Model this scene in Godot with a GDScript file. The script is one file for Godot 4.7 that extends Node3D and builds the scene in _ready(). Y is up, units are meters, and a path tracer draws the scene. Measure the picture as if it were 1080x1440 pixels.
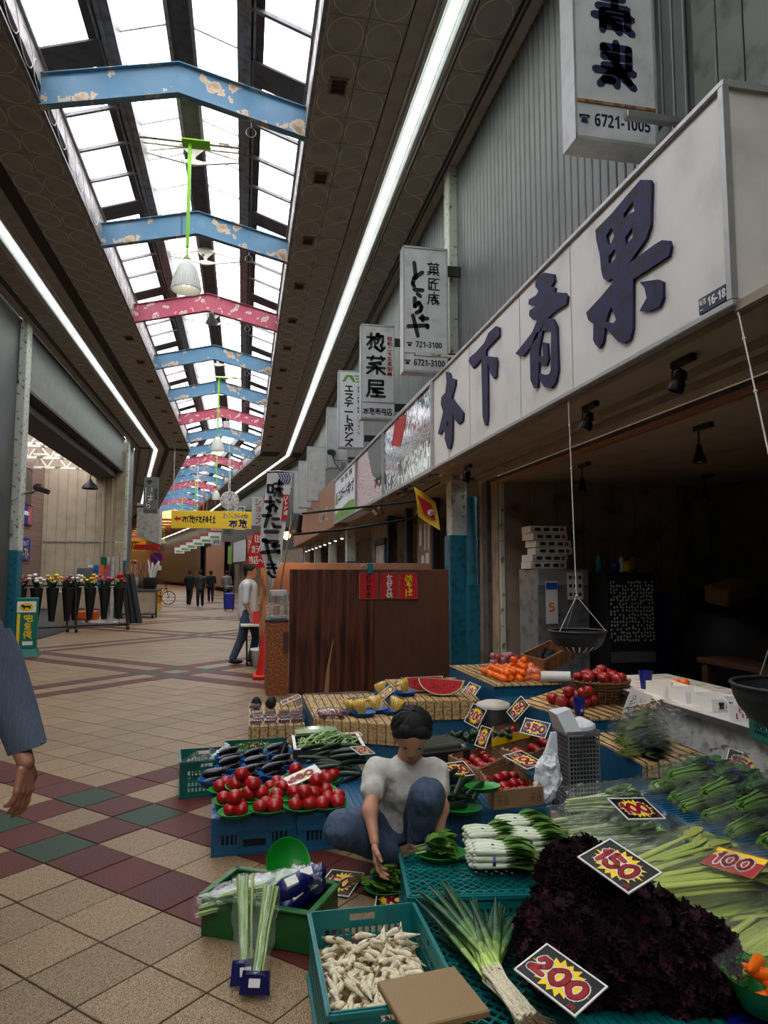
extends Node3D
# A covered shopping arcade with a greengrocer's stall. z runs back along the arcade (negative = deeper), y up, metres.

var M := {}
var names := {}
var rng := RandomNumberGenerator.new()


# ---------------------------------------------------------------- mesh builder
class MB:
	var v := PackedVector3Array()
	var n := PackedVector3Array()
	var c := PackedColorArray()
	var idx := PackedInt32Array()
	var col := Color.WHITE
	var tint := false

	func vert(p: Vector3, nn: Vector3) -> int:
		v.append(p)
		n.append(nn)
		c.append(col)
		return v.size() - 1

	func face(a: int, b: int, d: int) -> void:
		var f := (v[b] - v[a]).cross(v[d] - v[a])
		if f.dot(n[a] + n[b] + n[d]) > 0.0:
			idx.append_array([a, d, b])
		else:
			idx.append_array([a, b, d])

	func tri(a: Vector3, b: Vector3, d: Vector3, out := Vector3.ZERO) -> void:
		var f := (b - a).cross(d - a).normalized()
		if out != Vector3.ZERO and f.dot(out) < 0.0:
			f = -f
		face(vert(a, f), vert(b, f), vert(d, f))

	func quad(a: Vector3, b: Vector3, d: Vector3, e: Vector3, out := Vector3.ZERO) -> void:
		var f := (b - a).cross(d - a)
		if f.length_squared() < 1e-16:
			f = (d - a).cross(e - a)
		f = f.normalized()
		if out != Vector3.ZERO and f.dot(out) < 0.0:
			f = -f
		var i := vert(a, f)
		vert(b, f)
		vert(d, f)
		vert(e, f)
		face(i, i + 1, i + 2)
		face(i, i + 2, i + 3)

	# hexahedron of eight corners: 0-3 one ring, 4-7 the ring opposite
	func hexa(p: Array) -> void:
		var m := Vector3.ZERO
		for q in p:
			m += q / 8.0
		for f in [[0, 1, 2, 3], [4, 5, 6, 7], [0, 1, 5, 4], [1, 2, 6, 5], [2, 3, 7, 6], [3, 0, 4, 7]]:
			var o: Vector3 = (p[f[0]] + p[f[1]] + p[f[2]] + p[f[3]]) / 4.0 - m
			quad(p[f[0]], p[f[1]], p[f[2]], p[f[3]], o)

	func box(at: Vector3, s: Vector3, b := Basis.IDENTITY, bev := 0.0) -> void:
		var h := s / 2.0
		if bev <= 0.0:
			var p := []
			for q in [[-1, -1, -1], [1, -1, -1], [1, -1, 1], [-1, -1, 1], [-1, 1, -1], [1, 1, -1], [1, 1, 1], [-1, 1, 1]]:
				p.append(at + b * Vector3(q[0] * h.x, q[1] * h.y, q[2] * h.z))
			hexa(p)
			return
		bev = minf(bev, minf(h.x, minf(h.y, h.z)) * 0.9)
		for ax in 3:
			var u := (ax + 1) % 3
			var w := (ax + 2) % 3
			for sg in [-1.0, 1.0]:
				var o := Vector3.ZERO
				o[ax] = sg
				var q := []
				for k in [[-1, -1], [1, -1], [1, 1], [-1, 1]]:
					var e := Vector3.ZERO
					e[ax] = sg * h[ax]
					e[u] = k[0] * (h[u] - bev)
					e[w] = k[1] * (h[w] - bev)
					q.append(at + b * e)
				quad(q[0], q[1], q[2], q[3], b * o)
			for su in [-1.0, 1.0]:
				for sw in [-1.0, 1.0]:
					var q := []
					for k in [[0, -1], [0, 1], [1, 1], [1, -1]]:
						var e := Vector3.ZERO
						e[ax] = k[1] * (h[ax] - bev)
						e[u] = su * (h[u] if k[0] == 0 else h[u] - bev)
						e[w] = sw * (h[w] - bev if k[0] == 0 else h[w])
						q.append(at + b * e)
					var o := Vector3.ZERO
					o[u] = su
					o[w] = sw
					quad(q[0], q[1], q[2], q[3], b * o)
		for sx in [-1.0, 1.0]:
			for sy in [-1.0, 1.0]:
				for sz in [-1.0, 1.0]:
					var sg := Vector3(sx, sy, sz)
					tri(at + b * (sg * Vector3(h.x, h.y - bev, h.z - bev)), at + b * (sg * Vector3(h.x - bev, h.y, h.z - bev)), at + b * (sg * Vector3(h.x - bev, h.y - bev, h.z)), b * sg)

	# box between two corners
	func bb(lo: Vector3, hi: Vector3, bev := 0.0) -> void:
		box((lo + hi) / 2.0, (hi - lo).abs(), Basis.IDENTITY, bev)

	# beam of rectangular section between two points
	func beam(a: Vector3, b: Vector3, w: float, h: float, up := Vector3.UP) -> void:
		var d := (b - a)
		var l := d.length()
		if l < 1e-6:
			return
		d /= l
		if absf(d.dot(up)) > 0.98:
			up = Vector3.RIGHT
		var s := d.cross(up).normalized()
		box((a + b) / 2.0, Vector3(w, h, l), Basis(s, s.cross(d), -d))

	func tube(pts: Array, r, sides := 8, caps := true, flat := 1.0) -> void:
		var m := pts.size()
		if m < 2:
			return
		var t0: Vector3 = (pts[1] - pts[0]).normalized()
		var up := Vector3.UP if absf(t0.y) < 0.9 else Vector3.RIGHT
		var s := t0.cross(up).normalized()
		var first := v.size()
		for k in m:
			var t: Vector3 = ((pts[mini(k + 1, m - 1)] - pts[maxi(k - 1, 0)]) as Vector3).normalized()
			s = (s - t * s.dot(t)).normalized()
			var w := s.cross(t)
			var rr: float = r[k] if r is Array else r
			for j in sides:
				var a := TAU * j / sides
				var o := s * cos(a) + w * sin(a) * flat
				vert(pts[k] + o * rr, (s * cos(a) + w * sin(a) / maxf(flat, 0.2)).normalized())
		for k in m - 1:
			for j in sides:
				var a := first + k * sides + j
				var b := first + k * sides + (j + 1) % sides
				face(a, b, b + sides)
				face(a, b + sides, a + sides)
		if caps:
			for e in 2:
				var k := 0 if e == 0 else m - 1
				var rr: float = r[k] if r is Array else r
				if rr < 1e-5:
					continue
				var o: Vector3 = (pts[0] - pts[1]).normalized() if e == 0 else (pts[m - 1] - pts[m - 2]).normalized()
				var ce := vert(pts[k], o)
				var ring := []
				for j in sides:
					ring.append(vert(v[first + k * sides + j], o))
				for j in sides:
					face(ce, ring[j], ring[(j + 1) % sides])

	# profile of (radius, height) turned about the y axis of the transform
	func lathe(prof: Array, segs := 16, xf := Transform3D.IDENTITY, sharp := false, squash := 1.0) -> void:
		var m := prof.size()
		var nb := xf.basis.inverse().transposed()
		var rows := []
		for k in m:
			rows.append(k)
		if sharp:
			for k in m - 1:
				var d: Vector2 = prof[k + 1] - prof[k]
				var nn := Vector2(d.y, -d.x).normalized()
				_ring_pair(prof[k], prof[k + 1], nn, nn, segs, xf, nb, squash)
			return
		for k in m - 1:
			_ring_pair(prof[k], prof[k + 1], _pn(prof, k), _pn(prof, k + 1), segs, xf, nb, squash)

	func _pn(prof: Array, k: int) -> Vector2:
		var d: Vector2 = prof[mini(k + 1, prof.size() - 1)] - prof[maxi(k - 1, 0)]
		return Vector2(d.y, -d.x).normalized()

	func _ring_pair(p: Vector2, q: Vector2, np: Vector2, nq: Vector2, segs: int, xf: Transform3D, nb: Basis, squash: float) -> void:
		var f := v.size()
		for j in segs + 1:
			var a := TAU * j / segs
			var cs := Vector2(cos(a), sin(a) * squash)
			vert(xf * Vector3(p.x * cs.x, p.y, p.x * cs.y), (nb * Vector3(np.x * cs.x, np.y, np.x * cs.y)).normalized())
			vert(xf * Vector3(q.x * cs.x, q.y, q.x * cs.y), (nb * Vector3(nq.x * cs.x, nq.y, nq.x * cs.y)).normalized())
		for j in segs:
			var a := f + j * 2
			face(a, a + 1, a + 3)
			face(a, a + 3, a + 2)

	func ball(at: Vector3, r: Vector3, segs := 10, rings := 7, b := Basis.IDENTITY, lump := 0.0, ph := 0.0) -> void:
		var f := v.size()
		for i in rings + 1:
			var th := PI * i / rings
			for j in segs:
				var a := TAU * j / segs
				var d := Vector3(sin(th) * cos(a), cos(th), sin(th) * sin(a))
				var k := 1.0
				if lump > 0.0:
					k += lump * sin(3.0 * a + ph) * sin(th) + lump * 0.6 * cos(5.0 * th + ph * 2.0) * sin(th)
				vert(at + b * (d * r * k), (b * (d / r)).normalized())
		for i in rings:
			for j in segs:
				var a := f + i * segs + j
				var e := f + i * segs + (j + 1) % segs
				if i > 0:
					face(a, e, e + segs)
				if i < rings - 1:
					face(a, e + segs, a + segs)
				elif i == rings - 1:
					face(a, e, a + segs)

	# polygon in the xy plane of the transform, extruded along its z from 0 to depth
	func plate(poly: PackedVector2Array, xf: Transform3D, depth: float, back := true) -> void:
		var t := Geometry2D.triangulate_polygon(poly)
		var fz := xf.basis.z.normalized()
		for k in t.size() / 3:
			var a := poly[t[k * 3]]
			var b := poly[t[k * 3 + 1]]
			var d := poly[t[k * 3 + 2]]
			tri(xf * Vector3(a.x, a.y, depth), xf * Vector3(b.x, b.y, depth), xf * Vector3(d.x, d.y, depth), fz)
			if back:
				tri(xf * Vector3(a.x, a.y, 0), xf * Vector3(b.x, b.y, 0), xf * Vector3(d.x, d.y, 0), -fz)
		if absf(depth) < 1e-6 or not back:
			return
		var area := 0.0
		for k in poly.size():
			area += poly[k].cross(poly[(k + 1) % poly.size()])
		for k in poly.size():
			var a := poly[k]
			var b := poly[(k + 1) % poly.size()]
			var o := Vector2((b - a).y, -(b - a).x) * signf(area)
			quad(xf * Vector3(a.x, a.y, 0), xf * Vector3(b.x, b.y, 0), xf * Vector3(b.x, b.y, depth), xf * Vector3(a.x, a.y, depth), xf.basis * Vector3(o.x, o.y, 0))

	# grid of points (rows of equal length), smooth normals
	func grid(rows: Array, wrap := false) -> void:
		var f := v.size()
		var nr := rows.size()
		var nc: int = rows[0].size()
		for i in nr:
			for j in nc:
				var a: Vector3 = rows[mini(i + 1, nr - 1)][j] - rows[maxi(i - 1, 0)][j]
				var b: Vector3
				if wrap:
					b = rows[i][(j + 1) % nc] - rows[i][(j + nc - 1) % nc]
				else:
					b = rows[i][mini(j + 1, nc - 1)] - rows[i][maxi(j - 1, 0)]
				var nn := a.cross(b)
				vert(rows[i][j], nn.normalized() if nn.length_squared() > 1e-20 else Vector3.UP)
		for i in nr - 1:
			for j in (nc if wrap else nc - 1):
				var a := f + i * nc + j
				var e := f + i * nc + (j + 1) % nc
				face(a, e, e + nc)
				face(a, e + nc, a + nc)

	func add(o: MB, xf: Transform3D) -> void:
		var f := v.size()
		var nb := xf.basis.inverse().transposed()
		for k in o.v.size():
			v.append(xf * o.v[k])
			n.append((nb * o.n[k]).normalized())
			c.append(o.c[k])
		for k in o.idx:
			idx.append(k + f)

	func mesh() -> ArrayMesh:
		var m := ArrayMesh.new()
		if idx.is_empty():
			return m
		var a := []
		a.resize(Mesh.ARRAY_MAX)
		a[Mesh.ARRAY_VERTEX] = v
		a[Mesh.ARRAY_NORMAL] = n
		if tint:
			a[Mesh.ARRAY_COLOR] = c
		a[Mesh.ARRAY_INDEX] = idx
		m.add_surface_from_arrays(Mesh.PRIMITIVE_TRIANGLES, a)
		return m


const O3 := Vector3.ZERO


static func V(x: float, y: float, z: float) -> Vector3:
	return Vector3(x, y, z)


static func W(x: float, y: float) -> Vector2:
	return Vector2(x, y)


static func X(b: Vector3) -> Transform3D:
	return Transform3D(Basis.IDENTITY, b)


static func nb() -> MB:
	return MB.new()


#- naming
func numbered(called: String) -> String:
	if not names.has(called):
		names[called] = 0
		return called
	names[called] += 1
	return "%s_%03d" % [called, names[called]]

func tag(o: Node, label: String, category: String, group := "") -> Node:
	o.set_meta("label", label)
	o.set_meta("category", category)
	if group:
		o.set_meta("group", group)
	return o

func thing(called: String, label: String, category: String, at := O3, turn := O3, group := "") -> Node3D:
	var o := Node3D.new()
	o.name = numbered(called)
	add_child(o)
	o.position = at
	o.rotation = turn
	tag(o, label, category, group)
	return o

func part(parent: Node, called: String, mb, m: Material, kind := "") -> MeshInstance3D:
	var o := MeshInstance3D.new()
	o.name = called
	o.mesh = mb.mesh() if mb is MB else mb
	o.material_override = m
	parent.add_child(o, true)
	if kind:
		o.set_meta("kind", kind)
	return o

func lone(called: String, label: String, category: String, mb, m: Material, at := O3, turn := O3, group := "") -> MeshInstance3D:
	var o := MeshInstance3D.new()
	o.name = numbered(called)
	o.mesh = mb.mesh() if mb is MB else mb
	o.material_override = m
	add_child(o)
	o.position = at
	o.rotation = turn
	tag(o, label, category, group)
	return o

func struct(called: String, mb, m: Material) -> MeshInstance3D:
	var o := MeshInstance3D.new()
	o.name = numbered(called)
	o.mesh = mb.mesh() if mb is MB else mb
	o.material_override = m
	add_child(o)
	o.set_meta("kind", "structure")
	return o

func dup(o: Node3D, label: String, at: Vector3, turn := O3, group := "") -> Node3D:
	var r: Node3D = o.duplicate()
	var base: String = str(o.name)
	var cut := base.rfind("_")
	if cut > 0 and base.substr(cut + 1).is_valid_int():
		base = base.substr(0, cut)
	r.name = numbered(base)
	add_child(r)
	r.position = at
	r.rotation = turn
	r.set_meta("label", label)
	if group:
		r.set_meta("group", group)
	return r

func copies(parent: Node, called: String, m: Mesh, mat_: Material, xf: Array, cols := []) -> MultiMeshInstance3D:
	var mm := MultiMesh.new()
	mm.transform_format = MultiMesh.TRANSFORM_3D
	mm.use_colors = not cols.is_empty()
	mm.mesh = m
	mm.instance_count = xf.size()
	for k in xf.size():
		mm.set_instance_transform(k, xf[k])
		if cols:
			mm.set_instance_color(k, cols[k])
	var o := MultiMeshInstance3D.new()
	o.name = called
	o.multimesh = mm
	o.material_override = mat_
	parent.add_child(o, true)
	o.set_meta("kind", "stuff")
	return o

func rot(x: float, y: float, z := 0.0) -> Vector3:
	return V(deg_to_rad(x), deg_to_rad(y), deg_to_rad(z))

func xform(at: Vector3, deg := O3, s := Vector3.ONE) -> Transform3D:
	return Transform3D(Basis.from_euler(deg * PI / 180.0).scaled_local(s), at)

func rnd(a: float, b: float) -> float:
	return rng.randf_range(a, b)

#- materials
func noise_tex(freq: float, ramp: Array, seed_ := 1, oct := 4, kind := FastNoiseLite.TYPE_SIMPLEX_SMOOTH, size := 512, bump := 0.0) -> NoiseTexture2D:
	var f := FastNoiseLite.new()
	f.noise_type = kind
	f.frequency = freq
	f.seed = seed_
	f.fractal_octaves = oct
	var t := NoiseTexture2D.new()
	t.width = size
	t.height = size
	t.seamless = true
	t.noise = f
	if bump > 0.0:
		t.as_normal_map = true
		t.bump_strength = bump
	elif ramp:
		var g := Gradient.new()
		var offs := PackedFloat32Array()
		var cols := PackedColorArray()
		for r in ramp:
			offs.append(r[0])
			cols.append(r[1])
		g.offsets = offs
		g.colors = cols
		t.color_ramp = g
	return t

func paint(called: String, c: Color, rough := 0.6, metal := 0.0) -> StandardMaterial3D:
	var m := StandardMaterial3D.new()
	m.resource_name = called
	m.albedo_color = c
	m.roughness = rough
	m.metallic = metal
	M[called] = m
	return m

func tri_tex(m: StandardMaterial3D, t: Texture2D, s: Vector3, world := true) -> StandardMaterial3D:
	m.albedo_texture = t
	m.uv1_triplanar = true
	m.uv1_world_triplanar = world
	m.uv1_scale = s
	return m

func materials() -> void:
	var W := Color.WHITE
	var mild := noise_tex(0.012, [[0.0, Color(0.86, 0.855, 0.85)], [0.45, Color(0.96, 0.96, 0.96)], [1.0, W]], 3, 5)
	var grime := noise_tex(0.02, [[0.0, Color(0.6, 0.58, 0.55)], [0.3, Color(0.86, 0.85, 0.84)], [0.5, Color(0.97, 0.97, 0.97)], [1.0, W]], 8, 5)
	var speck := noise_tex(0.35, [[0.0, Color(0.12, 0.11, 0.1)], [0.38, Color(0.42, 0.39, 0.36)], [0.5, Color(0.86, 0.83, 0.8)], [0.68, W], [1.0, W]], 5, 2, FastNoiseLite.TYPE_VALUE)
	var fine := noise_tex(0.3, [[0.0, Color(0.6, 0.6, 0.6)], [0.5, Color(0.9, 0.9, 0.9)], [1.0, W]], 6, 3)
	var rough_t := noise_tex(0.05, [[0.0, Color(0.45, 0.45, 0.45)], [1.0, Color(0.85, 0.85, 0.85)]], 7, 4)
	var peel := func(base: Color, bare: Color, sd: int) -> NoiseTexture2D:
		return noise_tex(0.011, [[0.0, bare.darkened(0.4)], [0.22, bare], [0.27, bare.lightened(0.15)], [0.28, base], [0.6, base], [1.0, base.lightened(0.08)]], sd, 6)
	var grain := noise_tex(0.01, [[0.0, Color(0.45, 0.42, 0.4)], [0.4, Color(0.8, 0.78, 0.76)], [0.55, Color(0.95, 0.95, 0.95)], [1.0, W]], 9, 6)
	for k in 3:
		var g := tri_tex(paint("granite_tan_%d" % k, Color(0.69, 0.585, 0.45).darkened([0.0, 0.045, 0.085][k]), 0.42), speck, V(3.6, 3.6, 3.6))
		g.roughness_texture = rough_t
		g.roughness = 0.75
		g.metallic_specular = 0.3
	for q in [["tile_plum", Color(0.37, 0.175, 0.15)], ["tile_plum_dark", Color(0.34, 0.165, 0.145)], ["tile_green", Color(0.19, 0.27, 0.2)]]:
		var g := tri_tex(paint(q[0], q[1], 0.85), fine, V(3.2, 3.2, 3.2))
		g.metallic_specular = 0.28
		g.roughness_texture = rough_t
	tri_tex(paint("grout", Color(0.2, 0.17, 0.15), 0.9), fine, V(4, 4, 4))
	tri_tex(paint("asphalt", Color(0.2, 0.2, 0.21), 0.9), speck, V(3, 3, 3))
	tri_tex(paint("soffit", Color(0.6, 0.585, 0.55), 0.7), mild, V(0.4, 0.4, 0.4))
	tri_tex(paint("soffit_rim", Color(0.86, 0.85, 0.8), 0.6), mild, V(0.5, 0.5, 0.5))
	paint("soffit_joint", Color(0.2, 0.18, 0.16), 0.9)
	tri_tex(paint("fascia", Color(0.74, 0.72, 0.69), 0.5), grime, V(0.35, 0.35, 0.35))
	tri_tex(paint("beam_blue", W, 0.5), peel.call(Color(0.31, 0.49, 0.59), Color(0.76, 0.66, 0.52), 21), V(0.35, 0.35, 0.35))
	tri_tex(paint("beam_pink", W, 0.5), peel.call(Color(0.66, 0.27, 0.34), Color(0.8, 0.72, 0.66), 22), V(0.5, 0.5, 0.5))
	tri_tex(paint("truss_white", W, 0.55), peel.call(Color(0.82, 0.82, 0.76), Color(0.5, 0.4, 0.3), 23), V(0.5, 0.5, 0.5))
	tri_tex(paint("rail_grey", Color(0.5, 0.5, 0.5), 0.5, 0.2), grime, V(0.5, 0.5, 0.5))
	tri_tex(paint("dark_flash", Color(0.3, 0.28, 0.27), 0.8), grime, V(0.4, 0.4, 0.4))
	paint("silver", Color(0.75, 0.76, 0.76), 0.35, 0.7)
	paint("steel", Color(0.6, 0.6, 0.6), 0.4, 0.8)
	paint("black_metal", Color(0.04, 0.04, 0.045), 0.45, 0.3)
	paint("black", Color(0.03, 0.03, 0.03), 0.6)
	paint("dark_grey", Color(0.13, 0.13, 0.14), 0.6)
	var p := paint("pane", Color(0.93, 0.92, 1.0, 0.18), 0.15)
	p.transparency = BaseMaterial3D.TRANSPARENCY_ALPHA
	p = paint("pane_ridge", Color(0.98, 0.97, 0.93, 0.18), 0.15)
	p.transparency = BaseMaterial3D.TRANSPARENCY_ALPHA
	p = paint("tube_light", Color(0.95, 0.97, 0.95), 0.4)
	p.emission_enabled = true
	p.emission = Color(0.96, 1.0, 0.97)
	p.emission_energy_multiplier = 1.5
	p = paint("bulb_warm", Color(1, 0.9, 0.75), 0.4)
	p.emission_enabled = true
	p.emission = Color(1.0, 0.78, 0.5)
	p.emission_energy_multiplier = 6.0
	p = paint("bulb_white", Color(1, 0.98, 0.92), 0.4)
	p.emission_enabled = true
	p.emission = Color(1.0, 0.97, 0.9)
	p.emission_energy_multiplier = 3.0
	tri_tex(paint("corrugated", Color(0.44, 0.445, 0.44), 0.5, 0.25), mild, V(0.3, 0.3, 0.3))
	tri_tex(paint("corrugated_dark", Color(0.3, 0.305, 0.3), 0.5, 0.2), mild, V(0.3, 0.3, 0.3))
	tri_tex(paint("sage_board", Color(0.4, 0.43, 0.38), 0.6), grime, V(0.3, 0.3, 0.3))
	tri_tex(paint("pillar_white", W, 0.55), peel.call(Color(0.74, 0.75, 0.71), Color(0.52, 0.47, 0.36), 24), V(0.9, 0.9, 0.9))
	tri_tex(paint("pillar_teal", Color(0.07, 0.4, 0.48), 0.5), grime, V(0.6, 0.6, 0.6))
	tri_tex(paint("beige_wall", Color(0.66, 0.6, 0.5), 0.7), mild, V(0.25, 0.25, 0.25))
	tri_tex(paint("brick_pink", Color(0.62, 0.5, 0.44), 0.75), fine, V(1, 1, 1))
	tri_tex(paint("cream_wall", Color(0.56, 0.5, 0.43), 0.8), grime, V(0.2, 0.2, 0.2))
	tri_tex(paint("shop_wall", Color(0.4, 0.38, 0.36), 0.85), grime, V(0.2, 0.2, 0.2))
	tri_tex(paint("shop_ceiling", Color(0.62, 0.56, 0.48), 0.8), mild, V(0.3, 0.3, 0.3))
	tri_tex(paint("sign_white", Color(0.88, 0.86, 0.82), 0.45), mild, V(0.25, 0.25, 0.25))
	tri_tex(paint("blade_face", Color(0.8, 0.81, 0.81), 0.4), mild, V(0.5, 0.5, 0.5))
	paint("blade_bright", Color(0.9, 0.91, 0.93), 0.4)
	tri_tex(paint("aluminium", Color(0.68, 0.68, 0.67), 0.4, 0.5), mild, V(0.8, 0.8, 0.8))
	tri_tex(paint("letter_purple", Color(0.11, 0.085, 0.29), 0.7), grain, V(1.2, 1.2, 1.2))
	paint("ink", Color(0.035, 0.035, 0.045), 0.5)
	paint("ink_navy", Color(0.07, 0.06, 0.25), 0.45)
	paint("ink_red", Color(0.7, 0.06, 0.09), 0.5)
	paint("ink_white", Color(0.9, 0.89, 0.86), 0.5)
	paint("ink_yellow", Color(0.93, 0.8, 0.08), 0.5)
	paint("ink_green", Color(0.42, 0.62, 0.22), 0.5)
	paint("card_black", Color(0.05, 0.05, 0.055), 0.4)
	paint("card_red", Color(0.66, 0.06, 0.08), 0.45)
	paint("card_yellow", Color(0.95, 0.78, 0.06), 0.45)
	paint("brown_fascia", Color(0.6, 0.42, 0.31), 0.6)
	var stripe := noise_tex(0.006, [[0.0, Color(0.3, 0.24, 0.2)], [0.38, Color(0.7, 0.62, 0.56)], [0.5, Color(0.9, 0.84, 0.78)], [0.68, W], [1.0, W]], 31, 5)
	tri_tex(paint("veneer", Color(0.36, 0.19, 0.11), 0.4), stripe, V(3.2, 0.22, 3.2))
	tri_tex(paint("veneer_plain", Color(0.31, 0.19, 0.125), 0.45), mild, V(1.0, 0.3, 1.0))
	paint("veneer_scar", Color(0.62, 0.44, 0.26), 0.6)
	tri_tex(paint("osb", W, 0.6), noise_tex(0.05, [[0.0, Color(0.25, 0.12, 0.05)], [0.4, Color(0.45, 0.24, 0.1)], [0.6, Color(0.62, 0.36, 0.16)], [1.0, Color(0.75, 0.5, 0.26)]], 33, 3, FastNoiseLite.TYPE_CELLULAR), V(2, 2, 2))
	tri_tex(paint("raw_wood", Color(0.66, 0.47, 0.3), 0.7), grain, V(2, 0.4, 2))
	tri_tex(paint("ply_board", Color(0.62, 0.5, 0.33), 0.6), fine, V(1, 4, 4))
	tri_tex(paint("bamboo", Color(0.84, 0.7, 0.48), 0.6), grain, V(6, 6, 1.2), false)
	paint("thread", Color(0.07, 0.06, 0.05), 0.9)
	tri_tex(paint("cardboard", Color(0.62, 0.47, 0.32), 0.8), fine, V(1.5, 1.5, 1.5))
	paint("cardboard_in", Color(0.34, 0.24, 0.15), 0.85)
	for q in [["crate_blue", Color(0.09, 0.33, 0.46)], ["crate_teal", Color(0.02, 0.44, 0.43)], ["crate_green", Color(0.03, 0.36, 0.31)], ["crate_dark", Color(0.04, 0.22, 0.17)], ["box_green", Color(0.1, 0.36, 0.15)]]:
		tri_tex(paint(q[0], q[1], 0.42), mild, V(1.5, 1.5, 1.5))
	paint("tray_green", Color(0.1, 0.52, 0.16), 0.35)
	paint("tray_blue", Color(0.06, 0.36, 0.68), 0.35)
	paint("bowl_green", Color(0.05, 0.52, 0.12), 0.3)
	paint("navy_pack", Color(0.03, 0.05, 0.3), 0.28)
	paint("blue_cup", Color(0.02, 0.14, 0.52), 0.35)
	p = paint("film", Color(0.95, 0.97, 0.95, 0.035), 0.1)
	p.transparency = BaseMaterial3D.TRANSPARENCY_ALPHA
	p.metallic_specular = 0.7
	p = paint("white_bag", Color(0.87, 0.88, 0.88), 0.4)
	p.backlight_enabled = true
	p.backlight = Color(0.4, 0.4, 0.4)
	paint("glass_dark", Color(0.05, 0.06, 0.07), 0.1)
	p = tri_tex(paint("tomato", Color(0.66, 0.05, 0.065), 0.28), mild, V(4, 4, 4), false)
	p.subsurf_scatter_enabled = true
	p.subsurf_scatter_strength = 0.06
	tri_tex(paint("tomato_deep", Color(0.58, 0.05, 0.07), 0.3), mild, V(4, 4, 4), false)
	paint("calyx", Color(0.16, 0.36, 0.08), 0.6)
	paint("eggplant", Color(0.035, 0.02, 0.045), 0.22)
	paint("eggplant_cap", Color(0.12, 0.1, 0.1), 0.5)
	tri_tex(paint("cucumber", Color(0.07, 0.17, 0.06), 0.45), grime, V(5, 5, 5), false)
	tri_tex(paint("bean", Color(0.5, 0.62, 0.34), 0.5), mild, V(4, 4, 4), false)
	tri_tex(paint("turnip", Color(0.86, 0.82, 0.7), 0.55), noise_tex(0.03, [[0.0, Color(0.55, 0.42, 0.25)], [0.25, Color(0.86, 0.8, 0.7)], [0.5, W], [1.0, W]], 41, 4), V(6, 6, 6), false)
	paint("turnip_tip", Color(0.62, 0.5, 0.3), 0.7)
	paint("orange", Color(0.94, 0.42, 0.03), 0.4)
	tri_tex(paint("apple", W, 0.35), noise_tex(0.02, [[0.0, Color(0.78, 0.55, 0.3)], [0.25, Color(0.72, 0.25, 0.2)], [0.5, Color(0.58, 0.08, 0.11)], [1.0, Color(0.45, 0.04, 0.08)]], 42, 4), V(4, 4, 4), false)
	paint("banana", Color(0.85, 0.66, 0.12), 0.5)
	paint("banana_tip", Color(0.25, 0.2, 0.06), 0.7)
	paint("melon_flesh", Color(0.82, 0.2, 0.23), 0.4)
	paint("melon_white", Color(0.86, 0.9, 0.75), 0.5)
	paint("melon_rind", Color(0.06, 0.2, 0.07), 0.35)
	paint("seed", Color(0.05, 0.03, 0.02), 0.4)
	paint("grape", Color(0.3, 0.035, 0.1), 0.35)
	paint("red_onion", Color(0.42, 0.06, 0.16), 0.35)
	paint("avocado", Color(0.07, 0.055, 0.05), 0.7)
	p = tri_tex(paint("leaf", W, 0.5), fine, V(5, 5, 5), false)
	p.vertex_color_use_as_albedo = true
	p.backlight_enabled = true
	p.backlight = Color(0.3, 0.3, 0.3)
	p = paint("veg", W, 0.42)
	p.vertex_color_use_as_albedo = true
	p = paint("shiso", W, 0.85)
	p.metallic_specular = 0.25
	p.vertex_color_use_as_albedo = true
	paint("band_blue", Color(0.12, 0.12, 0.42), 0.4)
	paint("band_red", Color(0.65, 0.25, 0.12), 0.5)
	paint("root", Color(0.52, 0.42, 0.3), 0.9)
	p = paint("skin", Color(0.72, 0.51, 0.4), 0.5)
	p.subsurf_scatter_enabled = true
	p.subsurf_scatter_strength = 0.08
	paint("skin_tan", Color(0.62, 0.42, 0.33), 0.5)
	paint("hair", Color(0.04, 0.03, 0.025), 0.75)
	tri_tex(paint("tee", Color(0.85, 0.83, 0.78), 0.85), fine, V(2, 2, 2))
	tri_tex(paint("denim", Color(0.27, 0.33, 0.42), 0.85), grime, V(1.6, 1.6, 1.6))
	tri_tex(paint("linen_blue", Color(0.32, 0.36, 0.42), 0.9), noise_tex(0.02, [[0.0, Color(0.7, 0.7, 0.72)], [0.5, Color(0.9, 0.9, 0.9)], [1.0, W]], 51, 4), V(14, 1.2, 14))
	paint("shoe", Color(0.42, 0.36, 0.3), 0.7)
	paint("cloth_black", Color(0.05, 0.05, 0.055), 0.9)
	paint("cloth_white", Color(0.8, 0.8, 0.78), 0.9)
	paint("rope", Color(0.72, 0.7, 0.66), 0.9)
	paint("sandal", Color(0.06, 0.05, 0.05), 0.6)
	paint("cone_red", Color(0.8, 0.1, 0.06), 0.5)
	paint("flag_green", Color(0.03, 0.36, 0.16), 0.7)
	paint("flag_red", Color(0.72, 0.03, 0.07), 0.75)
	paint("sign_green", Color(0.01, 0.42, 0.36), 0.4)
	paint("sign_blue", Color(0.05, 0.12, 0.5), 0.45)
	paint("sign_yellow", Color(0.93, 0.78, 0.16), 0.5)
	paint("lime", Color(0.5, 0.78, 0.05), 0.45)
	p = paint("lamp_glass", Color(0.86, 0.87, 0.84), 0.3)
	p.backlight_enabled = true
	p.backlight = Color(0.7, 0.7, 0.68)
	p = paint("vault_sheet", Color(0.78, 0.66, 0.52), 0.6)
	p.backlight_enabled = true
	p.backlight = Color(1.0, 0.86, 0.68)
	paint("orange_plastic", Color(0.85, 0.36, 0.12), 0.5)
	paint("paper", Color(0.84, 0.83, 0.8), 0.8)
	paint("petal_red", Color(0.75, 0.05, 0.1), 0.6)
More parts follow.
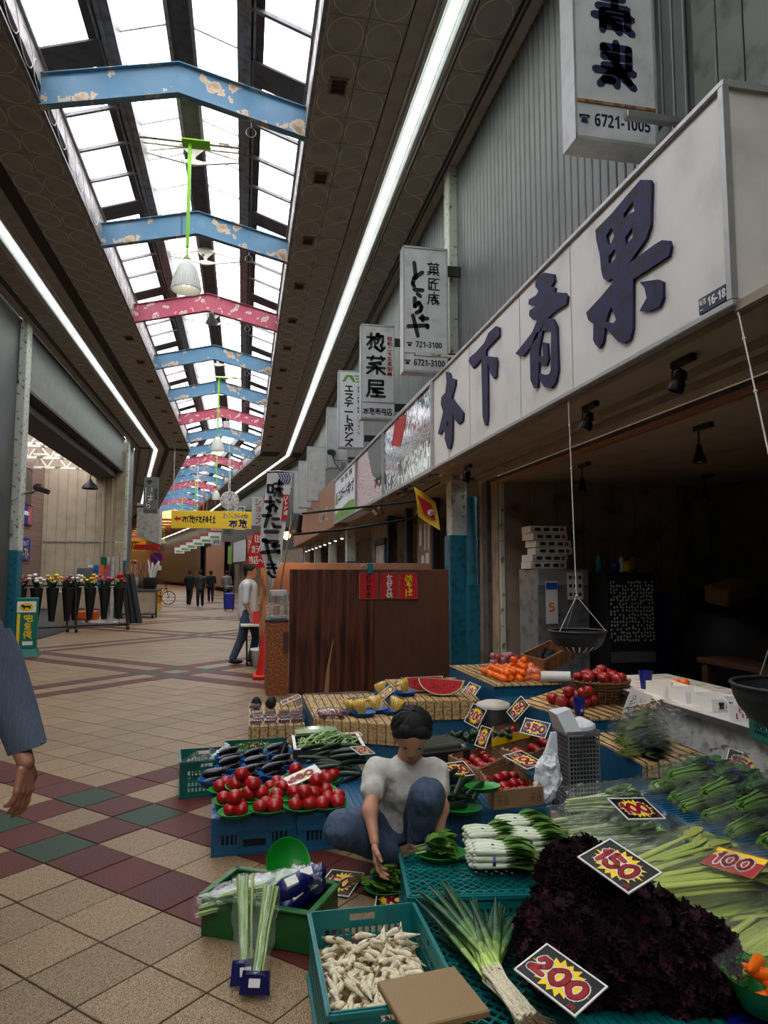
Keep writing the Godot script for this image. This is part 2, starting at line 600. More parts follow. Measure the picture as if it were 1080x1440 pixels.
	paint("petal_white", Color(0.9, 0.88, 0.84), 0.6)
	paint("petal_yellow", Color(0.92, 0.72, 0.1), 0.6)
	tri_tex(paint("counter_white", Color(0.82, 0.81, 0.78), 0.6), grime, V(0.8, 0.8, 0.8))
	tri_tex(paint("wicker", Color(0.45, 0.3, 0.17), 0.7), grain, V(10, 10, 10), false)

#- lettering: brush strokes on a ten by ten grid (x then y, y down)
const GLYPH := {
	"青": "2272 1484 5054 0696 2529 2585 8588 7899 3669 2767 2868",
	"果": "2122 2188 2848 2848 2181 8185 2585 2383 5059 0696 4619 5699", "木": "0393 5059 4418 5598", "下": "0292 5259 5577",
	"菓": "0191 3012 7082 2327 2383 8387 2585 2787 5359 0797 4709 5799", "匠": "1191 1119 1999 6224 3484 3438 3817 6468",
	"庵": "5051 1292 1216 1609 2484 5336 5389 3686 3649 4686 8649 6365 6598 9898",
	"惣": "0242 2026 3206 3245 5060 5043 5181 8184 8476 6153 7155 2718 4647 4779 7997 5758 7688", "菜": "0191 3022 7082 7314 2435 4445 7464 0696 5559 4609 5699",
	"屋": "1181 8183 1383 1117 1709 2585 4536 3677 6575 3787 5659 2999", "昭": "1131 3138 1118 1434 1838 5191 8185 8575 6154 5696 5659 5999 9699",
	"和": "4011 0343 2129 2406 2446 5292 5258 5898 9298", "二": "2272 0898", "十": "0494 5059", "五": "1191 4138 1575 7578 0898", "年": "3013 2191 2484 2427 0797 5159",
	"創": "3003 3053 3343 2345 2555 2326 2608 3657 3659 3959 7177 9099 9989", "業": "3033 6063 1123 8173 0393 2484 1585 0696 5459 4608 5698",
	"布": "0292 4226 2607 2428 2484 8487 8778 5359", "施": "2021 0141 2227 2708 2353 5358 5848 6052 6292 6434 5999 5559 7387 5494", "壱": "0191 5053 2373 1417 1494 9497 3565 4548 4898 9896",
	"号": "2181 2123 2383 8183 0595 3546 4686 8689 8969", "店": "5051 1191 1116 1609 5255 5484 3686 3639 3989 8689",
	"エ": "1282 5258 0898", "ス": "1282 8265 6519 5698", "テ": "2171 0494 5446 4638", "ー": "0595", "ト": "3039 3486", "ボ": "0393 5059 3616 2719 6587 8799 7092 8091", "ン": "1233 1945 4592", "ズ": "1272 7255 5519 4689 7092 8091",
	"賃": "3003 2126 4181 6163 4383 2484 2428 8488 2686 2888 3819 7899", "貸": "3003 2126 4282 5184 2484 2428 8488 2686 2888 3819 7899", "売": "1191 5053 2383 0406 0494 9496 3637 3709 6668 6898 9897",
	"買": "1181 1113 8183 1383 3133 6163 2484 2428 8488 2686 2888 3819 7899", "管": "3012 3152 7052 7192 0306 0393 9395 2474 2428 7476 2676 2878 7879", "理": "0141 0444 2127 0746 5191 5155 9195 5393 5595 7178 6797 5999",
	"リ": "2026 7075 7558", "フ": "1181 8185 8539", "ォ": "2484 6369 6529", "ム": "4218 1878 6599", "・": "4555 4555", "宅": "5051 0191 0103 9193 6324 1594 4448 4898 9896",
	"急": "3012 2171 7153 2373 2474 7376 2575 2676 2718 4849 4979 7978 5758 7888", "便": "2004 1319 3191 4284 4246 8286 4484 4686 6136 5699", "戎": "0292 6063 6368 6899 9997 8358 0535 2127 2718",
	"神": "2021 1131 3106 2329 2545 5282 5257 8287 5484 5787 7079", "社": "2021 1131 3106 2329 2545 5393 7079 4999",
	"え": "4060 2272 7219 4659 5999", "べ": "0623 2378 7898 7092 8091", "っ": "1555 5587 8768", "さ": "1282 5078 2627 2759 5979", "ん": "5008 0835 3548 4868 6895", "の": "5239 3916 1643 4373 7396 9679", "街": "2003 2205 1419 3252 4145 3555 3757 4649 3959 6292 6595 8589 8979",
	"た": "0242 3019 5484 6957 6999", "こ": "2282 2818 1839 3989", "や": "0584 5181 8485 2049 6062", "き": "1272 1484 4077 2627 2759 5979", "お": "0353 3039 3917 1755 5577 7769 7293",
	"好": "2018 0444 4429 1829 5191 9174 7479 7959 5595", "み": "1151 5119 1918 1695 7479", "焼": "2005 2207 4215 2329 5292 7075 5494 6467 6749 8488 8899 9997", "そ": "2181 8114 1494 9456 5659 5979",
	"ば": "1019 3383 6068 6858 5847 4797 7092 8091", "い": "1118 1828 8186", "は": "1019 3393 7079 7958 5847 4797", "ら": "4061 2226 2654 5476 7668 6839", "マ": "1181 8156 4578", "グ": "3015 3181 8186 8629 7092 8091",
	"ラ": "2171 1484 8439", "シ": "1132 0435 0949 4993", "ョ": "2383 8389 2686 2989", "ッ": "1425 4354 8486 8639", "プ": "1171 7175 7529 8091 9180", "と": "3045 8335 3527 2738 3989", "く": "6125 2569", "し": "3037 3759 5987", "ま": "1282 1484 5078 2818 1839 3989 6878",
	"ち": "1282 4026 2684 8486 8659", "ご": "2272 2818 1839 3989 7092 8091", "う": "3161 1484 8487 8759", "な": "0242 3016 6385 6468 6858 5847 4797", "へ": "0634 3498", "当": "5054 1133 8173 1484 8489 1989 1686", "円": "1119 1191 9199 5155 1595",
	"近": "1122 0333 3307 0799 8042 4248 4494 7479", "大": "0393 5053 5309 5599", "吉": "0191 5054 2474 2629 2686 8689 2989", "日": "2129 2181 8189 2585 2989", "住": "2004 1319 5161 4292 6269 4595 3999",
	"一": "0595", "味": "0333 0307 0737 3337 4292 4595 7079 6549 7599", "祖": "2021 1131 3106 2329 5159 5181 8189 5383 5686 3999", "元": "2272 0494 4438 3809 6468 6898", "ジ": "1122 0425 0949 4993 7092 8091", "ャ": "2484 8476 4059",
	"め": "2148 6116 1618 1838 3863 6394 9479", "で": "1282 8256 5668 6889 7495 8494", "ブ": "1171 7175 7529 7092 8091", "ど": "3046 8337 3719 1989 7091 8090", "が": "0363 6367 6748 3018 7091 8090",
	"ロ": "1119 1181 8189 1888", "カ": "1383 8389 8978 4028", "れ": "2029 0343 4319 6265 6589 8998", "三": "1181 2575 0999", "↓": "5058 2558 8558",
}

func stroke_pts(s: String) -> Array:
	var a := []
	for k in s.length() / 2:
		a.append(W(float(s.substr(k * 2, 1)), float(s.substr(k * 2 + 1, 1))) / 9.0)
	return a
func glyph(mb: MB, ch: String, xf: Transform3D, at: Vector2, w: float, h: float, th: float, depth := 0.002, slant := 0.0) -> void:
	if not GLYPH.has(ch):
		return
	for s in (GLYPH[ch] as String).split(" ", false):
		var p := stroke_pts(s)
		for k in p.size() - 1:
			var a := at + W(p[k].x * w + slant * (1.0 - p[k].y) * h, (1.0 - p[k].y) * h)
			var b := at + W(p[k + 1].x * w + slant * (1.0 - p[k + 1].y) * h, (1.0 - p[k + 1].y) * h)
			bar2(mb, xf, a, b, th, depth)
func bar2(mb: MB, xf: Transform3D, a: Vector2, b: Vector2, th: float, depth: float, round_ := 2) -> void:
	var d := b - a
	var l := d.length()
	if l < 1e-6:
		d = Vector2.RIGHT
	else:
		d /= l
	var n2 := W(-d.y, d.x)
	var poly := PackedVector2Array()
	var hh := th / 2.0
	for e in 2:
		var c := b if e == 0 else a
		var sg := 1.0 if e == 0 else -1.0
		for k in round_ + 2:
			var an := -PI / 2.0 + PI * k / (round_ + 1)
			poly.append(c + (d * cos(an) + n2 * sin(an)) * hh * sg)
	mb.plate(poly, xf, depth, false)
func words(mb: MB, text: String, xf: Transform3D, at: Vector2, w: float, h: float, th: float, gap := 0.15, down := false, depth := 0.002, slant := 0.0) -> void:
	var p := at
	for ch in text:
		glyph(mb, ch, xf, p, w, h, th, depth, slant)
		if down:
			p.y -= h * (1.0 + gap)
		else:
			p.x += w * (1.0 + gap)

func latin(parent: Node, called: String, text: String, size: float, m: Material, xf: Transform3D, font := "Droid Sans", bold := true, wide := 1.0) -> void:
	var t := TextMesh.new()
	var f := SystemFont.new()
	f.font_names = PackedStringArray([font])
	f.font_weight = 700 if bold else 400
	t.font = f
	t.text = text
	t.font_size = 32
	t.pixel_size = size / 32.0
	t.depth = 0.004
	t.curve_step = 2.0
	var o := part(parent, called, t, m)
	o.transform = Transform3D(xf.basis.scaled_local(V(wide, 1, 1)), xf.origin)
const SMOOTH := {"1": "3253 5059 5050", "0": "5031 3113 1316 1638 3859 5978 7886 8683 8371 7150", "2": "2331 3161 6173 7374 7456 5618 1819 1989", "5": "8120 2024 2464 6486 8687 8769 6939 3917", "8": "5031 3113 1344 4474 7486 8678 7859 5938 3816 1644 4473 7371 7150", "3": "2231 3161 6173 7364 6444 4464 6477 7768 6839 3927", "9": "7361 6141 4123 2335 3565 6573 7361 7377 7759 5939", "4": "6069 6007 0797", "6": "7151 5123 2327 2749 4969 6977 7775 7555 5527", "7": "1181 8149"}

func numeral_mesh(text: String, w: float, h: float, th: float, depth: float) -> MB:
	var mb := MB.new()
	var x := -w * text.length() / 2.0
	for ch in text:
		for s in (SMOOTH[ch] as String).split(" ", false):
			var p := stroke_pts(s)
			for k in p.size() - 1:
				bar2(mb, Transform3D.IDENTITY, W(x + p[k].x * w * 0.9, (0.5 - p[k].y) * h), W(x + p[k + 1].x * w * 0.9, (0.5 - p[k + 1].y) * h), th, depth, 3)
		x += w * (0.72 if ch == "1" else 1.0)
	return mb
func letters(parent: Node, called: String, text: String, xf: Transform3D, at: Vector2, w: float, h: float, th: float, m: Material, gap := 0.15, down := false) -> void:
	var p := at
	for ch in text:
		var mb := MB.new()
		glyph(mb, ch, Transform3D.IDENTITY, Vector2.ZERO, w, h, th, 0.002)
		part(parent, called, mb, m).transform = xf * X(V(p.x, p.y, 0))
		if down:
			p.y -= h * (1.0 + gap)
		else:
			p.x += w * (1.0 + gap)

#- the scene
func _ready() -> void:
	rng.seed = 4711
	var cam = Camera3D.new()
	cam.name = "camera"
	cam.fov = rad_to_deg(2.0 * atan(720.0 / 986.0))
	cam.position = V(0, 1.5, 0)
	cam.rotation = V(0.0883, -atan(0.2), 0)
	cam.near = 0.05
	cam.far = 400.0
	add_child(cam)
	cam.current = true
	var sky_m = ProceduralSkyMaterial.new()
	sky_m.sky_top_color = Color(0.94, 0.94, 0.98)
	sky_m.sky_horizon_color = Color(0.95, 0.95, 0.97)
	sky_m.ground_bottom_color = Color(0.3, 0.29, 0.28)
	sky_m.ground_horizon_color = Color(0.5, 0.5, 0.5)
	sky_m.sky_energy_multiplier = 2.2
	var sky = Sky.new()
	sky.sky_material = sky_m
	var env = Environment.new()
	env.background_mode = Environment.BG_SKY
	env.sky = sky
	env.tonemap_mode = Environment.TONE_MAPPER_LINEAR
	env.tonemap_exposure = 1.82
	env.sdfgi_enabled = true
	env.ssao_enabled = true
	env.ssil_enabled = true
	var we = WorldEnvironment.new()
	we.name = "world"
	we.environment = env
	add_child(we)
	for r in [[-4.34, 10.0, -3.0], [-4.34, -3.0, -15.0], [-4.34, -15.0, -26.0], [-4.34, -26.0, -36.0], [2.15, 10.0, -3.0], [2.15, -3.0, -15.0], [2.15, -15.0, -26.0], [2.15, -26.0, -36.0]]:
		strip_light(V(r[0], 7.56, (r[1] + r[2]) / 2.0), absf(r[1] - r[2]), STRIP_POWER)
	materials()
	build_floor()
	build_roof()
	build_right_front()
	build_left_side()
	build_right_row()
	build_far_end()
	build_hanging()
	build_shop_room()
	build_partition()
	build_crates_left()
	build_stands()
	build_cartons()
	build_right_greens()
	build_front()
	build_people()
	build_left_goods()

const STRIP_POWER := 3.5

func strip_light(at: Vector3, length: float, power: float, turn := 0.0) -> void:
	var l = AreaLight3D.new()
	l.name = "strip_light"
	l.area_size = W(0.14, length)
	l.light_energy = power
	l.light_color = Color(0.95, 1.0, 0.96)
	l.shadow_enabled = true
	add_child(l, true)
	l.position = at
	l.rotation = V(-PI / 2.0, turn, 0)

#- the arcade: it runs straight to s = 36, then turns left twice
const MID := -0.98
const TURNS := [[36.0, 9.0], [76.0, 12.5]]
func along(s: float) -> Transform3D:
	var p = V(MID, 0, 0)
	var a = 0.0
	var from = 0.0
	for t in TURNS:
		if s <= t[0]:
			break
		p += V(-sin(a), 0, -cos(a)) * (t[0] - from)
		from = t[0]
		a = deg_to_rad(t[1])
	p += V(-sin(a), 0, -cos(a)) * (s - from)
	return Transform3D(Basis(Vector3.UP, a), p)

func spot(s: float, x: float, y: float) -> Vector3:
	return along(s) * V(x, y, 0)
func sweep(mb: MB, sec: Array, s0: float, s1: float, closed := true) -> void:
	var cuts = [s0]
	for t in TURNS:
		if t[0] > s0 + 0.01 and t[0] < s1 - 0.01:
			cuts.append(t[0])
	cuts.append(s1)
	for k in cuts.size() - 1:
		var e0 = mitre(cuts[k], cuts[k] == s0, true)
		var e1 = mitre(cuts[k + 1], cuts[k + 1] == s1, false)
		var mid = Vector2.ZERO
		for q in sec:
			mid += q / sec.size()
		for j in (sec.size() if closed else sec.size() - 1):
			var a: Vector2 = sec[j]
			var b: Vector2 = sec[(j + 1) % sec.size()]
			var o = (a + b) / 2.0 - mid
			var dd = b - a
			var nn = W(dd.y, -dd.x)
			if nn.dot(o) < 0:
				nn = -nn
			mb.quad(e0 * V(a.x, a.y, 0), e0 * V(b.x, b.y, 0), e1 * V(b.x, b.y, 0), e1 * V(a.x, a.y, 0), e0.basis * V(nn.x, nn.y, 0))

func mitre(s: float, _plain: bool, _start: bool) -> Transform3D:
	for k in TURNS.size():
		if absf(s - TURNS[k][0]) < 0.01:
			var before = deg_to_rad(TURNS[k - 1][1] if k > 0 else 0.0)
			var after = deg_to_rad(TURNS[k][1])
			var h = (before + after) / 2.0
			var f = along(s)
			var w = 1.0 / cos((after - before) / 2.0)
			return Transform3D(Basis(Vector3.UP, h).scaled_local(V(w, 1, 1)), f.origin)
	return along(s)

func build_floor() -> void:
	var mb = nb()
	mb.bb(V(-14, -0.2, -150), V(9, -0.006, 16))
	mb.bb(V(-60, -0.2, -150), V(-14, -0.006, -36))
	var fl = struct("floor", mb, M.grout)
	var t = MB.new()
	t.box(V(0, -0.008, 0), V(0.3075, 0.016, 0.3075), Basis.IDENTITY, 0.002)
	var tm = t.mesh()
	var u = V(1, 0, 1) / sqrt(2.0) * 0.31492
	var w = V(1, 0, -1) / sqrt(2.0) * 0.31492
	var o = V(-0.993, 0, -4.075)
	var tb = Basis(Vector3.UP, PI / 4.0)
	var near = []
	var far = {}
	for a in range(-260, 40):
		for b in range(-40, 330):
			var c = o + u * (a + 0.5) + w * (b + 0.5)
			if c.z > 4.0 or c.z < -105.0:
				continue
			var s = -c.z
			var right = 3.4 if s > 9.2 else 2.3
			var cx = MID
			if s > 36.0:
				cx -= (s - 36.0) * 0.17 + maxf(0.0, s - 76.0) * 0.07
			if c.x - cx > (right + 0.98) or c.x - cx < -4.0 - (0.35 if s > 36.0 else 0.0) - 0.3 * float(s < 14.0):
				continue
			if c.x < -0.45 * s - 1.6:
				continue
			var bu = posmod(a, 15)
			var bw = posmod(b, 15)
			var iu = bu == 14 or bu == 12
			var iw = bw == 0 or bw == 2
			var k = "tile_green" if iu and iw else ("tile_plum" if iu or iw else "granite_tan_0")
			var hsh = posmod(a * 7 + b * 13 + a * b * 3, 11)
			if k == "granite_tan_0":
				k = "granite_tan_%d" % [0, 0, 1, 0, 2, 1, 0, 0, 1, 0, 2][hsh]
			elif k == "tile_plum" and hsh % 3 == 0:
				k = "tile_plum_dark"
			var xf = Transform3D(tb * Basis.from_euler(V(sin(a * 1.7 + b) * 0.0016, 0, cos(b * 2.3 + a) * 0.0016)), c + V(0, -0.0008 * (hsh % 3), 0))
			if s > 1.6 and s < 12.9 and c.x > -0.33 * s - 0.5 and c.x < (0.35 if s < 8.9 else 0.2):
				near.append([s, k, xf])
			else:
				if not far.has(k):
					far[k] = []
				far[k].append(xf)
	near.sort_custom(func(p, q): return p[0] < q[0])
	for k in near.size():
		if k < 298:
			var q = part(fl, "tile", tm, M[near[k][1]])
			q.transform = near[k][2]
		else:
			if not far.has(near[k][1]):
				far[near[k][1]] = []
			far[near[k][1]].append(near[k][2])
	var cheap = MB.new()
	cheap.bb(V(-0.1537, -0.012, -0.1537), V(0.1537, 0, 0.1537))
	var cm = cheap.mesh()
	for k in far:
		copies(fl, "tile_field", cm, M[k], far[k])

func build_roof() -> void:
	var ring = MB.new()
	ring.box(V(0, 0.006, 0), V(0.444, 0.012, 0.568), Basis.IDENTITY, 0.003)
	var rim = []
	for k in 29:
		var a = TAU * k / 28
		rim.append(V(cos(a) * 0.205, -0.001, sin(a) * 0.268))
	var rim_mb = nb()
	rim_mb.tube(rim, 0.0065, 4, false)
	for k in 4:
		var r0: float = [1.0, 0.8, 0.5, 0.0][k]
		if k < 3:
			var r1: float = [0.8, 0.5, 0.0][k]
			for j in 20:
				var p = []
				for q in [[r0, j], [r1, j], [r1, j + 1], [r0, j + 1]]:
					var a = TAU * q[1] / 20.0
					p.append(V(cos(a) * 0.2 * q[0], -0.012 * (1.0 - q[0] * q[0]), sin(a) * 0.262 * q[0]))
				ring.quad(p[0], p[1], p[2], p[3], Vector3.DOWN)
	var panel_mesh = ring.mesh()
	var rim_mesh = rim_mb.mesh()
	for side in [1.0, -1.0]:
		var nm = "ceiling_right" if side > 0 else "ceiling_left"
		var sh = MB.new()
		var wall_off: float = 4.1 if side > 0 else 4.34
		var strip: float = 3.13 if side > 0 else 3.36
		sweep(sh, [W(1.74 * side, 7.672), W(1.74 * side, 7.9), W(wall_off * side, 7.9), W(wall_off * side, 7.672)], -14, 130)
		var so = struct(nm, sh, M.soffit_joint)
		var rows = [2.02, 2.47, strip + 0.475]
		if side < 0:
			rows = [2.02, 2.47, strip + 0.475]
		var count = 0
		var rest = []
		var rest_rims = []
		for k in 190:
			var s = 2.0 + 0.29 + k * 0.576
			if side > 0 and k > 0 and s < 4.0:
				pass
			for r in rows.size():
				if absf(s - 36.0) < 0.45 or absf(s - 76.0) < 0.45:
					continue
				var f = along(s)
				var xf = f * X(V(rows[r] * side, 7.655, 0))
				var seen = s > (4.5 if side > 0 else 7.0)
				if seen and count < 297:
					var p = part(so, "soffit_panel", panel_mesh, M.soffit)
					p.transform = xf
					part(p, "ring", rim_mesh, M.soffit_rim)
					count += 1
				else:
					rest.append(xf)
					rest_rims.append(xf)
		copies(so, "soffit_panels", panel_mesh, M.soffit, rest)
		copies(so, "soffit_rings", rim_mesh, M.soffit_rim, rest_rims)
		var ed = MB.new()
		sweep(ed, [W((strip - 0.2) * side, 7.64), W((strip - 0.2) * side, 7.672), W((strip - 0.42) * side, 7.672), W((strip - 0.42) * side, 7.655)], -14, 130)
		sweep(ed, [W((wall_off - 0.26) * side, 7.66), W((wall_off - 0.26) * side, 7.69), W(wall_off * side, 7.69), W(wall_off * side, 7.62)], -14, 130)
		part(so, "edge_strip", ed, M.soffit)
		var tr = MB.new()
		sweep(tr, [W((wall_off - 0.245) * side, 7.635), W((wall_off - 0.245) * side, 7.672), W((wall_off - 0.28) * side, 7.672), W((wall_off - 0.28) * side, 7.635)], -14, 130)
		sweep(tr, [W((wall_off - 0.19) * side, 7.63), W((wall_off - 0.19) * side, 7.672), W((wall_off - 0.215) * side, 7.672), W((wall_off - 0.215) * side, 7.63)], -14, 130)
		part(so, "trim_bead", tr, M.dark_grey)
		for k in 26:
			var s = 8.3 + k * 2.1
			if absf(s - 36.0) < 0.6 or side < 0 and s < 18.0:
				continue
			var vf = along(s) * X(V(2.05 * side, 7.638, 0))
			var vb = nb()
			for q in [[-0.1, 0.0, 0.025, 0.3], [0.1, 0.0, 0.025, 0.3], [0.0, -0.14, 0.22, 0.025], [0.0, 0.14, 0.22, 0.025]]:
				vb.box(V(q[0], -0.005, q[1]), V(q[2], 0.026, q[3]))
			var ve = part(so, "vent", vb, M.raw_wood)
			ve.transform = vf
			var vh = MB.new()
			vh.box(V(0, 0.002, 0), V(0.18, 0.006, 0.26))
			for j in 3:
				vh.box(V(0, -0.002, -0.08 + j * 0.08), V(0.18, 0.01, 0.008))
			part(ve, "vent_mesh", vh, M.black)
		var fa = MB.new()
		sweep(fa, [W(1.74 * side, 7.66), W(1.74 * side, 8.22), W(1.80 * side, 8.22), W(1.80 * side, 7.66)], -14, 76)
		var fo = struct("trim_fascia", fa, M.fascia)
		var fr = MB.new()
		sweep(fr, [W(1.725 * side, 7.645), W(1.725 * side, 7.675), W(1.78 * side, 7.675), W(1.78 * side, 7.645)], -14, 76)
		sweep(fr, [W(1.70 * side, 8.2), W(1.70 * side, 8.25), W(1.86 * side, 8.25), W(1.86 * side, 8.2)], -14, 76)
		part(fo, "edge_bead", fr, M.rail_grey)
		var curls = []
		for k in 84:
			var s = 3.0 + k * 0.576
			if absf(s - 36.0) < 0.4:
				continue
			curls.append(along(s) * Transform3D(Basis(Vector3.BACK, PI / 2.0 * side), V(1.737 * side, 7.94, 0)).scaled_local(V(0.95, 1, 1)))
		copies(fo, "fascia_rings", rim_mesh, M.soffit_rim, curls)
		var li = thing("strip_lamp", "long fluorescent strip lamp in a silver trough along the %s soffit" % ("right" if side > 0 else "left"), "strip light", spot(0, strip * side, 7.6))
		var off = along(0).affine_inverse()
		var tg = MB.new()
		var c: float = strip * side
		for q in [-1.0, 1.0]:
			sweep(tg, [W(c + 0.075 * q, 7.665), W(c + 0.085 * q, 7.665), W(c + 0.125 * q, 7.6), W(c + 0.115 * q, 7.6)], -14, 76)
			sweep(tg, [W(c + 0.115 * q, 7.6), W(c + 0.115 * q, 7.612), W(c + 0.155 * q, 7.612), W(c + 0.155 * q, 7.6)], -14, 76)
			sweep(tg, [W(c + 0.155 * q, 7.672), W(c + 0.165 * q, 7.672), W(c + 0.195 * q, 7.61), W(c + 0.185 * q, 7.61)], -14, 76)
			sweep(tg, [W(c + 0.185 * q, 7.61), W(c + 0.185 * q, 7.625), W(c + 0.215 * q, 7.625), W(c + 0.215 * q, 7.61)], -14, 76)
		sweep(tg, [W(c - 0.21, 7.652), W(c + 0.21, 7.652), W(c + 0.21, 7.67), W(c - 0.21, 7.67)], -14, 76)
		var trough = part(li, "trough", tg, M.blade_face)
		trough.position = -li.position
		for k in 24:
			var s0 = -14.0 + k * 3.75
			if s0 > 72.0:
				break
			var tb = nb()
			sweep(tb, [W(c - 0.052, 7.612), W(c + 0.052, 7.612), W(c + 0.045, 7.645), W(c - 0.045, 7.645)], s0 + 0.015, minf(s0 + 3.735, 76.0))
			var tp = part(li, "tube", tb, M.tube_light)
			tp.position = -li.position
	var cols = ["beam_blue", "beam_blue", "beam_pink"]
	for k in range(-3, 17):
		var s = 9.4 + k * 4.03
		if s > 74.0:
			break
		var f = along(s)
		var mk: String = cols[posmod(k, 3)]
		var bm = MB.new()
		for side in [-1.0, 1.0]:
			var p = []
			for z in [0.0, -0.012]:
				p.append_array([V(0, 8.02, z), V(1.74 * side, 7.6, z), V(1.74 * side, 8.04, z), V(0, 8.46, z)])
			bm.hexa(p)
			for q in [[8.02, 7.6], [8.46, 8.04]]:
				var e = []
				for z in [0.055, -0.067]:
					e.append_array([V(0, q[0] - 0.006, z), V(1.74 * side, q[1] - 0.006, z), V(1.74 * side, q[1] + 0.006, z), V(0, q[0] + 0.006, z)])
				bm.hexa(e)
		var lab = "%s painted ridge beam across the skylight, number %d back from the nearest" % ["sky blue" if mk == "beam_blue" else "peeling pink", k + 1]
		var words_ = ["nearest", "second", "third", "fourth", "fifth", "sixth", "seventh", "eighth", "ninth", "tenth", "eleventh", "twelfth", "thirteenth", "fourteenth", "fifteenth", "sixteenth", "seventeenth"]
		if k >= 0:
			lab = "%s painted skylight beam, the %s one from the viewer" % ["sky blue" if mk == "beam_blue" else "peeling pink", words_[k]]
		else:
			continue
		var b = thing("roof_beam", lab, "roof beam", f.origin, V(0, f.basis.get_euler().y, 0), "ridge beams under the skylight")
		part(b, "beam", bm, M[mk])
		var s2 = s - 1.35
		var g = along(s2)
		var tb2 = MB.new()
		for side in [-1.0, 1.0]:
			tb2.beam(V(0, 8.98, 0), V(0.82 * side, 8.8, 0), 0.05, 0.07)
			tb2.beam(V(0, 8.62, 0), V(0.78 * side, 8.76, 0), 0.045, 0.05)
			tb2.plate(PackedVector2Array([W(0.0, 8.74), W(0.02 * side, 8.74), W(0.2 * side, 8.92), W(0.17 * side, 8.96), W(0, 8.97)]), Transform3D.IDENTITY, 0.012)
			tb2.plate(PackedVector2Array([W(0.0, 8.6), W(0.2 * side, 8.63), W(0.19 * side, 8.68), W(0, 8.72)]), Transform3D.IDENTITY, 0.012)
			tb2.plate(PackedVector2Array([W(0.82 * side, 8.83), W(0.6 * side, 8.83), W(0.66 * side, 8.72), W(0.82 * side, 8.7)]), Transform3D.IDENTITY, 0.012)
		tb2.beam(V(0, 8.6, 0), V(0, 8.98, 0), 0.07, 0.07)
		var tr2 = thing("ridge_truss", "small white steel truss under the ridge before the %s beam" % words_[k], "truss", g.origin, V(0, g.basis.get_euler().y, 0), "ridge trusses under the skylight")
		part(tr2, "truss", tb2, M.truss_white)
	var sk = MB.new()
	for side in [-1.0, 1.0]:
		sweep(sk, [W(0.78 * side, 8.5), W(0.78 * side, 8.84), W(0.90 * side, 8.84), W(0.90 * side, 8.5)], -14, 76)
		sweep(sk, [W(0.90 * side, 8.48), W(0.90 * side, 8.54), W(0.96 * side, 8.54), W(0.96 * side, 8.48)], -14, 76)
		sweep(sk, [W(0.99 * side, 8.47), W(0.99 * side, 8.52), W(1.02 * side, 8.52), W(1.02 * side, 8.47)], -14, 76)
		sweep(sk, [W(0.14 * side, 8.985), W(0.14 * side, 9.05), W(0.19 * side, 9.04), W(0.19 * side, 8.975)], -14, 76)
	var fr2 = struct("trim_skylight", sk, M.rail_grey)
	var dk = MB.new()
	sweep(dk, [W(-0.14, 9.03), W(0.14, 9.03), W(0.14, 9.08), W(-0.14, 9.08)], -14, 76)
	for side in [-1.0, 1.0]:
		sweep(dk, [W(0.90 * side, 8.53), W(0.90 * side, 8.56), W(1.13 * side, 8.51), W(1.13 * side, 8.48)], -14, 76)
	part(fr2, "flashing", dk, M.dark_flash)
	for k in range(-5, 17):
		var s = 9.4 + k * 4.03
		if s > 72.0:
			break
		for side in [-1.0, 1.0]:
			var sw = "right" if side > 0 else "left"
			var bars = MB.new()
			for q in [0.12, 4.03 - 0.12]:
				barx(bars, s + q, side, 0.24, 0.03)
			part(fr2, "bay_border", bars, M.dark_flash)
			for j in 4:
				var g0 = s + 0.24 + j * 0.8875
				if j > 0:
					var gb = nb()
					barx(gb, g0, side, 0.055, 0.05)
					part(fr2, "glazing_bar", gb, M.rail_grey)
				var pn = MB.new()
				pn.hexa(_pane(g0 + 0.01, g0 + 0.8775, 1.10 * side, 8.5, 1.79 * side, 8.235, 0.006))
				part(fr2, "pane", pn, M.pane)
				var rp = MB.new()
				var h0 = s + j * 1.0075
				rp.hexa(_pane(h0 + 0.01, h0 + 1.0, 0.14 * side, 9.05, 0.80 * side, 8.83, 0.006))
				part(fr2, "ridge_pane", rp, M.pane_ridge)
				var rb = nb()
				rb.beam(spot(h0, 0.16 * side, 9.03), spot(h0, 0.80 * side, 8.815), 0.03, 0.03)
				part(fr2, "ridge_bar", rb, M.truss_white)
	var va = MB.new()
	sweep(va, [W(-1.76, 7.7), W(0, 8.5), W(1.76, 7.7), W(1.76, 7.705), W(0, 8.505), W(-1.76, 7.705)], 76, 130)
	struct("ceiling_far", va, M.vault_sheet)
	var ew = MB.new()
	ew.bb(V(-6, 0, 14), V(5, 9.2, 14.3))
	struct("wall_behind", ew, M.corrugated)

func barx(mb: MB, s: float, side: float, w: float, h: float) -> void:
	var a = spot(s, 0.9 * side, 8.52)
	var b = spot(s, 1.8 * side, 8.21)
	mb.beam(a, b, w, h)

func _pane(s0: float, s1: float, x0: float, y0: float, x1: float, y1: float, t: float) -> Array:
	return [spot(s0, x0, y0), spot(s0, x1, y1), spot(s1, x1, y1), spot(s1, x0, y0), spot(s0, x0, y0 + t), spot(s0, x1, y1 + t), spot(s1, x1, y1 + t), spot(s1, x0, y0 + t)]

#- the greengrocer's front
func face_left(at: Vector3) -> Transform3D:
	return Transform3D(Basis(V(0, 0, 1), V(0, 1, 0), V(-1, 0, 0)), at)

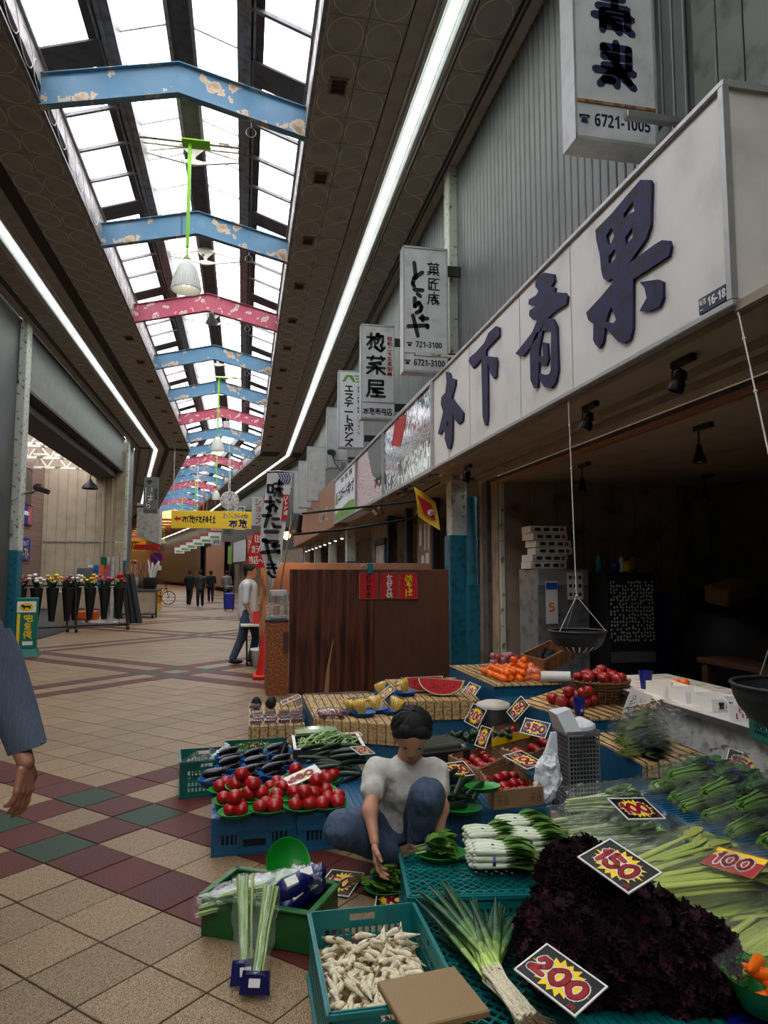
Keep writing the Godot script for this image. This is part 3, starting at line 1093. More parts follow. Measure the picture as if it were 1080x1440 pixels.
func cut_plate(mb: MB, outers: Array, holes: Array, xf: Transform3D, depth: float) -> void:
	for o in outers:
		var pieces = [PackedVector2Array(o)]
		for h in holes:
			var hp = PackedVector2Array(h)
			var cx = 0.0
			for q in hp:
				cx += q.x / hp.size()
			var next = []
			for p in pieces:
				for r in [Rect2(-500, -500, 500 + cx, 1000), Rect2(cx, -500, 500, 1000)]:
					var rp = PackedVector2Array([r.position, W(r.end.x, r.position.y), r.end, W(r.position.x, r.end.y)])
					for e in Geometry2D.intersect_polygons(p, rp):
						for g in Geometry2D.clip_polygons(e, hp):
							next.append(g)
			pieces = next
		for p in pieces:
			mb.plate(p, xf, depth)

func build_right_front() -> void:
	var sg = thing("shop_sign", "long white shop sign board with four big carved purple brush characters", "sign", V(2.5, 2.92, -6.13))
	var off = -sg.position
	var b = nb()
	b.bb(V(2.515, 2.93, -9.12), V(3.03, 4.15, -3.165))
	part(sg, "board", b, M.sign_white).position = off
	b = nb()
	b.bb(V(2.49, 2.905, -9.14), V(2.56, 2.945, -3.14), 0.006)
	b.bb(V(2.49, 4.13, -9.14), V(2.56, 4.17, -3.14), 0.006)
	b.bb(V(2.49, 2.945, -3.18), V(2.53, 4.13, -3.14))
	b.bb(V(2.49, 2.945, -9.14), V(2.53, 4.13, -9.1))
	b.bb(V(2.53, 4.13, -3.19), V(3.04, 4.17, -3.14))
	b.bb(V(2.53, 2.905, -3.19), V(3.04, 2.945, -3.14))
	part(sg, "frame", b, M.aluminium).position = off
	for z in [-8.4, -7.55, -6.05, -5.0]:
		b = nb()
		b.bb(V(2.512, 2.95, z - 0.002), V(2.5165, 4.13, z + 0.002))
		part(sg, "panel_joint", b, M.rail_grey).position = off
	var face = face_left(V(2.515, 0, 0))
	for q in [[[[W(-8.451, 4.079), W(-8.285, 4.016), W(-8.225, 3.932), W(-8.02, 3.854), W(-8.046, 3.789), W(-8.195, 3.671), W(-7.738, 3.374), W(-7.762, 3.296), W(-7.921, 3.282), W(-8.059, 3.361), W(-8.152, 3.468), W(-8.186, 3.142), W(-8.288, 3.045), W(-8.388, 3.07), W(-8.527, 3.225), W(-8.498, 3.295), W(-8.603, 3.365), W(-8.699, 3.308), W(-8.837, 3.351), W(-8.667, 3.501), W(-8.583, 3.589), W(-8.689, 3.713), W(-8.659, 3.799), W(-8.471, 3.812), W(-8.415, 3.933)]], [[W(-8.403, 3.436), W(-8.341, 3.385), W(-8.431, 3.36)]]], [[[W(-6.633, 4.032), W(-6.535, 3.979), W(-6.539, 3.899), W(-6.928, 3.879), W(-6.94, 3.814), W(-6.638, 3.708), W(-6.606, 3.65), W(-6.637, 3.514), W(-6.705, 3.499), W(-6.805, 3.586), W(-6.888, 3.735), W(-6.902, 3.147), W(-6.941, 3.062), W(-6.995, 3.073), W(-7.065, 3.183), W(-7.088, 3.827), W(-7.363, 3.802), W(-7.524, 3.934), W(-7.481, 3.965), W(-7.277, 3.958), W(-6.989, 3.972), W(-6.85, 4.036)]], []], [[[W(-5.624, 4.114), W(-5.443, 4.083), W(-5.263, 3.99), W(-5.249, 3.929), W(-5.312, 3.906), W(-5.242, 3.864), W(-5.254, 3.832), W(-5.07, 3.753), W(-5.022, 3.702), W(-5.04, 3.649), W(-5.279, 3.668), W(-5.422, 3.658), W(-5.543, 3.616), W(-5.607, 3.568), W(-5.935, 3.496), W(-6.121, 3.581), W(-5.729, 3.649), W(-5.605, 3.724), W(-5.692, 3.756), W(-5.786, 3.831), W(-5.77, 3.873), W(-5.637, 3.855), W(-5.794, 3.936), W(-5.779, 3.977), W(-5.619, 3.953), W(-5.569, 3.972), W(-5.634, 4.039)], [W(-5.635, 3.617), W(-5.502, 3.592), W(-5.582, 3.443), W(-5.603, 3.243), W(-5.627, 3.131), W(-5.708, 3.142), W(-5.78, 3.235), W(-5.781, 3.507), W(-5.687, 3.582)], [W(-5.526, 3.6), W(-5.421, 3.675), W(-5.293, 3.618), W(-5.226, 3.525), W(-5.217, 3.157), W(-5.264, 3.078), W(-5.355, 3.043), W(-5.479, 3.086), W(-5.582, 3.18), W(-5.591, 3.239), W(-5.486, 3.194), W(-5.393, 3.178), W(-5.358, 3.198), W(-5.332, 3.512), W(-5.375, 3.548)], [W(-5.507, 3.491), W(-5.415, 3.45), W(-5.398, 3.309), W(-5.435, 3.265), W(-5.529, 3.288), W(-5.598, 3.358), W(-5.584, 3.392), W(-5.501, 3.366), W(-5.509, 3.44)]], []], [[[W(-4.549, 4.019), W(-4.321, 4.022), W(-4.129, 4.044), W(-3.951, 4.061), W(-3.848, 4.001), W(-3.827, 3.965), W(-3.856, 3.702), W(-3.908, 3.641), W(-4.119, 3.572), W(-3.816, 3.559), W(-3.739, 3.55), W(-3.672, 3.514), W(-3.654, 3.469), W(-3.678, 3.42), W(-3.793, 3.426), W(-4.073, 3.442), W(-4.096, 3.115), W(-4.131, 3.058), W(-4.204, 3.049), W(-4.277, 3.083), W(-4.368, 3.17), W(-4.452, 3.251), W(-4.482, 3.155), W(-4.542, 3.124), W(-4.595, 3.171), W(-4.627, 3.215), W(-4.616, 3.331), W(-4.693, 3.392), W(-4.721, 3.458), W(-4.514, 3.488), W(-4.309, 3.532), W(-4.346, 3.565), W(-4.394, 3.56), W(-4.457, 3.612), W(-4.482, 3.681), W(-4.496, 3.807), W(-4.54, 3.937)], [W(-3.892, 3.356), W(-3.799, 3.324), W(-3.749, 3.286), W(-3.752, 3.186), W(-3.794, 3.147), W(-3.904, 3.161), W(-4.008, 3.2), W(-3.983, 3.22), W(-3.924, 3.255), W(-3.943, 3.329), W(-3.997, 3.39)]], [[W(-4.043, 3.967), W(-4.03, 3.889), W(-4.1, 3.906), W(-4.159, 3.906), W(-4.164, 3.94)], [W(-4.326, 3.929), W(-4.291, 3.848), W(-4.332, 3.815), W(-4.38, 3.827), W(-4.4, 3.901)], [W(-4.06, 3.795), W(-4.061, 3.725), W(-4.148, 3.711), W(-4.152, 3.77)], [W(-4.289, 3.753), W(-4.281, 3.686), W(-4.34, 3.671), W(-4.379, 3.689), W(-4.368, 3.737)], [W(-4.357, 3.364), W(-4.298, 3.248), W(-4.345, 3.238), W(-4.434, 3.283), W(-4.399, 3.337)]]]]:
		b = nb()
		cut_plate(b, q[0], q[1], face, 0.022)
		part(sg, "letter", b, M.letter_purple).position = off
	b = nb()
	b.bb(V(2.498, 2.955, -3.42), V(2.514, 3.045, -3.2))
	var ap = part(sg, "address_plate", b, M.ink_navy)
	ap.position = off
	ap.set_meta("label", "small dark blue address plate reading 16-18")
	latin(ap, "number", "16-18", 0.07, M.ink_white, face_left(V(2.4975, 3.0, -3.268)), "Droid Sans", true, 0.85)
	b = nb()
	for k in 2:
		words(b, ["近吉", "一丁"][k], face_left(V(2.498, 0, 0)), W(-3.412, 3.003 - k * 0.04), 0.026, 0.03, 0.005, 0.15, false, 0.001)
	part(ap, "district", b, M.ink_white)
	b = nb()
	b.bb(V(3.09, 2.9, -9.9), V(3.25, 7.68, 14))
	var w = struct("wall_right", b, M.corrugated_dark)
	var rib = nb()
	rib.box(V(-0.012, 5.85, 0), V(0.03, 3.66, 0.118), Basis.IDENTITY, 0.008)
	var rm = rib.mesh()
	var z = -9.68
	while z < -4.2:
		part(w, "rib_board", rm, M.corrugated).position = V(3.085, 0, z)
		z += 0.138
	rib = nb()
	rib.box(V(-0.012, 5.85, 0), V(0.024, 3.66, 0.235), Basis.IDENTITY, 0.01)
	rm = rib.mesh()
	z = -4.02
	while z < 2.0:
		part(w, "sage_board", rm, M.sage_board).position = V(3.075, 0, z)
		z += 0.25
	b = nb()
	b.bb(V(2.93, 2.05, -9.95), V(3.17, 7.66, -9.7), 0.012)
	var pl = thing("pillar", "tall arcade pillar, peeling white above and teal below, beside the greengrocer's sign", "pillar", V(3.05, 0, -9.82))
	part(pl, "upper_shaft", b, M.pillar_white).position = -pl.position
	b = nb()
	b.bb(V(2.9, 0, -9.97), V(3.17, 2.06, -9.68), 0.012)
	part(pl, "lower_shaft", b, M.pillar_teal).position = -pl.position
	b = nb()
	b.tube([V(3.1, 5.5, -9.63), V(3.1, 7.6, -9.63)], 0.03, 8)
	b.tube([V(3.1, 4.2, -9.63), V(3.1, 5.3, -9.63)], 0.022, 8)
	part(pl, "drain", b, M.pillar_white).position = -pl.position
	b = nb()
	b.bb(V(2.895, 1.93, -9.79), V(2.905, 2.0, -9.75))
	b.bb(V(2.895, 1.78, -9.79), V(2.905, 1.92, -9.75))
	part(pl, "sticker", b, M.flag_red).position = -pl.position
	var pb = thing("pipe_cover", "teal round pipe cover with a teal box below, right of the pillar", "pipe", V(3.2, 0, -9.58))
	b = nb()
	b.lathe([W(0.075, 1.35), W(0.085, 1.37), W(0.085, 2.0), W(0.075, 2.02), W(0.075, 2.6), W(0.0, 2.62)], 14)
	part(pb, "pipe", b, M.pillar_teal)
	b = nb()
	b.box(V(0, 0.68, 0), V(0.18, 1.36, 0.16), Basis.IDENTITY, 0.01)
	part(pb, "box", b, M.pillar_teal)
	b = nb()
	b.bb(V(2.56, 2.86, -9.14), V(3.26, 2.915, -2.2))
	b.bb(V(2.9, 2.8, -9.14), V(2.98, 2.86, -2.2))
	b.bb(V(3.1, 2.79, -9.14), V(3.26, 2.86, -2.2))
	struct("trim_sign_soffit", b, M.shop_ceiling)
	b = nb()
	b.bb(V(3.26, 2.74, -9.14), V(3.36, 2.78, -2.2))
	struct("trim_shutter_slot", b, M.dark_flash)
	b = nb()
	b.bb(V(3.27, 2.7, -9.14), V(3.29, 2.76, -2.2))
	b.bb(V(3.34, 2.7, -9.14), V(3.36, 2.76, -2.2))
	struct("trim_shutter_rail", b, M.brown_fascia)
	spotlight(V(2.7, 2.86, -3.89), "black track spotlight under the sign nearest the sign's near end", 0, false)
	spotlight(V(2.7, 2.86, -5.1), "lit black track spotlight under the middle of the sign", 0, true)
	spotlight(V(2.74, 2.86, -8.35), "small lit track spotlight under the far end of the sign beside the pillar", 0, true)
	spotlight(V(3.66, 2.72, -5.04), "black cone spotlight on the shop ceiling, right of the hanging basket's cord", 1, false)
	spotlight(V(3.67, 2.72, -7.1), "black cone spotlight on the shop ceiling, above the boxes on the cabinet", 1, false)
	spotlight(V(5.58, 2.72, -7.63), "black cone spotlight deep in the dark shop", 1, false)
	blade("blade_sign", "white box sign with navy characters above the shop sign's near end", 2.33, 3.0, 4.68, 6.6, -4.5, 0)
	blade("blade_sign", "white box sign with black brush characters and two phone numbers by the pillar", 2.17, 2.83, 4.36, 6.2, -9.45, 1)
	blade("blade_sign", "grey white box sign with three heavy black characters and a red side line", 2.07, 2.7, 4.35, 6.13, -12.5, 2)
	blade("blade_sign", "bright white box sign with a green emblem and a black katakana column", 2.05, 2.64, 4.34, 6.12, -15.5, 3)
	for q in [["blank grey back of a box sign, behind the one with the green emblem", 2.15, 2.72, 4.35, 6.0, -18.6], ["pale lilac blank box sign, third behind the green emblem sign", 2.1, 2.74, 4.0, 5.9, -24.0], ["narrow blank box sign between two larger blank ones", 2.0, 2.5, 4.0, 5.8, -26.5], ["blank box sign above the brown shop fascia", 1.95, 2.6, 3.95, 5.7, -28.5]]:
		blade("blade_sign", q[0], q[1], q[2], q[3], q[4], q[5], 9)

func spotlight(at: Vector3, label: String, style: int, lit: bool) -> void:
	var t = thing("spotlight", label, "spotlight", at)
	var b = nb()
	b.box(V(0, -0.022, 0.02), V(0.045, 0.044, 0.22), Basis.IDENTITY, 0.006)
	part(t, "track_box", b, M.black)
	b = nb()
	if style == 0:
		for s in [-1.0, 1.0]:
			b.tube([V(0, -0.05, -0.03), V(0.045 * s, -0.07, -0.03), V(0.05 * s, -0.13, -0.03)], 0.006, 6)
		part(t, "yoke", b, M.black_metal)
		b = nb()
		var tilt = Transform3D(Basis.from_euler(V(0.25, 0, -0.3)), V(0, -0.13, -0.03))
		b.lathe([W(0.0, 0.06), W(0.03, 0.058), W(0.036, 0.03), W(0.036, 0.0), W(0.05, -0.02), W(0.052, -0.075), W(0.046, -0.075), W(0.042, -0.03), W(0.0, -0.02)], 16, tilt)
		for k in 3:
			b.lathe([W(0.036, 0.012 + k * 0.012), W(0.042, 0.014 + k * 0.012), W(0.036, 0.016 + k * 0.012)], 16, tilt)
		part(t, "housing", b, M.black_metal)
		b = nb()
		b.lathe([W(0.0, -0.052), W(0.045, -0.05), W(0.045, -0.06), W(0.0, -0.064)], 14, tilt)
		part(t, "lens", b, M.bulb_warm if lit else M.glass_dark)
		if lit:
			var l = SpotLight3D.new()
			l.name = "spot_beam"
			l.light_color = Color(1.0, 0.86, 0.66)
			l.light_energy = 0.9
			l.spot_angle = 38.0
			l.spot_range = 20.0
			l.spot_attenuation = 2.0
			l.light_size = 0.04
			l.shadow_enabled = true
			add_child(l, true)
			l.position = at + V(-0.02, -0.21, -0.05)
			l.rotation = V(-PI / 2.0, 0, 0)
	else:
		b.tube([V(0, -0.04, -0.04), V(0, -0.17, -0.04)], 0.007, 6)
		part(t, "stem", b, M.black_metal)
		b = nb()
		b.lathe([W(0.0, -0.15), W(0.022, -0.16), W(0.026, -0.21), W(0.055, -0.29), W(0.056, -0.31), W(0.05, -0.305), W(0.02, -0.22)], 16, X(V(0, 0, -0.04)))
		part(t, "housing", b, M.black_metal)
		b = nb()
		b.lathe([W(0.0, -0.28), W(0.048, -0.296), W(0.0, -0.31)], 14, X(V(0, 0, -0.04)))
		part(t, "lens", b, M.lamp_glass)
func blade(called: String, label: String, x0: float, x1: float, y0: float, y1: float, z: float, what: int) -> void:
	var t = thing(called, label, "sign", V((x0 + x1) / 2.0, y0, z), O3, "box signs along the right-hand wall")
	var w = x1 - x0
	var h = y1 - y0
	var b = nb()
	b.box(V(0, h / 2.0, -0.1), V(w - 0.01, h - 0.01, 0.19))
	part(t, "case", b, M.blade_bright if what == 3 else M.blade_face)
	b = nb()
	for e in [[0.0, 0.01, w, 0.03], [0.0, h - 0.01, w, 0.03]]:
		b.box(V(e[0], e[1], -0.1), V(e[2], e[3], 0.21))
	for s in [-1.0, 1.0]:
		b.box(V((w / 2.0 - 0.008) * s, h / 2.0, -0.1), V(0.018, h, 0.21))
	part(t, "frame", b, M.aluminium)
	for y in [0.18, h - 0.35]:
		b = nb()
		b.bb(V(w / 2.0, y, -0.14), V(3.07 - t.position.x, y + 0.14, -0.07))
		part(t, "bracket", b, M.dark_grey)
	var f = X(V(0, 0, -0.003))
	b = nb()
	if what == 0:
		letters(t, "letter", "木下青果", f, W(-0.16, 1.76), 0.31, 0.34, 0.062, M.ink_navy, 0.28, true)
		b.box(V(0, 0.3, 0.0), V(w - 0.03, 0.022, 0.012))
		part(t, "divider", b, M.raw_wood)
		phone(t, W(-0.26, 0.13), 0.075, M.ink_navy)
		latin(t, "phone_number", "6721-1005", 0.135, M.ink_navy, X(V(0.05, 0.165, -0.003)), "Droid Sans", true, 0.72)
		b = nb()
		b.box(V(0.16, 0.08, 0.2), V(0.42, 0.05, 0.06), Basis.IDENTITY, 0.005)
		b.box(V(0.34, 0.06, 0.09), V(0.05, 0.1, 0.24), Basis.IDENTITY, 0.005)
		part(t, "lamp_arm", b, M.steel)
	elif what == 1:
		letters(t, "letter", "菓匠庵", f, W(0.03, 1.44), 0.17, 0.18, 0.02, M.ink, 0.22, true)
		for q in [["と", -0.24, 1.2, 0.22, 0.4], ["ら", -0.2, 0.86, 0.18, 0.28], ["や", -0.26, 0.52, 0.32, 0.3]]:
			letters(t, "letter", q[0], f, W(q[1], q[2]), q[3], q[4], 0.06, M.ink)
		phone(t, W(-0.24, 0.365), 0.07, M.ink)
		latin(t, "phone_number", "721-3100", 0.12, M.ink, X(V(0.045, 0.4, -0.003)), "Droid Sans", true, 0.78)
		phone(t, W(-0.27, 0.1), 0.08, M.ink)
		latin(t, "phone_number", "6721-3100", 0.13, M.ink, X(V(0.05, 0.135, -0.003)), "Droid Sans", true, 0.75)
		b = nb()
		b.box(V(0, 0.27, 0.0), V(w - 0.03, 0.014, 0.01))
		part(t, "divider", b, M.steel)
		b = nb()
		b.box(V(0.1, 0.2, 0.14), V(0.6, 0.035, 0.06), Basis.IDENTITY, 0.005)
		b.beam(V(0.38, 0.2, 0.13), V(0.46, 0.05, -0.1), 0.03, 0.03)
		part(t, "lamp_arm", b, M.pillar_white)
	elif what == 2:
		letters(t, "letter", "惣菜屋", f, W(-0.2, 1.28), 0.33, 0.33, 0.05, M.ink, 0.3, true)
		letters(t, "letter", "布施壱号店", f, W(-0.27, 0.08), 0.095, 0.12, 0.017, M.ink, 0.16)
		letters(t, "red_letter", "昭和二十五年創業", f, W(0.18, 1.49), 0.085, 0.08, 0.014, M.ink_red, 0.2, true)
		b = nb()
		b.box(V(0, 0.31, 0.0), V(w - 0.03, 0.012, 0.01))
		part(t, "divider", b, M.steel)
	elif what == 3:
		letters(t, "letter", "エステートボンズ", f, W(-0.15, 1.29), 0.18, 0.165, 0.034, M.ink, 0.08, true)
		letters(t, "small_letter", "賃貸・売買・管理・リフォーム", f, W(0.14, 1.36), 0.06, 0.062, 0.009, M.ink, 0.28, true)
		b = nb()
		b.plate(PackedVector2Array([W(-0.22, 1.52), W(-0.12, 1.68), W(0.02, 1.68), W(0.1, 1.52), W(0.03, 1.52), W(-0.04, 1.63), W(-0.08, 1.63), W(-0.15, 1.52)]), f, 0.003, false)
		for k in 3:
			b.plate(PackedVector2Array([W(0.06 + k * 0.025, 1.68 - k * 0.065), W(0.17 + k * 0.025, 1.68 - k * 0.065), W(0.18 + k * 0.025, 1.65 - k * 0.065), W(0.07 + k * 0.025, 1.65 - k * 0.065)]), f, 0.003, false)
		part(t, "emblem", b, M.ink_green)
func phone(t: Node3D, at: Vector2, s: float, m: Material) -> void:
	var b = nb()
	var f = X(V(0, 0, -0.003))
	b.plate(PackedVector2Array([at + W(-0.4, 0) * s, at + W(0.4, 0) * s, at + W(0.25, 0.55) * s, at + W(-0.25, 0.55) * s]), f, 0.004, false)
	bar2(b, f, at + W(-0.42, 0.75) * s, at + W(0.42, 0.75) * s, s * 0.2, 0.004)
	bar2(b, f, at + W(-0.45, 0.72) * s, at + W(-0.45, 0.6) * s, s * 0.25, 0.004)
	bar2(b, f, at + W(0.45, 0.72) * s, at + W(0.45, 0.6) * s, s * 0.25, 0.004)
	part(t, "phone_mark", b, m)

#- left-hand side
func face_right(at: Vector3) -> Transform3D:
	return Transform3D(Basis(V(0, 0, -1), V(0, 1, 0), V(1, 0, 0)), at)

func build_left_side() -> void:
	var b = nb()
	b.bb(V(-5.6, 0, -17.7), V(-5.35, 7.68, 14))
	struct("wall_left", b, M.corrugated_dark)
	b = nb()
	b.bb(V(-5.6, 6.1, -32.9), V(-5.37, 7.68, -17.7))
	var hd = struct("wall_left", b, M.corrugated_dark)
	var rib = nb()
	rib.box(V(0.012, 6.88, 0), V(0.024, 1.52, 0.142), Basis.IDENTITY, 0.006)
	var rm = rib.mesh()
	for k in 100:
		part(hd, "rib_board", rm, M.corrugated).position = V(-5.37, 0, -17.85 - k * 0.15)
	b = nb()
	b.bb(V(-5.62, 6.04, -32.9), V(-5.33, 6.12, -17.7))
	part(hd, "lower_trim", b, M.dark_flash)
	b = nb()
	b.bb(V(-5.36, 7.52, -32.9), V(-5.32, 7.6, -17.7))
	part(hd, "upper_trim", b, M.dark_flash)
	b = nb()
	b.bb(V(-6.5, 5.75, -32.9), V(-5.62, 6.3, -17.7))
	struct("trim_shutter_housing", b, M.dark_flash)
	for q in [[-18.0, "tall left pillar at the edge of the picture, white above and teal below", 2.05], [-33.3, "left pillar beyond the flower stall, white with a short teal band", 2.1]]:
		var pl = thing("pillar", q[1], "pillar", V(-5.4, 0, q[0]))
		b = nb()
		b.box(V(0.0, (7.66 + q[2]) / 2.0, 0), V(0.42, 7.66 - q[2], 0.4), Basis.IDENTITY, 0.015)
		part(pl, "upper_shaft", b, M.pillar_white)
		b = nb()
		b.box(V(0.0, q[2] / 2.0, 0), V(0.43, q[2], 0.41), Basis.IDENTITY, 0.015)
		part(pl, "lower_shaft", b, M.pillar_teal)
		if q[0] > -20:
			b = nb()
			b.box(V(0.0, 2.6, 0.26), V(0.22, 0.36, 0.12), Basis.IDENTITY, 0.02)
			b.tube([V(0.0, 3.2, 0.22), V(0.1, 3.25, 0.24), V(0.3, 3.45, 0.1), V(0.6, 3.5, -0.1)], 0.015, 6)
			part(pl, "meter_box", b, M.aluminium)
			b = nb()
			b.tube([V(0.2, 3.42, 0), V(0.45, 3.45, 0)], 0.03, 8)
			part(pl, "lamp_arm", b, M.rail_grey)
			b = nb()
			b.box(V(0.62, 3.52, 0), V(0.34, 0.12, 0.26), Basis.from_euler(V(0, 0, -0.35)), 0.02)
			b.box(V(0.55, 3.6, 0), V(0.1, 0.1, 0.1))
			part(pl, "floodlight", b, M.dark_grey)
	b = nb()
	b.bb(V(-9.2, 0, -33.0), V(-5.6, 8.0, -32.75))
	var bw = struct("wall_recess_back", b, M.beige_wall)
	for k in 9:
		b = nb()
		b.box(V(-8.62 + k * 0.4, 1.45, -32.735), V(0.388, 2.86, 0.03), Basis.IDENTITY, 0.008)
		part(bw, "panel", b, M.beige_wall)
		b = nb()
		b.box(V(-8.62 + k * 0.4, 4.95, -32.735), V(0.388, 4.05, 0.03), Basis.IDENTITY, 0.008)
		part(bw, "panel", b, M.beige_wall)
	b = nb()
	b.bb(V(-9.0, 2.87, -32.73), V(-5.6, 2.93, -32.69))
	part(bw, "rail", b, M.rail_grey)
	b = nb()
	b.tube([V(-6.1, 0, -32.62), V(-6.1, 5.9, -32.62)], 0.06, 8)
	b.tube([V(-5.75, 0, -32.62), V(-5.75, 5.9, -32.62)], 0.04, 8)
	part(bw, "downpipe", b, M.beige_wall)
	b = nb()
	b.bb(V(-8.9, 0, -33.0), V(-8.6, 7.6, -17.7))
	var tw = struct("wall_recess_left", b, M.cream_wall)
	for k in 60:
		b = nb()
		b.bb(V(-8.61, 0.1 + k * 0.1, -32.72), V(-8.575 - 0.006 * float(k % 2), 0.18 + k * 0.1, -20.0))
		part(tw, "tile_course", b, M.brick_pink)
	b = nb()
	b.bb(V(-8.58, 4.2, -30.7), V(-8.52, 5.75, -28.5), 0.01)
	part(tw, "window_frame", b, M.black)
	for k in 2:
		b = nb()
		b.bb(V(-8.53, 4.3, -30.6 + k * 1.04), V(-8.51, 5.65, -29.64 + k * 1.04))
		part(tw, "pane", b, M.glass_dark)
	b = nb()
	b.bb(V(-9.2, 7.6, -33.0), V(-5.6, 7.63, -17.7))
	struct("window_recess_roof", b, M.pane_ridge)
	b = nb()
	b.bb(V(-9.2, 0, -17.7), V(-5.6, 7.68, -17.5))
	struct("wall_recess_front", b, M.corrugated_dark)
	for z in [-31.0, -28.4, -25.8]:
		var t = thing("roof_truss", "white lattice roof truss in the side recess, %s" % {-31.0: "farthest", -28.4: "middle one", -25.8: "nearest"}[z], "truss", V(-7.3, 5.9, z), O3, "trusses of the side recess")
		b = nb()
		b.beam(V(-1.6, 0, 0), V(1.6, 0, 0), 0.09, 0.1)
		b.beam(V(-1.6, 0.55, 0), V(1.6, 0.55, 0), 0.07, 0.08)
		for k in 4:
			b.beam(V(-1.5 + k * 0.75, 0, 0), V(-1.15 + k * 0.75, 0.55, 0), 0.05, 0.06)
			b.beam(V(-1.15 + k * 0.75, 0.55, 0), V(-0.75 + k * 0.75, 0, 0), 0.05, 0.06)
		part(t, "truss", b, M.truss_white)
	var rl = thing("pendant_lamp", "dark metal bell lamp hanging before the beige panelled wall", "lamp", V(-6.35, 5.05, -31.0))
	b = nb()
	b.lathe([W(0.0, 0.42), W(0.06, 0.4), W(0.1, 0.3), W(0.3, 0.12), W(0.33, 0.0), W(0.3, 0.01), W(0.08, 0.26)], 20)
	part(rl, "shade", b, M.dark_grey)
	b = nb()
	b.tube([V(0, 0.4, 0), V(0, 0.8, 0)], 0.025, 6)
	part(rl, "rod", b, M.dark_grey)
	var s1 = thing("wall_sign", "blue shop sign with white and yellow lettering on the tiled wall", "sign", V(-8.56, 2.05, -29.8))
	b = nb()
	b.box(V(0.02, 0.45, 0), V(0.05, 0.9, 2.0), Basis.IDENTITY, 0.01)
	part(s1, "board", b, M.sign_blue)
	letters(s1, "letter", "トマト", face_right(V(0.047, 0, 0)), W(-0.1, 0.08), 0.3, 0.4, 0.06, M.ink_yellow, 0.05)
	letters(s1, "letter", "円ショップ", face_right(V(0.047, 0, 0)), W(-0.35, 0.6), 0.2, 0.2, 0.03, M.ink_white, 0.1)
	latin(s1, "numeral", "0", 0.75, M.ink_white, face_right(V(0.05, 0.42, 0.7)))
	var s2 = thing("wall_sign", "framed blue and pink poster under the window of the tiled wall", "sign", V(-8.56, 3.5, -29.8))
	b = nb()
	b.box(V(0.02, 0.36, 0), V(0.06, 0.85, 2.1), Basis.IDENTITY, 0.01)
	part(s2, "frame", b, M.black)
	b = nb()
	b.box(V(0.05, 0.36, 0.25), V(0.012, 0.72, 1.4))
	part(s2, "poster", b, M.sign_blue)
	b = nb()
	b.box(V(0.05, 0.36, -0.74), V(0.012, 0.72, 0.5))
	part(s2, "poster", b, M.beam_pink)
	b = nb()
	b.box(V(0.057, 0.42, 0.1), V(0.006, 0.16, 1.2))
	part(s2, "band", b, M.paper)
	b = nb()
	b.plate(PackedVector2Array([W(-9, 14.5), W(-4.75, 14.5), W(-4.55, 19.0), W(-4.75, 23.5), W(-4.9, 25.5), W(-9, 32.7)]), Transform3D(Basis(V(1, 0, 0), V(0, 0, -1), V(0, 1, 0)), V(0, 0.0, 0)), 0.02)
	struct("floor_recess", b, M.asphalt)
	b = nb()
	sweep(b, [W(-4.36, 0), W(-4.36, 7.68), W(-4.7, 7.68), W(-4.7, 0)], 33.6, 130)
	struct("wall_left", b, M.corrugated)
	var f = along(34.0)
	var ih = thing("blade_sign", "grey box sign with three outlined characters under the left soffit", "sign", V(-4.28, 4.32, -34.0))
	b = nb()
	b.box(V(0, 0.84, 0), V(0.64, 1.68, 0.2), Basis.IDENTITY, 0.01)
	part(ih, "case", b, M.corrugated)
	b = nb()
	b.box(V(-0.5, 1.3, 0), V(0.4, 0.08, 0.08))
	b.box(V(-0.5, 0.3, 0), V(0.4, 0.08, 0.08))
	part(ih, "bracket", b, M.dark_grey)
	b = nb()
	letters(ih, "letter", "いはら", X(V(0, 0, 0.101)), W(-0.26, 0.92), 0.34, 0.31, 0.085, M.ink, 0.12, true)
	letters(ih, "letter", "店街買", X(V(0, 0, 0.101)), W(0.17, 1.0), 0.12, 0.14, 0.025, M.ink, 0.3, true)
	letters(ih, "letter_inner", "いはら", X(V(0, 0, 0.104)), W(-0.26, 0.92), 0.34, 0.31, 0.04, M.ink_white, 0.12, true)
	b = nb()
	b.plate(PackedVector2Array([W(-0.22, 1.48), W(-0.14, 1.55), W(0.0, 1.55), W(0.08, 1.48), W(-0.07, 1.32)]), X(V(0, 0, 0.101)), 0.003, false)
	part(ih, "emblem", b, M.dark_grey)
	latin(ih, "phone_number", "6722-0388", 0.15, M.ink, X(V(0, 0.1, 0.101)), "Droid Sans", true, 0.75)
	var cb = thing("sign_box", "cream box sign with a dark red underside jutting from the left wall", "sign", V(-4.75, 3.0, -37.5))
	b = nb()
	b.hexa([V(-0.55, 0.4, 0.6), V(0.55, 0.0, 0.6), V(0.55, 0.0, -0.6), V(-0.55, 0.4, -0.6), V(-0.55, 2.1, 0.6), V(0.55, 1.75, 0.6), V(0.55, 1.75, -0.6), V(-0.55, 2.1, -0.6)])
	part(cb, "case", b, M.fascia)
	b = nb()
	b.bb(V(-0.6, -0.25, -0.6), V(0.5, -0.02, 0.6))
	part(cb, "awning", b, M.flag_red)
	var np = thing("road_sign", "round blue and red no-parking sign under the cream box", "sign", V(-4.3, 2.3, -37.0))
	b = nb()
	b.lathe([W(0, 0.02), W(0.33, 0.02), W(0.33, -0.01), W(0, -0.01)], 24, Transform3D(Basis(Vector3.RIGHT, PI / 2.0), O3), true)
	part(np, "disc", b, M.flag_red)
	b = nb()
	b.lathe([W(0, 0.026), W(0.26, 0.026), W(0.26, 0.0)], 24, Transform3D(Basis(Vector3.RIGHT, PI / 2.0), O3), true)
	part(np, "field", b, M.sign_blue)
	b = nb()
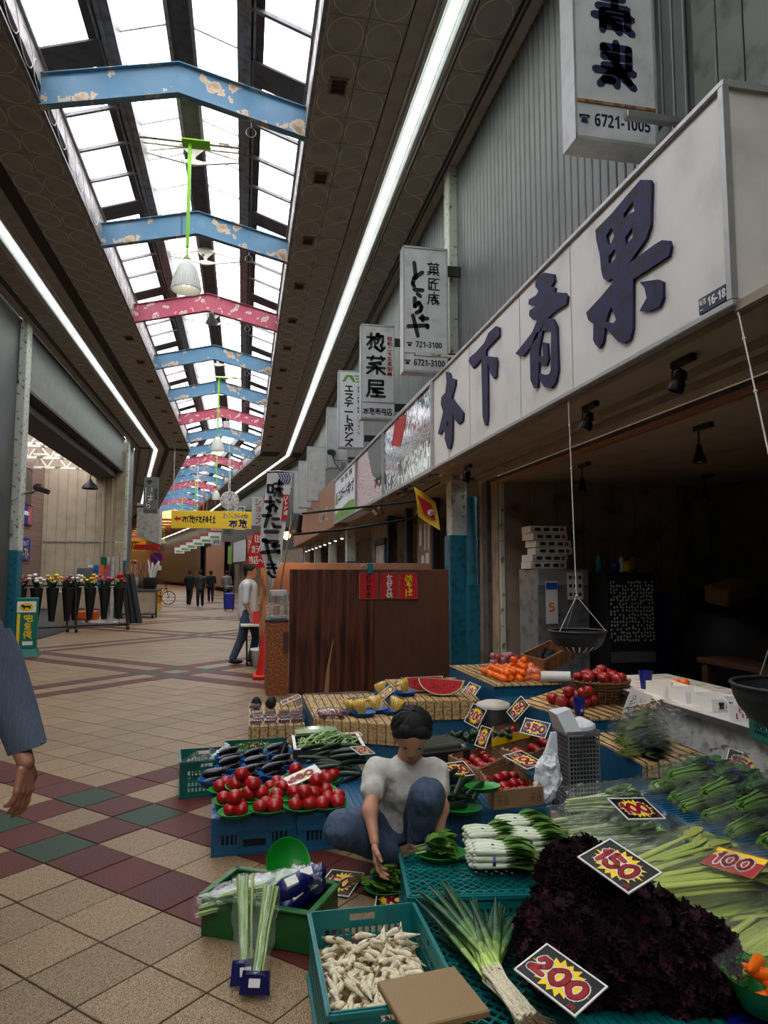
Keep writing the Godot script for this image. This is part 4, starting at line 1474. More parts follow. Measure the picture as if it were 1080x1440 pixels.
	bar2(b, Transform3D.IDENTITY, W(-0.19, 0.19), W(0.19, -0.19), 0.07, 0.03)
	part(np, "bar", b, M.flag_red)
	b = nb()
	b.box(V(0, -0.5, 0), V(0.5, 0.22, 0.02))
	part(np, "plate", b, M.paper)
	b = nb()
	b.tube([V(0, -2.3, -0.04), V(0, 0.3, -0.04)], 0.03, 8)
	part(np, "pole", b, M.rail_grey)

#- the shops beyond, on the right
func build_right_row() -> void:
	var b = nb()
	sweep(b, [W(4.07, 2.9), W(4.07, 7.68), W(4.3, 7.68), W(4.3, 2.9)], 9.9, 130)
	var w = struct("wall_right", b, M.corrugated_dark)
	var rib = nb()
	rib.box(V(-0.012, 5.3, 0), V(0.024, 4.7, 0.138), Basis.IDENTITY, 0.006)
	var rm = rib.mesh()
	for k in 120:
		part(w, "rib_board", rm, M.corrugated).position = V(3.085, 0, -10.1 - k * 0.16)
	b = nb()
	sweep(b, [W(5.6, 0), W(5.6, 3.0), W(5.8, 3.0), W(5.8, 0)], 9.6, 36)
	sweep(b, [W(4.1, 0), W(4.1, 3.0), W(4.3, 3.0), W(4.3, 0)], 36, 130)
	b.bb(V(3.0, 0, -36.4), V(5.0, 3.0, -36.2))
	struct("wall_row_back", b, M.cream_wall)
	b = nb()
	sweep(b, [W(3.9, 2.84), W(5.8, 2.84), W(5.8, 2.95), W(3.9, 2.95)], 9.6, 36)
	struct("ceiling_row", b, M.shop_ceiling)
	b = nb()
	b.bb(V(3.35, 0, -13.4), V(3.5, 2.9, -12.3))
	b.bb(V(3.35, 0, -18.4), V(3.5, 2.9, -15.9))
	struct("wall_stall_front", b, M.cream_wall)
	var d = thing("shop_door", "pale sliding shop door with a teal frame beyond the partition", "door", V(3.34, 0, -16.9))
	b = nb()
	b.bb(V(-0.06, 0.02, -0.55), V(-0.02, 2.2, 0.55))
	part(d, "leaf", b, M.fascia)
	for q in [-0.62, 0.62]:
		b = nb()
		b.bb(V(-0.08, 0.02, q - 0.07), V(-0.01, 2.3, q + 0.07))
		part(d, "jamb", b, M.pillar_teal)
	b = nb()
	b.bb(V(-0.08, 2.22, -0.69), V(-0.01, 2.36, 0.69))
	part(d, "lintel", b, M.dark_grey)
	for q in [[-12.5, 2.2, 0.16, 0.5], [-12.75, 2.2, 0.16, 0.5], [-13.1, 2.25, 0.2, 0.42], [-12.6, 1.72, 0.22, 0.34], [-12.95, 1.7, 0.18, 0.3]]:
		b = nb()
		b.box(O3, V(0.012, q[3], q[2]))
		lone("paper_notice", ["tall paper menu strip on the cream stall wall", "second paper menu strip on the cream stall wall", "wide paper notice near the teal jamb", "lower paper notice on the cream stall wall", "small lower paper notice beside the dark frame"][[-12.5, -12.75, -13.1, -12.6, -12.95].find(q[0])], "notice", b, M.paper, V(3.342, q[1], q[0]), O3, "notices on the stall wall")
	for q in [[-11.9, "dark post of the takoyaki stall next to the teal pillar"], [-13.9, "dark post left of the shop's notices"], [-15.75, "dark post right of the pale sliding door"]]:
		b = nb()
		b.box(V(0, 1.42, 0), V(0.14, 2.84, 0.14), Basis.IDENTITY, 0.01)
		lone("stall_post", q[1], "post", b, M.dark_grey, V(3.3, 0, q[0]))
	var sh = thing("shelf", "dark shelf unit with boxes inside the stall beside the teal pillar", "shelf", V(4.1, 0, -12.4))
	b = nb()
	for y in [0.5, 1.0, 1.5, 2.0]:
		b.box(V(0, y, 0), V(0.5, 0.03, 1.4))
	for z in [-0.7, 0.7]:
		b.box(V(0, 1.05, z), V(0.5, 2.1, 0.04))
	part(sh, "frame", b, M.black)
	var s1 = thing("shop_sign", "glossy black and white flame-patterned sign panel next to the white shop sign", "sign", V(2.5, 2.93, -10.9))
	b = nb()
	b.bb(V(2.52, 2.95, -12.58), V(2.9, 4.15, -9.2))
	part(s1, "board", b, flame_print()).position = -s1.position
	sign_frame(s1, -12.6, -9.16)
	b = nb()
	b.plate(PackedVector2Array([W(-11.9, 3.75), W(-11.2, 3.6), W(-10.7, 4.05), W(-11.6, 4.1)]), face_left(V(2.516, 0, 0)), 0.003, false)
	part(s1, "red_patch", b, M.petal_red).position = -s1.position
	var s2 = thing("shop_sign", "sign panel with a crowded pink, white and grey photo print", "sign", V(2.5, 2.93, -14.2))
	b = nb()
	b.bb(V(2.52, 2.95, -15.8), V(2.9, 4.15, -12.66))
	part(s2, "board", b, collage_print()).position = -s2.position
	sign_frame(s2, -15.82, -12.64)
	b = nb()
	b.plate(PackedVector2Array([W(-14.4, 4.13), W(-12.7, 4.13), W(-12.7, 3.4), W(-13.2, 3.3), W(-13.8, 3.5)]), face_left(V(2.516, 0, 0)), 0.002, false)
	part(s2, "grey_field", b, M.corrugated).position = -s2.position
	letters(s2, "letter", "大元", face_left(V(2.513, 0, 0) - s2.position), W(-13.5, 3.2), 0.4, 0.2, 0.05, M.ink)
	var s3 = thing("shop_sign", "white sign panel with a green band and green emblem beside the brown fascia", "sign", V(2.5, 2.93, -17.7))
	b = nb()
	b.bb(V(2.52, 2.95, -19.65), V(2.9, 4.15, -15.88))
	part(s3, "board", b, M.blade_bright).position = -s3.position
	sign_frame(s3, -19.7, -15.86)
	var f3 = face_left(V(2.515, 0, 0) - s3.position)
	b = nb()
	b.plate(PackedVector2Array([W(-19.6, 2.98), W(-15.95, 2.98), W(-15.95, 3.25), W(-17.0, 3.3), W(-19.6, 3.16)]), f3, 0.002, false)
	part(s3, "green_band", b, M.ink_green)
	letters(s3, "letter", "エステートボンズ", f3, W(-18.9, 3.48), 0.32, 0.28, 0.05, M.ink, 0.05)
	letters(s3, "small_letter", "賃貸・売買・管理", f3, W(-18.4, 3.92), 0.2, 0.12, 0.02, M.ink, 0.2)
	b = nb()
	b.plate(PackedVector2Array([W(-19.55, 3.42), W(-19.4, 3.75), W(-19.15, 3.75), W(-19.0, 3.42)]), f3, 0.002, false)
	part(s3, "emblem", b, M.ink_green)
	var s4 = thing("shop_fascia", "long plain brown shop fascia with a pale raised motto, beyond the white and green sign", "sign", V(2.5, 2.85, -27.8))
	b = nb()
	for k in 4:
		b.bb(V(2.5, 2.85, -35.9 + k * 4.05), V(2.9, 4.25, -31.87 + k * 4.05), 0.01)
	part(s4, "board", b, M.brown_fascia).position = -s4.position
	letters(s4, "letter", "和菓匠", face_left(V(2.497, 0, 0) - s4.position), W(-23.8, 3.2), 0.75, 0.36, 0.07, M.fascia, 0.2)
	for z in [-19.9, -24.0, -29.0, -34.0]:
		var words_ = {-19.9: "under the end of the brown fascia", -24.0: "second under the brown fascia", -29.0: "third under the brown fascia", -34.0: "last under the brown fascia"}
		var pl = thing("pillar", "white and teal pillar %s" % words_[z], "pillar", V(3.0, 0, z), O3, "pillars of the right-hand row")
		b = nb()
		b.box(V(0, 2.36, 0), V(0.26, 1.0, 0.3), Basis.IDENTITY, 0.01)
		part(pl, "upper_shaft", b, M.pillar_white)
		b = nb()
		b.box(V(0, 0.93, 0), V(0.27, 1.86, 0.31), Basis.IDENTITY, 0.01)
		part(pl, "lower_shaft", b, M.pillar_teal)
	for k in 9:
		var cl = thing("ceiling_spot", "small white spot lamp shining under the brown fascia, %s from the near end" % ["first", "second", "third", "fourth", "fifth", "sixth", "seventh", "eighth", "ninth"][k], "spotlight", V(2.85, 2.55, -20.6 - k * 1.5), O3, "spot lamps under the brown fascia")
		b = nb()
		b.tube([V(0, 0.3, 0), V(0, 0.1, 0)], 0.012, 6)
		b.lathe([W(0.0, 0.12), W(0.04, 0.11), W(0.07, 0.0), W(0.06, 0.0)], 10)
		part(cl, "shade", b, M.fascia)
		b = nb()
		b.ball(V(0, 0.01, 0), V(0.05, 0.035, 0.05), 8, 5)
		part(cl, "bulb", b, M.bulb_white)
	var tb = thing("track_bar", "upper black lighting bar with a cylinder lamp reaching out from the takoyaki stall", "lamp", V(2.6, 2.6, -10.6))
	b = nb()
	b.tube([V(2.685, 2.635, -10.5), V(1.659, 2.505, -10.5), V(0.851, 2.405, -10.5)], 0.018, 8)
	part(tb, "bar", b, M.black_metal).position = -tb.position
	b = nb()
	var p0 = V(0.768, 2.233, -10.5)
	b.lathe([W(0, 0.15), W(0.07, 0.15), W(0.085, -0.06), W(0.1, -0.08), W(0.1, -0.13), W(0.08, -0.12), W(0, -0.05)], 14, Transform3D(Basis(Vector3.BACK, -0.2), p0))
	part(tb, "lamp_head", b, M.black_metal).position = -tb.position
	var tb2 = thing("track_bar", "lower black lighting bar ending in a bare glowing bulb beside the banner", "lamp", V(2.5, 2.4, -10.6))
	b = nb()
	b.tube([V(2.738, 2.531, -10.8), V(2.667, 2.412, -10.75), V(2.539, 2.361, -10.7), V(1.551, 2.179, -10.5), V(0.683, 2.072, -10.3)], 0.018, 8)
	b.ball(V(0.599, 2.144, -10.3), V(0.035, 0.05, 0.035), 8, 6)
	part(tb2, "bar", b, M.black_metal).position = -tb2.position
	b = nb()
	b.ball(V(0.611, 2.061, -10.3), V(0.055, 0.06, 0.055), 12, 8)
	part(tb2, "bulb", b, M.bulb_warm).position = -tb2.position
	var bl = OmniLight3D.new()
	bl.name = "bare_bulb_light"
	bl.light_color = Color(1.0, 0.78, 0.5)
	bl.light_energy = 0.25
	bl.omni_range = 30.0
	bl.omni_attenuation = 2.0
	bl.light_size = 0.04
	bl.shadow_enabled = true
	add_child(bl)
	bl.position = V(0.611, 2.061, -10.3)
	var sc = thing("spotlight", "twin brass coloured spot lamps under the photo print sign", "spotlight", V(2.62, 2.733, -13.678))
	b = nb()
	for s in [-1.0, 1.0]:
		b.lathe([W(0, 0.1), W(0.04, 0.1), W(0.05, -0.08), W(0.04, -0.08)], 10, Transform3D(Basis.from_euler(V(0.9 * s, 0, 0.5)), V(0, 0, 0.25 * s)))
	b.tube([V(0.1, 0.25, 0), V(0, 0.1, 0.2), V(0, 0.0, 0.3)], 0.012, 6)
	b.tube([V(0.1, 0.25, 0), V(0, 0.1, -0.2)], 0.012, 6)
	part(sc, "heads", b, M.ply_board)
	var cc = thing("security_camera", "grey security camera on a bent bracket in front of a blank box sign", "camera", V(2.3, 4.736, -18.503))
	b = nb()
	b.box(V(-0.05, 0, 0.1), V(0.14, 0.13, 0.42), Basis.from_euler(V(0.1, -0.4, 0.2)), 0.03)
	part(cc, "body", b, M.dark_grey)
	b = nb()
	b.tube([V(0, -0.05, 0), V(0.05, -0.25, 0), V(0.2, -0.45, 0), V(0.35, -0.6, 0)], 0.02, 6)
	b.tube([V(0.05, -0.2, 0), V(0.6, -0.2, 0.1)], 0.02, 6)
	b.box(V(0.3, -0.5, 0), V(0.12, 0.5, 0.12))
	part(cc, "bracket", b, M.rail_grey)
	var pn = thing("pennant", "yellow pennant with a red field and white round crest hanging beside the teal pillar", "flag", V(2.62, 2.72, -10.2))
	var rows = []
	for i in 9:
		var r = []
		for j in 7:
			var u = i / 8.0
			var v2 = j / 6.0
			r.append(V(-0.12 + v2 * 0.34 + u * 0.06, -0.02 - u * 0.42 + (v2 - 0.5) * (-0.22) + 0.02 * sin(u * 5.0), 0.03 * sin(v2 * 5.0 + u * 3.0)))
		rows.append(r)
	b = nb()
	b.grid(rows)
	part(pn, "cloth", b, M.sign_yellow)
	b = nb()
	b.plate(PackedVector2Array([W(-0.09, -0.03), W(0.14, -0.18), W(0.2, -0.42), W(0.02, -0.32)]), X(V(0, 0, 0.045)), 0.003, false)
	part(pn, "red_field", b, M.flag_red)
	b = nb()
	b.lathe([W(0, 0), W(0.05, 0), W(0.05, -0.004)], 16, Transform3D(Basis(Vector3.RIGHT, PI / 2.0), V(0.125, -0.3, 0.055)), true)
	part(pn, "crest", b, M.ink_white)
	b = nb()
	words(b, "吉", Transform3D(Basis(Vector3.BACK, -0.5), V(0.1, -0.32, 0.06)), Vector2.ZERO, 0.055, 0.055, 0.008)
	words(b, "元祖", Transform3D(Basis(Vector3.BACK, -0.5), V(-0.02, -0.14, 0.05)), Vector2.ZERO, 0.035, 0.05, 0.006)
	part(pn, "print", b, M.ink_red)
	b = nb()
	b.tube([V(0.0, 0.0, -0.02), V(0.2, 0.12, -0.02), V(0.35, 0.2, -0.02)], 0.012, 6)
	part(pn, "stick", b, M.black_metal)

func sign_frame(t: Node3D, z0: float, z1: float) -> void:
	var b = nb()
	b.bb(V(2.49, 2.9, z0), V(2.55, 2.96, z1))
	b.bb(V(2.49, 4.12, z0), V(2.55, 4.18, z1))
	b.bb(V(2.49, 2.96, z0), V(2.53, 4.12, z0 + 0.05))
	b.bb(V(2.49, 2.96, z1 - 0.05), V(2.53, 4.12, z1))
	part(t, "frame", b, M.aluminium).position = -t.position

func flame_print() -> StandardMaterial3D:
	var n = 384
	var im = Image.create(n, n, false, Image.FORMAT_RGB8)
	var f = FastNoiseLite.new()
	f.seed = 77
	f.frequency = 0.012
	for y in n:
		for x in n:
			var wob = f.get_noise_2d(x, y * 0.35) * 26.0 + f.get_noise_2d(x * 2.2, y * 0.9) * 8.0
			var t = sin(x * 0.19 + wob * 0.55)
			var low = clampf((y / float(n) - 0.6) * 3.0, 0.0, 1.0)
			t = lerpf(t, sin(f.get_noise_2d(x * 0.9 + 400.0, y * 0.9) * 62.0), low)
			var g = clampf(0.5 + t * 3.0 + 0.3 - y / float(n) * 0.5, 0.03, 0.92)
			im.set_pixel(x, y, Color(g, g, g * 1.01))
	var m = paint("flame_print", Color.WHITE, 0.12)
	tri_tex(m, ImageTexture.create_from_image(im), V(0.3, 1.0 / 1.25, 0.3))
	m.uv1_offset = V(0, 0.3, 0)
	return m

func collage_print() -> StandardMaterial3D:
	var t = noise_tex(0.035, [[0.0, Color(0.45, 0.2, 0.22)], [0.3, Color(0.85, 0.5, 0.52)], [0.42, Color(0.92, 0.86, 0.84)], [0.55, Color(0.35, 0.32, 0.33)], [0.62, Color(0.88, 0.85, 0.82)], [0.8, Color(0.75, 0.3, 0.35)], [1.0, W2]], 61, 3, FastNoiseLite.TYPE_CELLULAR)
	return tri_tex(paint("collage_print", Color.WHITE, 0.2), t, V(0.8, 0.8, 0.8))

const W2 := Color(1, 1, 1)

#- the far end of the arcade
func far_sign(label: String, s: float, x: float, y0: float, y1: float, w: float, m: Material, text := "", ink: Material = null, th := 0.05) -> void:
	var f = along(s)
	var t = thing("blade_sign", label, "sign", f * V(x, y0, 0), V(0, f.basis.get_euler().y, 0), "signs far down the arcade")
	var h = y1 - y0
	var b = nb()
	b.box(V(0, h / 2.0, 0), V(w, h, 0.16), Basis.IDENTITY, 0.01)
	part(t, "case", b, m)
	b = nb()
	b.box(V(w / 2.0 + 0.2, h * 0.8, 0), V(0.5, 0.08, 0.06))
	part(t, "bracket", b, M.dark_grey)
	if text:
		var n = text.length()
		var ch = minf((h - 0.2) / n / 1.15, w * 0.7)
		letters(t, "letter", text, X(V(0, 0, 0.083)), W(-ch / 2.0, h - 0.12 - ch), ch, ch, th, ink, 0.15, true)

func build_far_end() -> void:
	var b = nb()
	var e = along(128)
	b.box(e.origin + V(0, 4, 0), V(14, 8, 0.3), e.basis)
	struct("wall_far", b, M.beige_wall)
	for q in [["white far sign with black katakana behind the yellow banner", 50.0, 2.9, 4.6, 6.3, 0.75, "blade_face", "グラフ", "ink"], ["grey far sign left of the katakana sign", 54.0, 2.6, 4.4, 6.1, 0.7, "corrugated", "和菜店", "dark_grey"], ["narrow white far sign with a dark column, leftmost of the group", 60.0, 2.5, 3.9, 5.8, 0.8, "blade_face", "業売買", "ink"], ["white far sign with red katakana", 44.0, 3.1, 4.5, 6.3, 0.7, "blade_face", "ショップ", "ink_red"], ["orange far sign with a white column", 42.0, 3.35, 4.3, 6.2, 0.55, "brown_orange", "管理売店", "ink_white"], ["blank pale far sign right of the orange one", 40.0, 3.2, 4.4, 6.4, 0.5, "blade_face", "", ""], ["tall blank pale far sign next to the banner", 38.0, 3.3, 4.4, 6.6, 0.55, "blade_face", "", ""]]:
		if q[6] == "brown_orange" and not M.has("brown_orange"):
			paint("brown_orange", Color(0.68, 0.27, 0.14), 0.5)
		far_sign(q[0], q[1], q[2], q[3], q[4], q[5], M[q[6]], q[7], M[q[8]] if q[8] else null)
	for q in [["orange far shop fascia with white lettering", 44.0, 48.5, 2.9, 4.1, "brown_orange", "三大吉店"], ["white far shop fascia with a black mark", 49.0, 55.0, 2.4, 3.9, "blade_face", "7"], ["green and orange far shop panel", 55.5, 58.0, 2.3, 3.7, "ink_green", ""], ["brown far shop front", 60.0, 74.0, 0.4, 4.2, "brown_fascia", ""], ["grey far shop front at the last bend", 78.0, 120.0, 0.4, 5.0, "corrugated", ""]]:
		b = nb()
		sweep(b, [W(3.2, q[3]), W(3.2, q[4]), W(3.7, q[4]), W(3.7, q[3])], q[1], q[2])
		var t = thing("shop_fascia", q[0], "sign", spot(q[1], 3.2, q[3]))
		part(t, "board", b, M[q[5]]).position = -t.position
		if q[6]:
			var f = along(q[1])
			letters(t, "letter", q[6], Transform3D(f.basis * Basis(V(0, 0, 1), V(0, 1, 0), V(-1, 0, 0)), along((q[1] + q[2]) / 2.0) * V(3.19, (q[3] + q[4]) / 2.0 - 0.25, 0) - t.position), W(-1.6, 0), 0.6, 0.5, 0.08, M.ink_white if q[5] != "blade_face" else M.ink)
	for k in 6:
		var f = along(56.0 + k * 3.4)
		var t = thing("lantern_box", "small lit white and green sign box in the far row, %s from the near end" % ["first", "second", "third", "fourth", "fifth", "sixth"][k], "sign", f * V(1.9 - k * 0.28, 4.15 - k * 0.12, 0), V(0, f.basis.get_euler().y, 0), "lit sign boxes far down the arcade")
		b = nb()
		b.box(V(0, 0.3, 0), V(0.95, 0.6, 0.2), Basis.IDENTITY, 0.02)
		part(t, "case", b, M.blade_bright)
		b = nb()
		b.box(V(0, 0.66, 0), V(1.0, 0.16, 0.22))
		part(t, "top_band", b, M.brown_orange)
		b = nb()
		b.box(V(0, 0.2, 0.102), V(0.7, 0.2, 0.01))
		part(t, "green_mark", b, M.ink_green)
		b = nb()
		b.tube([V(0, 0.7, 0), V(0, 3.4, 0)], 0.02, 6)
		part(t, "rod", b, M.rail_grey)
	for k in 9:
		var f = along(80.0 + k * 5.0)
		b = nb()
		b.beam(V(-4, 7.4, 0), V(4, 7.4, 0), 0.2, 0.25)
		lone("vault_beam", "pale cross beam under the far vault, %s from the bend" % ["first", "second", "third", "fourth", "fifth", "sixth", "seventh", "eighth", "ninth"][k], "beam", b, M.raw_wood, f.origin, V(0, f.basis.get_euler().y, 0), "cross beams of the far vault")
	for k in 12:
		var f = along(78.0 + k * 4.0)
		b = nb()
		b.box(O3, V(0.14, 0.08, 2.6))
		lone("tube_lamp", "short fluorescent tube in the broken line of far lamps", "lamp", b, M.tube_light, f * V(3.0, 6.9, 0), V(0, f.basis.get_euler().y, 0), "far line of short tubes")
	for q in [[46.0, -3.36, 7.56], [46.0, 3.13, 7.56], [65.0, -3.36, 7.56], [65.0, 3.13, 7.56], [90.0, 3.0, 6.85], [112.0, 3.0, 6.85]]:
		strip_light(spot(q[0], q[1], q[2]), 19.0, STRIP_POWER * 1.6, along(q[0]).basis.get_euler().y)
	b = nb()
	var g = along(112)
	b.box(V(0, 1.8, 0), V(3.4, 3.6, 0.3))
	var kf = thing("kiosk", "bright white shop front with a blue band at the far end", "kiosk", g * V(-2.4, 0, 0), V(0, g.basis.get_euler().y, 0))
	part(kf, "wall", b, M.blade_bright)
	b = nb()
	b.box(V(0, 3.2, 0.2), V(3.5, 0.4, 0.1))
	part(kf, "band", b, M.sign_blue)
	g = along(90)
	far_sign("yellow far sign with black characters under the vault", 90.0, -2.6, 4.3, 5.5, 2.4, M.sign_yellow, "店", M.ink, 0.12)

#- what hangs under the roof
func build_hanging() -> void:
	var b = nb()
	for q in [[11.35, 6.05, 1.0, "nearest bell lamp with a ribbed glass shade on a lime green pole"], [25.5, 5.9, 1.0, "second bell lamp on a lime green pole, before the third pink beam"], [39.6, 5.6, 1.0, "third bell lamp on a lime green pole, past the bend"], [52.0, 5.6, 1.0, "fourth bell lamp on a lime green pole, far past the bend"], [64.0, 5.6, 1.0, "fifth bell lamp, beside the wall clock"], [84.0, 5.0, 0.8, "last small bell lamp, glowing under the yellow banner"]]:
		var f = along(q[0])
		var t = thing("pendant_lamp", q[3], "lamp", f * V(0, q[1], 0), O3, "bell lamps along the skylight")
		b = nb()
		b.lathe([W(0.04, 0.52), W(0.07, 0.5), W(0.13, 0.4), W(0.2, 0.2), W(0.235, 0.02), W(0.235, 0.0), W(0.225, 0.0), W(0.19, 0.2), W(0.12, 0.38), W(0.05, 0.48)], 28)
		for k in 28:
			var a = TAU * k / 28
			b.tube([V(cos(a) * 0.135, 0.4, sin(a) * 0.135), V(cos(a) * 0.205, 0.2, sin(a) * 0.205), V(cos(a) * 0.24, 0.01, sin(a) * 0.24)], 0.005, 4, false)
		var shade = part(t, "shade", b, M.lamp_glass)
		b = nb()
		for s in [-0.04, 0.04]:
			b.tube([V(s, 0.35, 0), V(s, 0.08, 0)], 0.022, 8)
		part(shade, "tubes", b, M.bulb_white)
		b = nb()
		b.lathe([W(0.0, 0.62), W(0.025, 0.6), W(0.03, 0.56), W(0.05, 0.55), W(0.075, 0.49), W(0.0, 0.49)], 14)
		part(t, "cap", b, M.ink_green)
		var top: float = 8.55 - q[1] if q[0] < 80 else 2.4
		b = nb()
		b.tube([V(0, 0.6, 0), V(0, 0.72, 0)], 0.012, 6)
		b.box(V(0, 0.72 + (top - 0.72) / 2.0, 0), V(0.055, top - 0.72, 0.055), Basis.IDENTITY, 0.006)
		part(t, "pole", b, M.lime)
		b = nb()
		b.box(V(0.1, top, 0), V(0.45, 0.02, 0.24))
		part(t, "mount", b, M.lime)
		b = nb()
		b.tube([V(-0.1, top, 0.0), V(-0.08, 0.75, 0.02)], 0.004, 4)
		b.tube([V(-0.13, top, 0.0), V(-0.1, 0.85, 0.02)], 0.004, 4)
		part(t, "cord", b, M.black)
	for q in [11.35, 25.5]:
		b = nb()
		b.beam(V(-0.85, 8.58, 0), V(0.85, 8.58, 0), 0.06, 0.05)
		b.beam(V(-0.85, 8.7, -0.35), V(0.85, 8.7, -0.35), 0.04, 0.04)
		lone("lamp_rail", "white cross rail under the skylight carrying the %s bell lamp" % ("nearest" if q < 12 else "second"), "rail", b, M.truss_white, spot(q, 0, 0))
	var ls = thing("horn_speaker", "small brown horn loudspeaker under the nearest pink beam", "speaker", spot(17.3, 0.12, 7.62))
	b = nb()
	b.lathe([W(0.0, 0.24), W(0.06, 0.22), W(0.07, 0.1), W(0.15, -0.02), W(0.15, -0.04), W(0.05, 0.06)], 16, Transform3D(Basis(Vector3.RIGHT, 0.9), V(0, 0.05, 0.1)))
	part(ls, "horn", b, M.dark_flash)
	b = nb()
	b.box(V(0, 0.24, 0), V(0.07, 0.3, 0.05))
	part(ls, "bracket", b, M.rail_grey)
	var l2 = thing("horn_speaker", "small pale loudspeaker behind the second bell lamp", "speaker", spot(29.4, 0.2, 7.5))
	b = nb()
	b.box(V(0, 0.15, 0), V(0.28, 0.3, 0.24), Basis.IDENTITY, 0.03)
	part(l2, "case", b, M.fascia)
	b = nb()
	b.tube([V(0, 0.3, 0), V(0, 0.6, 0)], 0.02, 6)
	part(l2, "bracket", b, M.rail_grey)
	for k in 5:
		for s in [-1.0, 1.0]:
			var ring = []
			for j in 13:
				var a = TAU * j / 12
				ring.append(V(cos(a) * 0.07, -0.1 + sin(a) * 0.07, 0))
			b = nb()
			b.tube(ring, 0.006, 5, false)
			b.tube([V(0, -0.03, 0), V(0, 0.12, 0)], 0.005, 5)
			lone("hoop", "small grey metal hoop hanging %s under the %s beam" % ["left" if s < 0 else "right", ["nearest", "second", "third", "fourth", "fifth"][k]], "hoop", b, M.steel, spot(9.5 + k * 4.03, s * 0.98, 7.86 - 0.1), O3, "hoops under the roof beams")
	var f = along(34.5)
	var yb = thing("direction_banner", "long yellow hanging banner with a red arrow and black and blue lettering", "banner", V(-1.518, 4.092, -34.5))
	var wdt = 3.74
	b = nb()
	b.box(V(0, 0, 0), V(wdt, 0.84, 0.05), Basis.IDENTITY, 0.01)
	part(yb, "board", b, M.sign_yellow)
	var ff = X(V(0, 0, 0.027))
	b = nb()
	b.plate(PackedVector2Array([W(-1.75, 0.03), W(-1.6, 0.17), W(-1.6, 0.09), W(-1.43, 0.09), W(-1.43, -0.03), W(-1.6, -0.03), W(-1.6, -0.11)]), ff, 0.003, false)
	part(yb, "arrow", b, M.flag_red)
	letters(yb, "letter", "布施戎神社", ff, W(-1.38, -0.14), 0.29, 0.32, 0.045, M.ink, 0.08)
	letters(yb, "letter", "えべっさんの街", ff, W(0.5, 0.1), 0.16, 0.2, 0.024, M.sign_blue, 0.08)
	letters(yb, "letter", "布施", ff, W(0.82, -0.34), 0.36, 0.36, 0.065, M.sign_blue, 0.25)
	b = nb()
	for y in [0.33, -0.33]:
		for k in 9:
			b.box(V(-1.65 + k * 0.2, y, 0.026), V(0.12, 0.06, 0.006))
	part(yb, "pattern", b, M.card_yellow)
	for x in [-1.8, 0.75]:
		b = nb()
		b.tube([V(x, 0.4, 0), V(x, 3.7, 0)], 0.02, 6)
		part(yb, "hanger", b, M.truss_white)
	var ck = thing("clock", "round white clock hanging behind the yellow banner", "clock", V(-0.774, 5.393, -38.0))
	b = nb()
	b.lathe([W(0, 0.05), W(0.47, 0.05), W(0.5, 0.0), W(0.5, -0.08), W(0, -0.08)], 28, Transform3D(Basis(Vector3.RIGHT, PI / 2.0), O3))
	part(ck, "case", b, M.fascia)
	b = nb()
	for k in 12:
		var a = TAU * k / 12
		b.box(V(sin(a) * 0.4, cos(a) * 0.4, 0.055), V(0.03, 0.08, 0.01), Basis(Vector3.BACK, -a))
	part(ck, "hour_marks", b, M.ink)
	b = nb()
	bar2(b, X(V(0, 0, 0.065)), Vector2.ZERO, W(-0.12, 0.2), 0.045, 0.0)
	part(ck, "hour_hand", b, M.ink)
	b = nb()
	bar2(b, X(V(0, 0, 0.07)), Vector2.ZERO, W(0.1, 0.34), 0.03, 0.0)
	part(ck, "minute_hand", b, M.ink)
	b = nb()
	b.tube([V(0, 0.5, 0), V(0, 3.0, 0)], 0.03, 6)
	part(ck, "rod", b, M.truss_white)
	for q in [["white slim pole hanging between the far lamps", -0.5, "truss_white"], ["orange slim pole hanging between the far lamps", -0.12, "orange_plastic"]]:
		b = nb()
		b.tube([V(0, 5.2, 0), V(0, 8.3, 0)], 0.03, 6)
		lone("hanging_pole", q[0], "pole", b, M[q[2]], spot(45.0, q[1], 0))

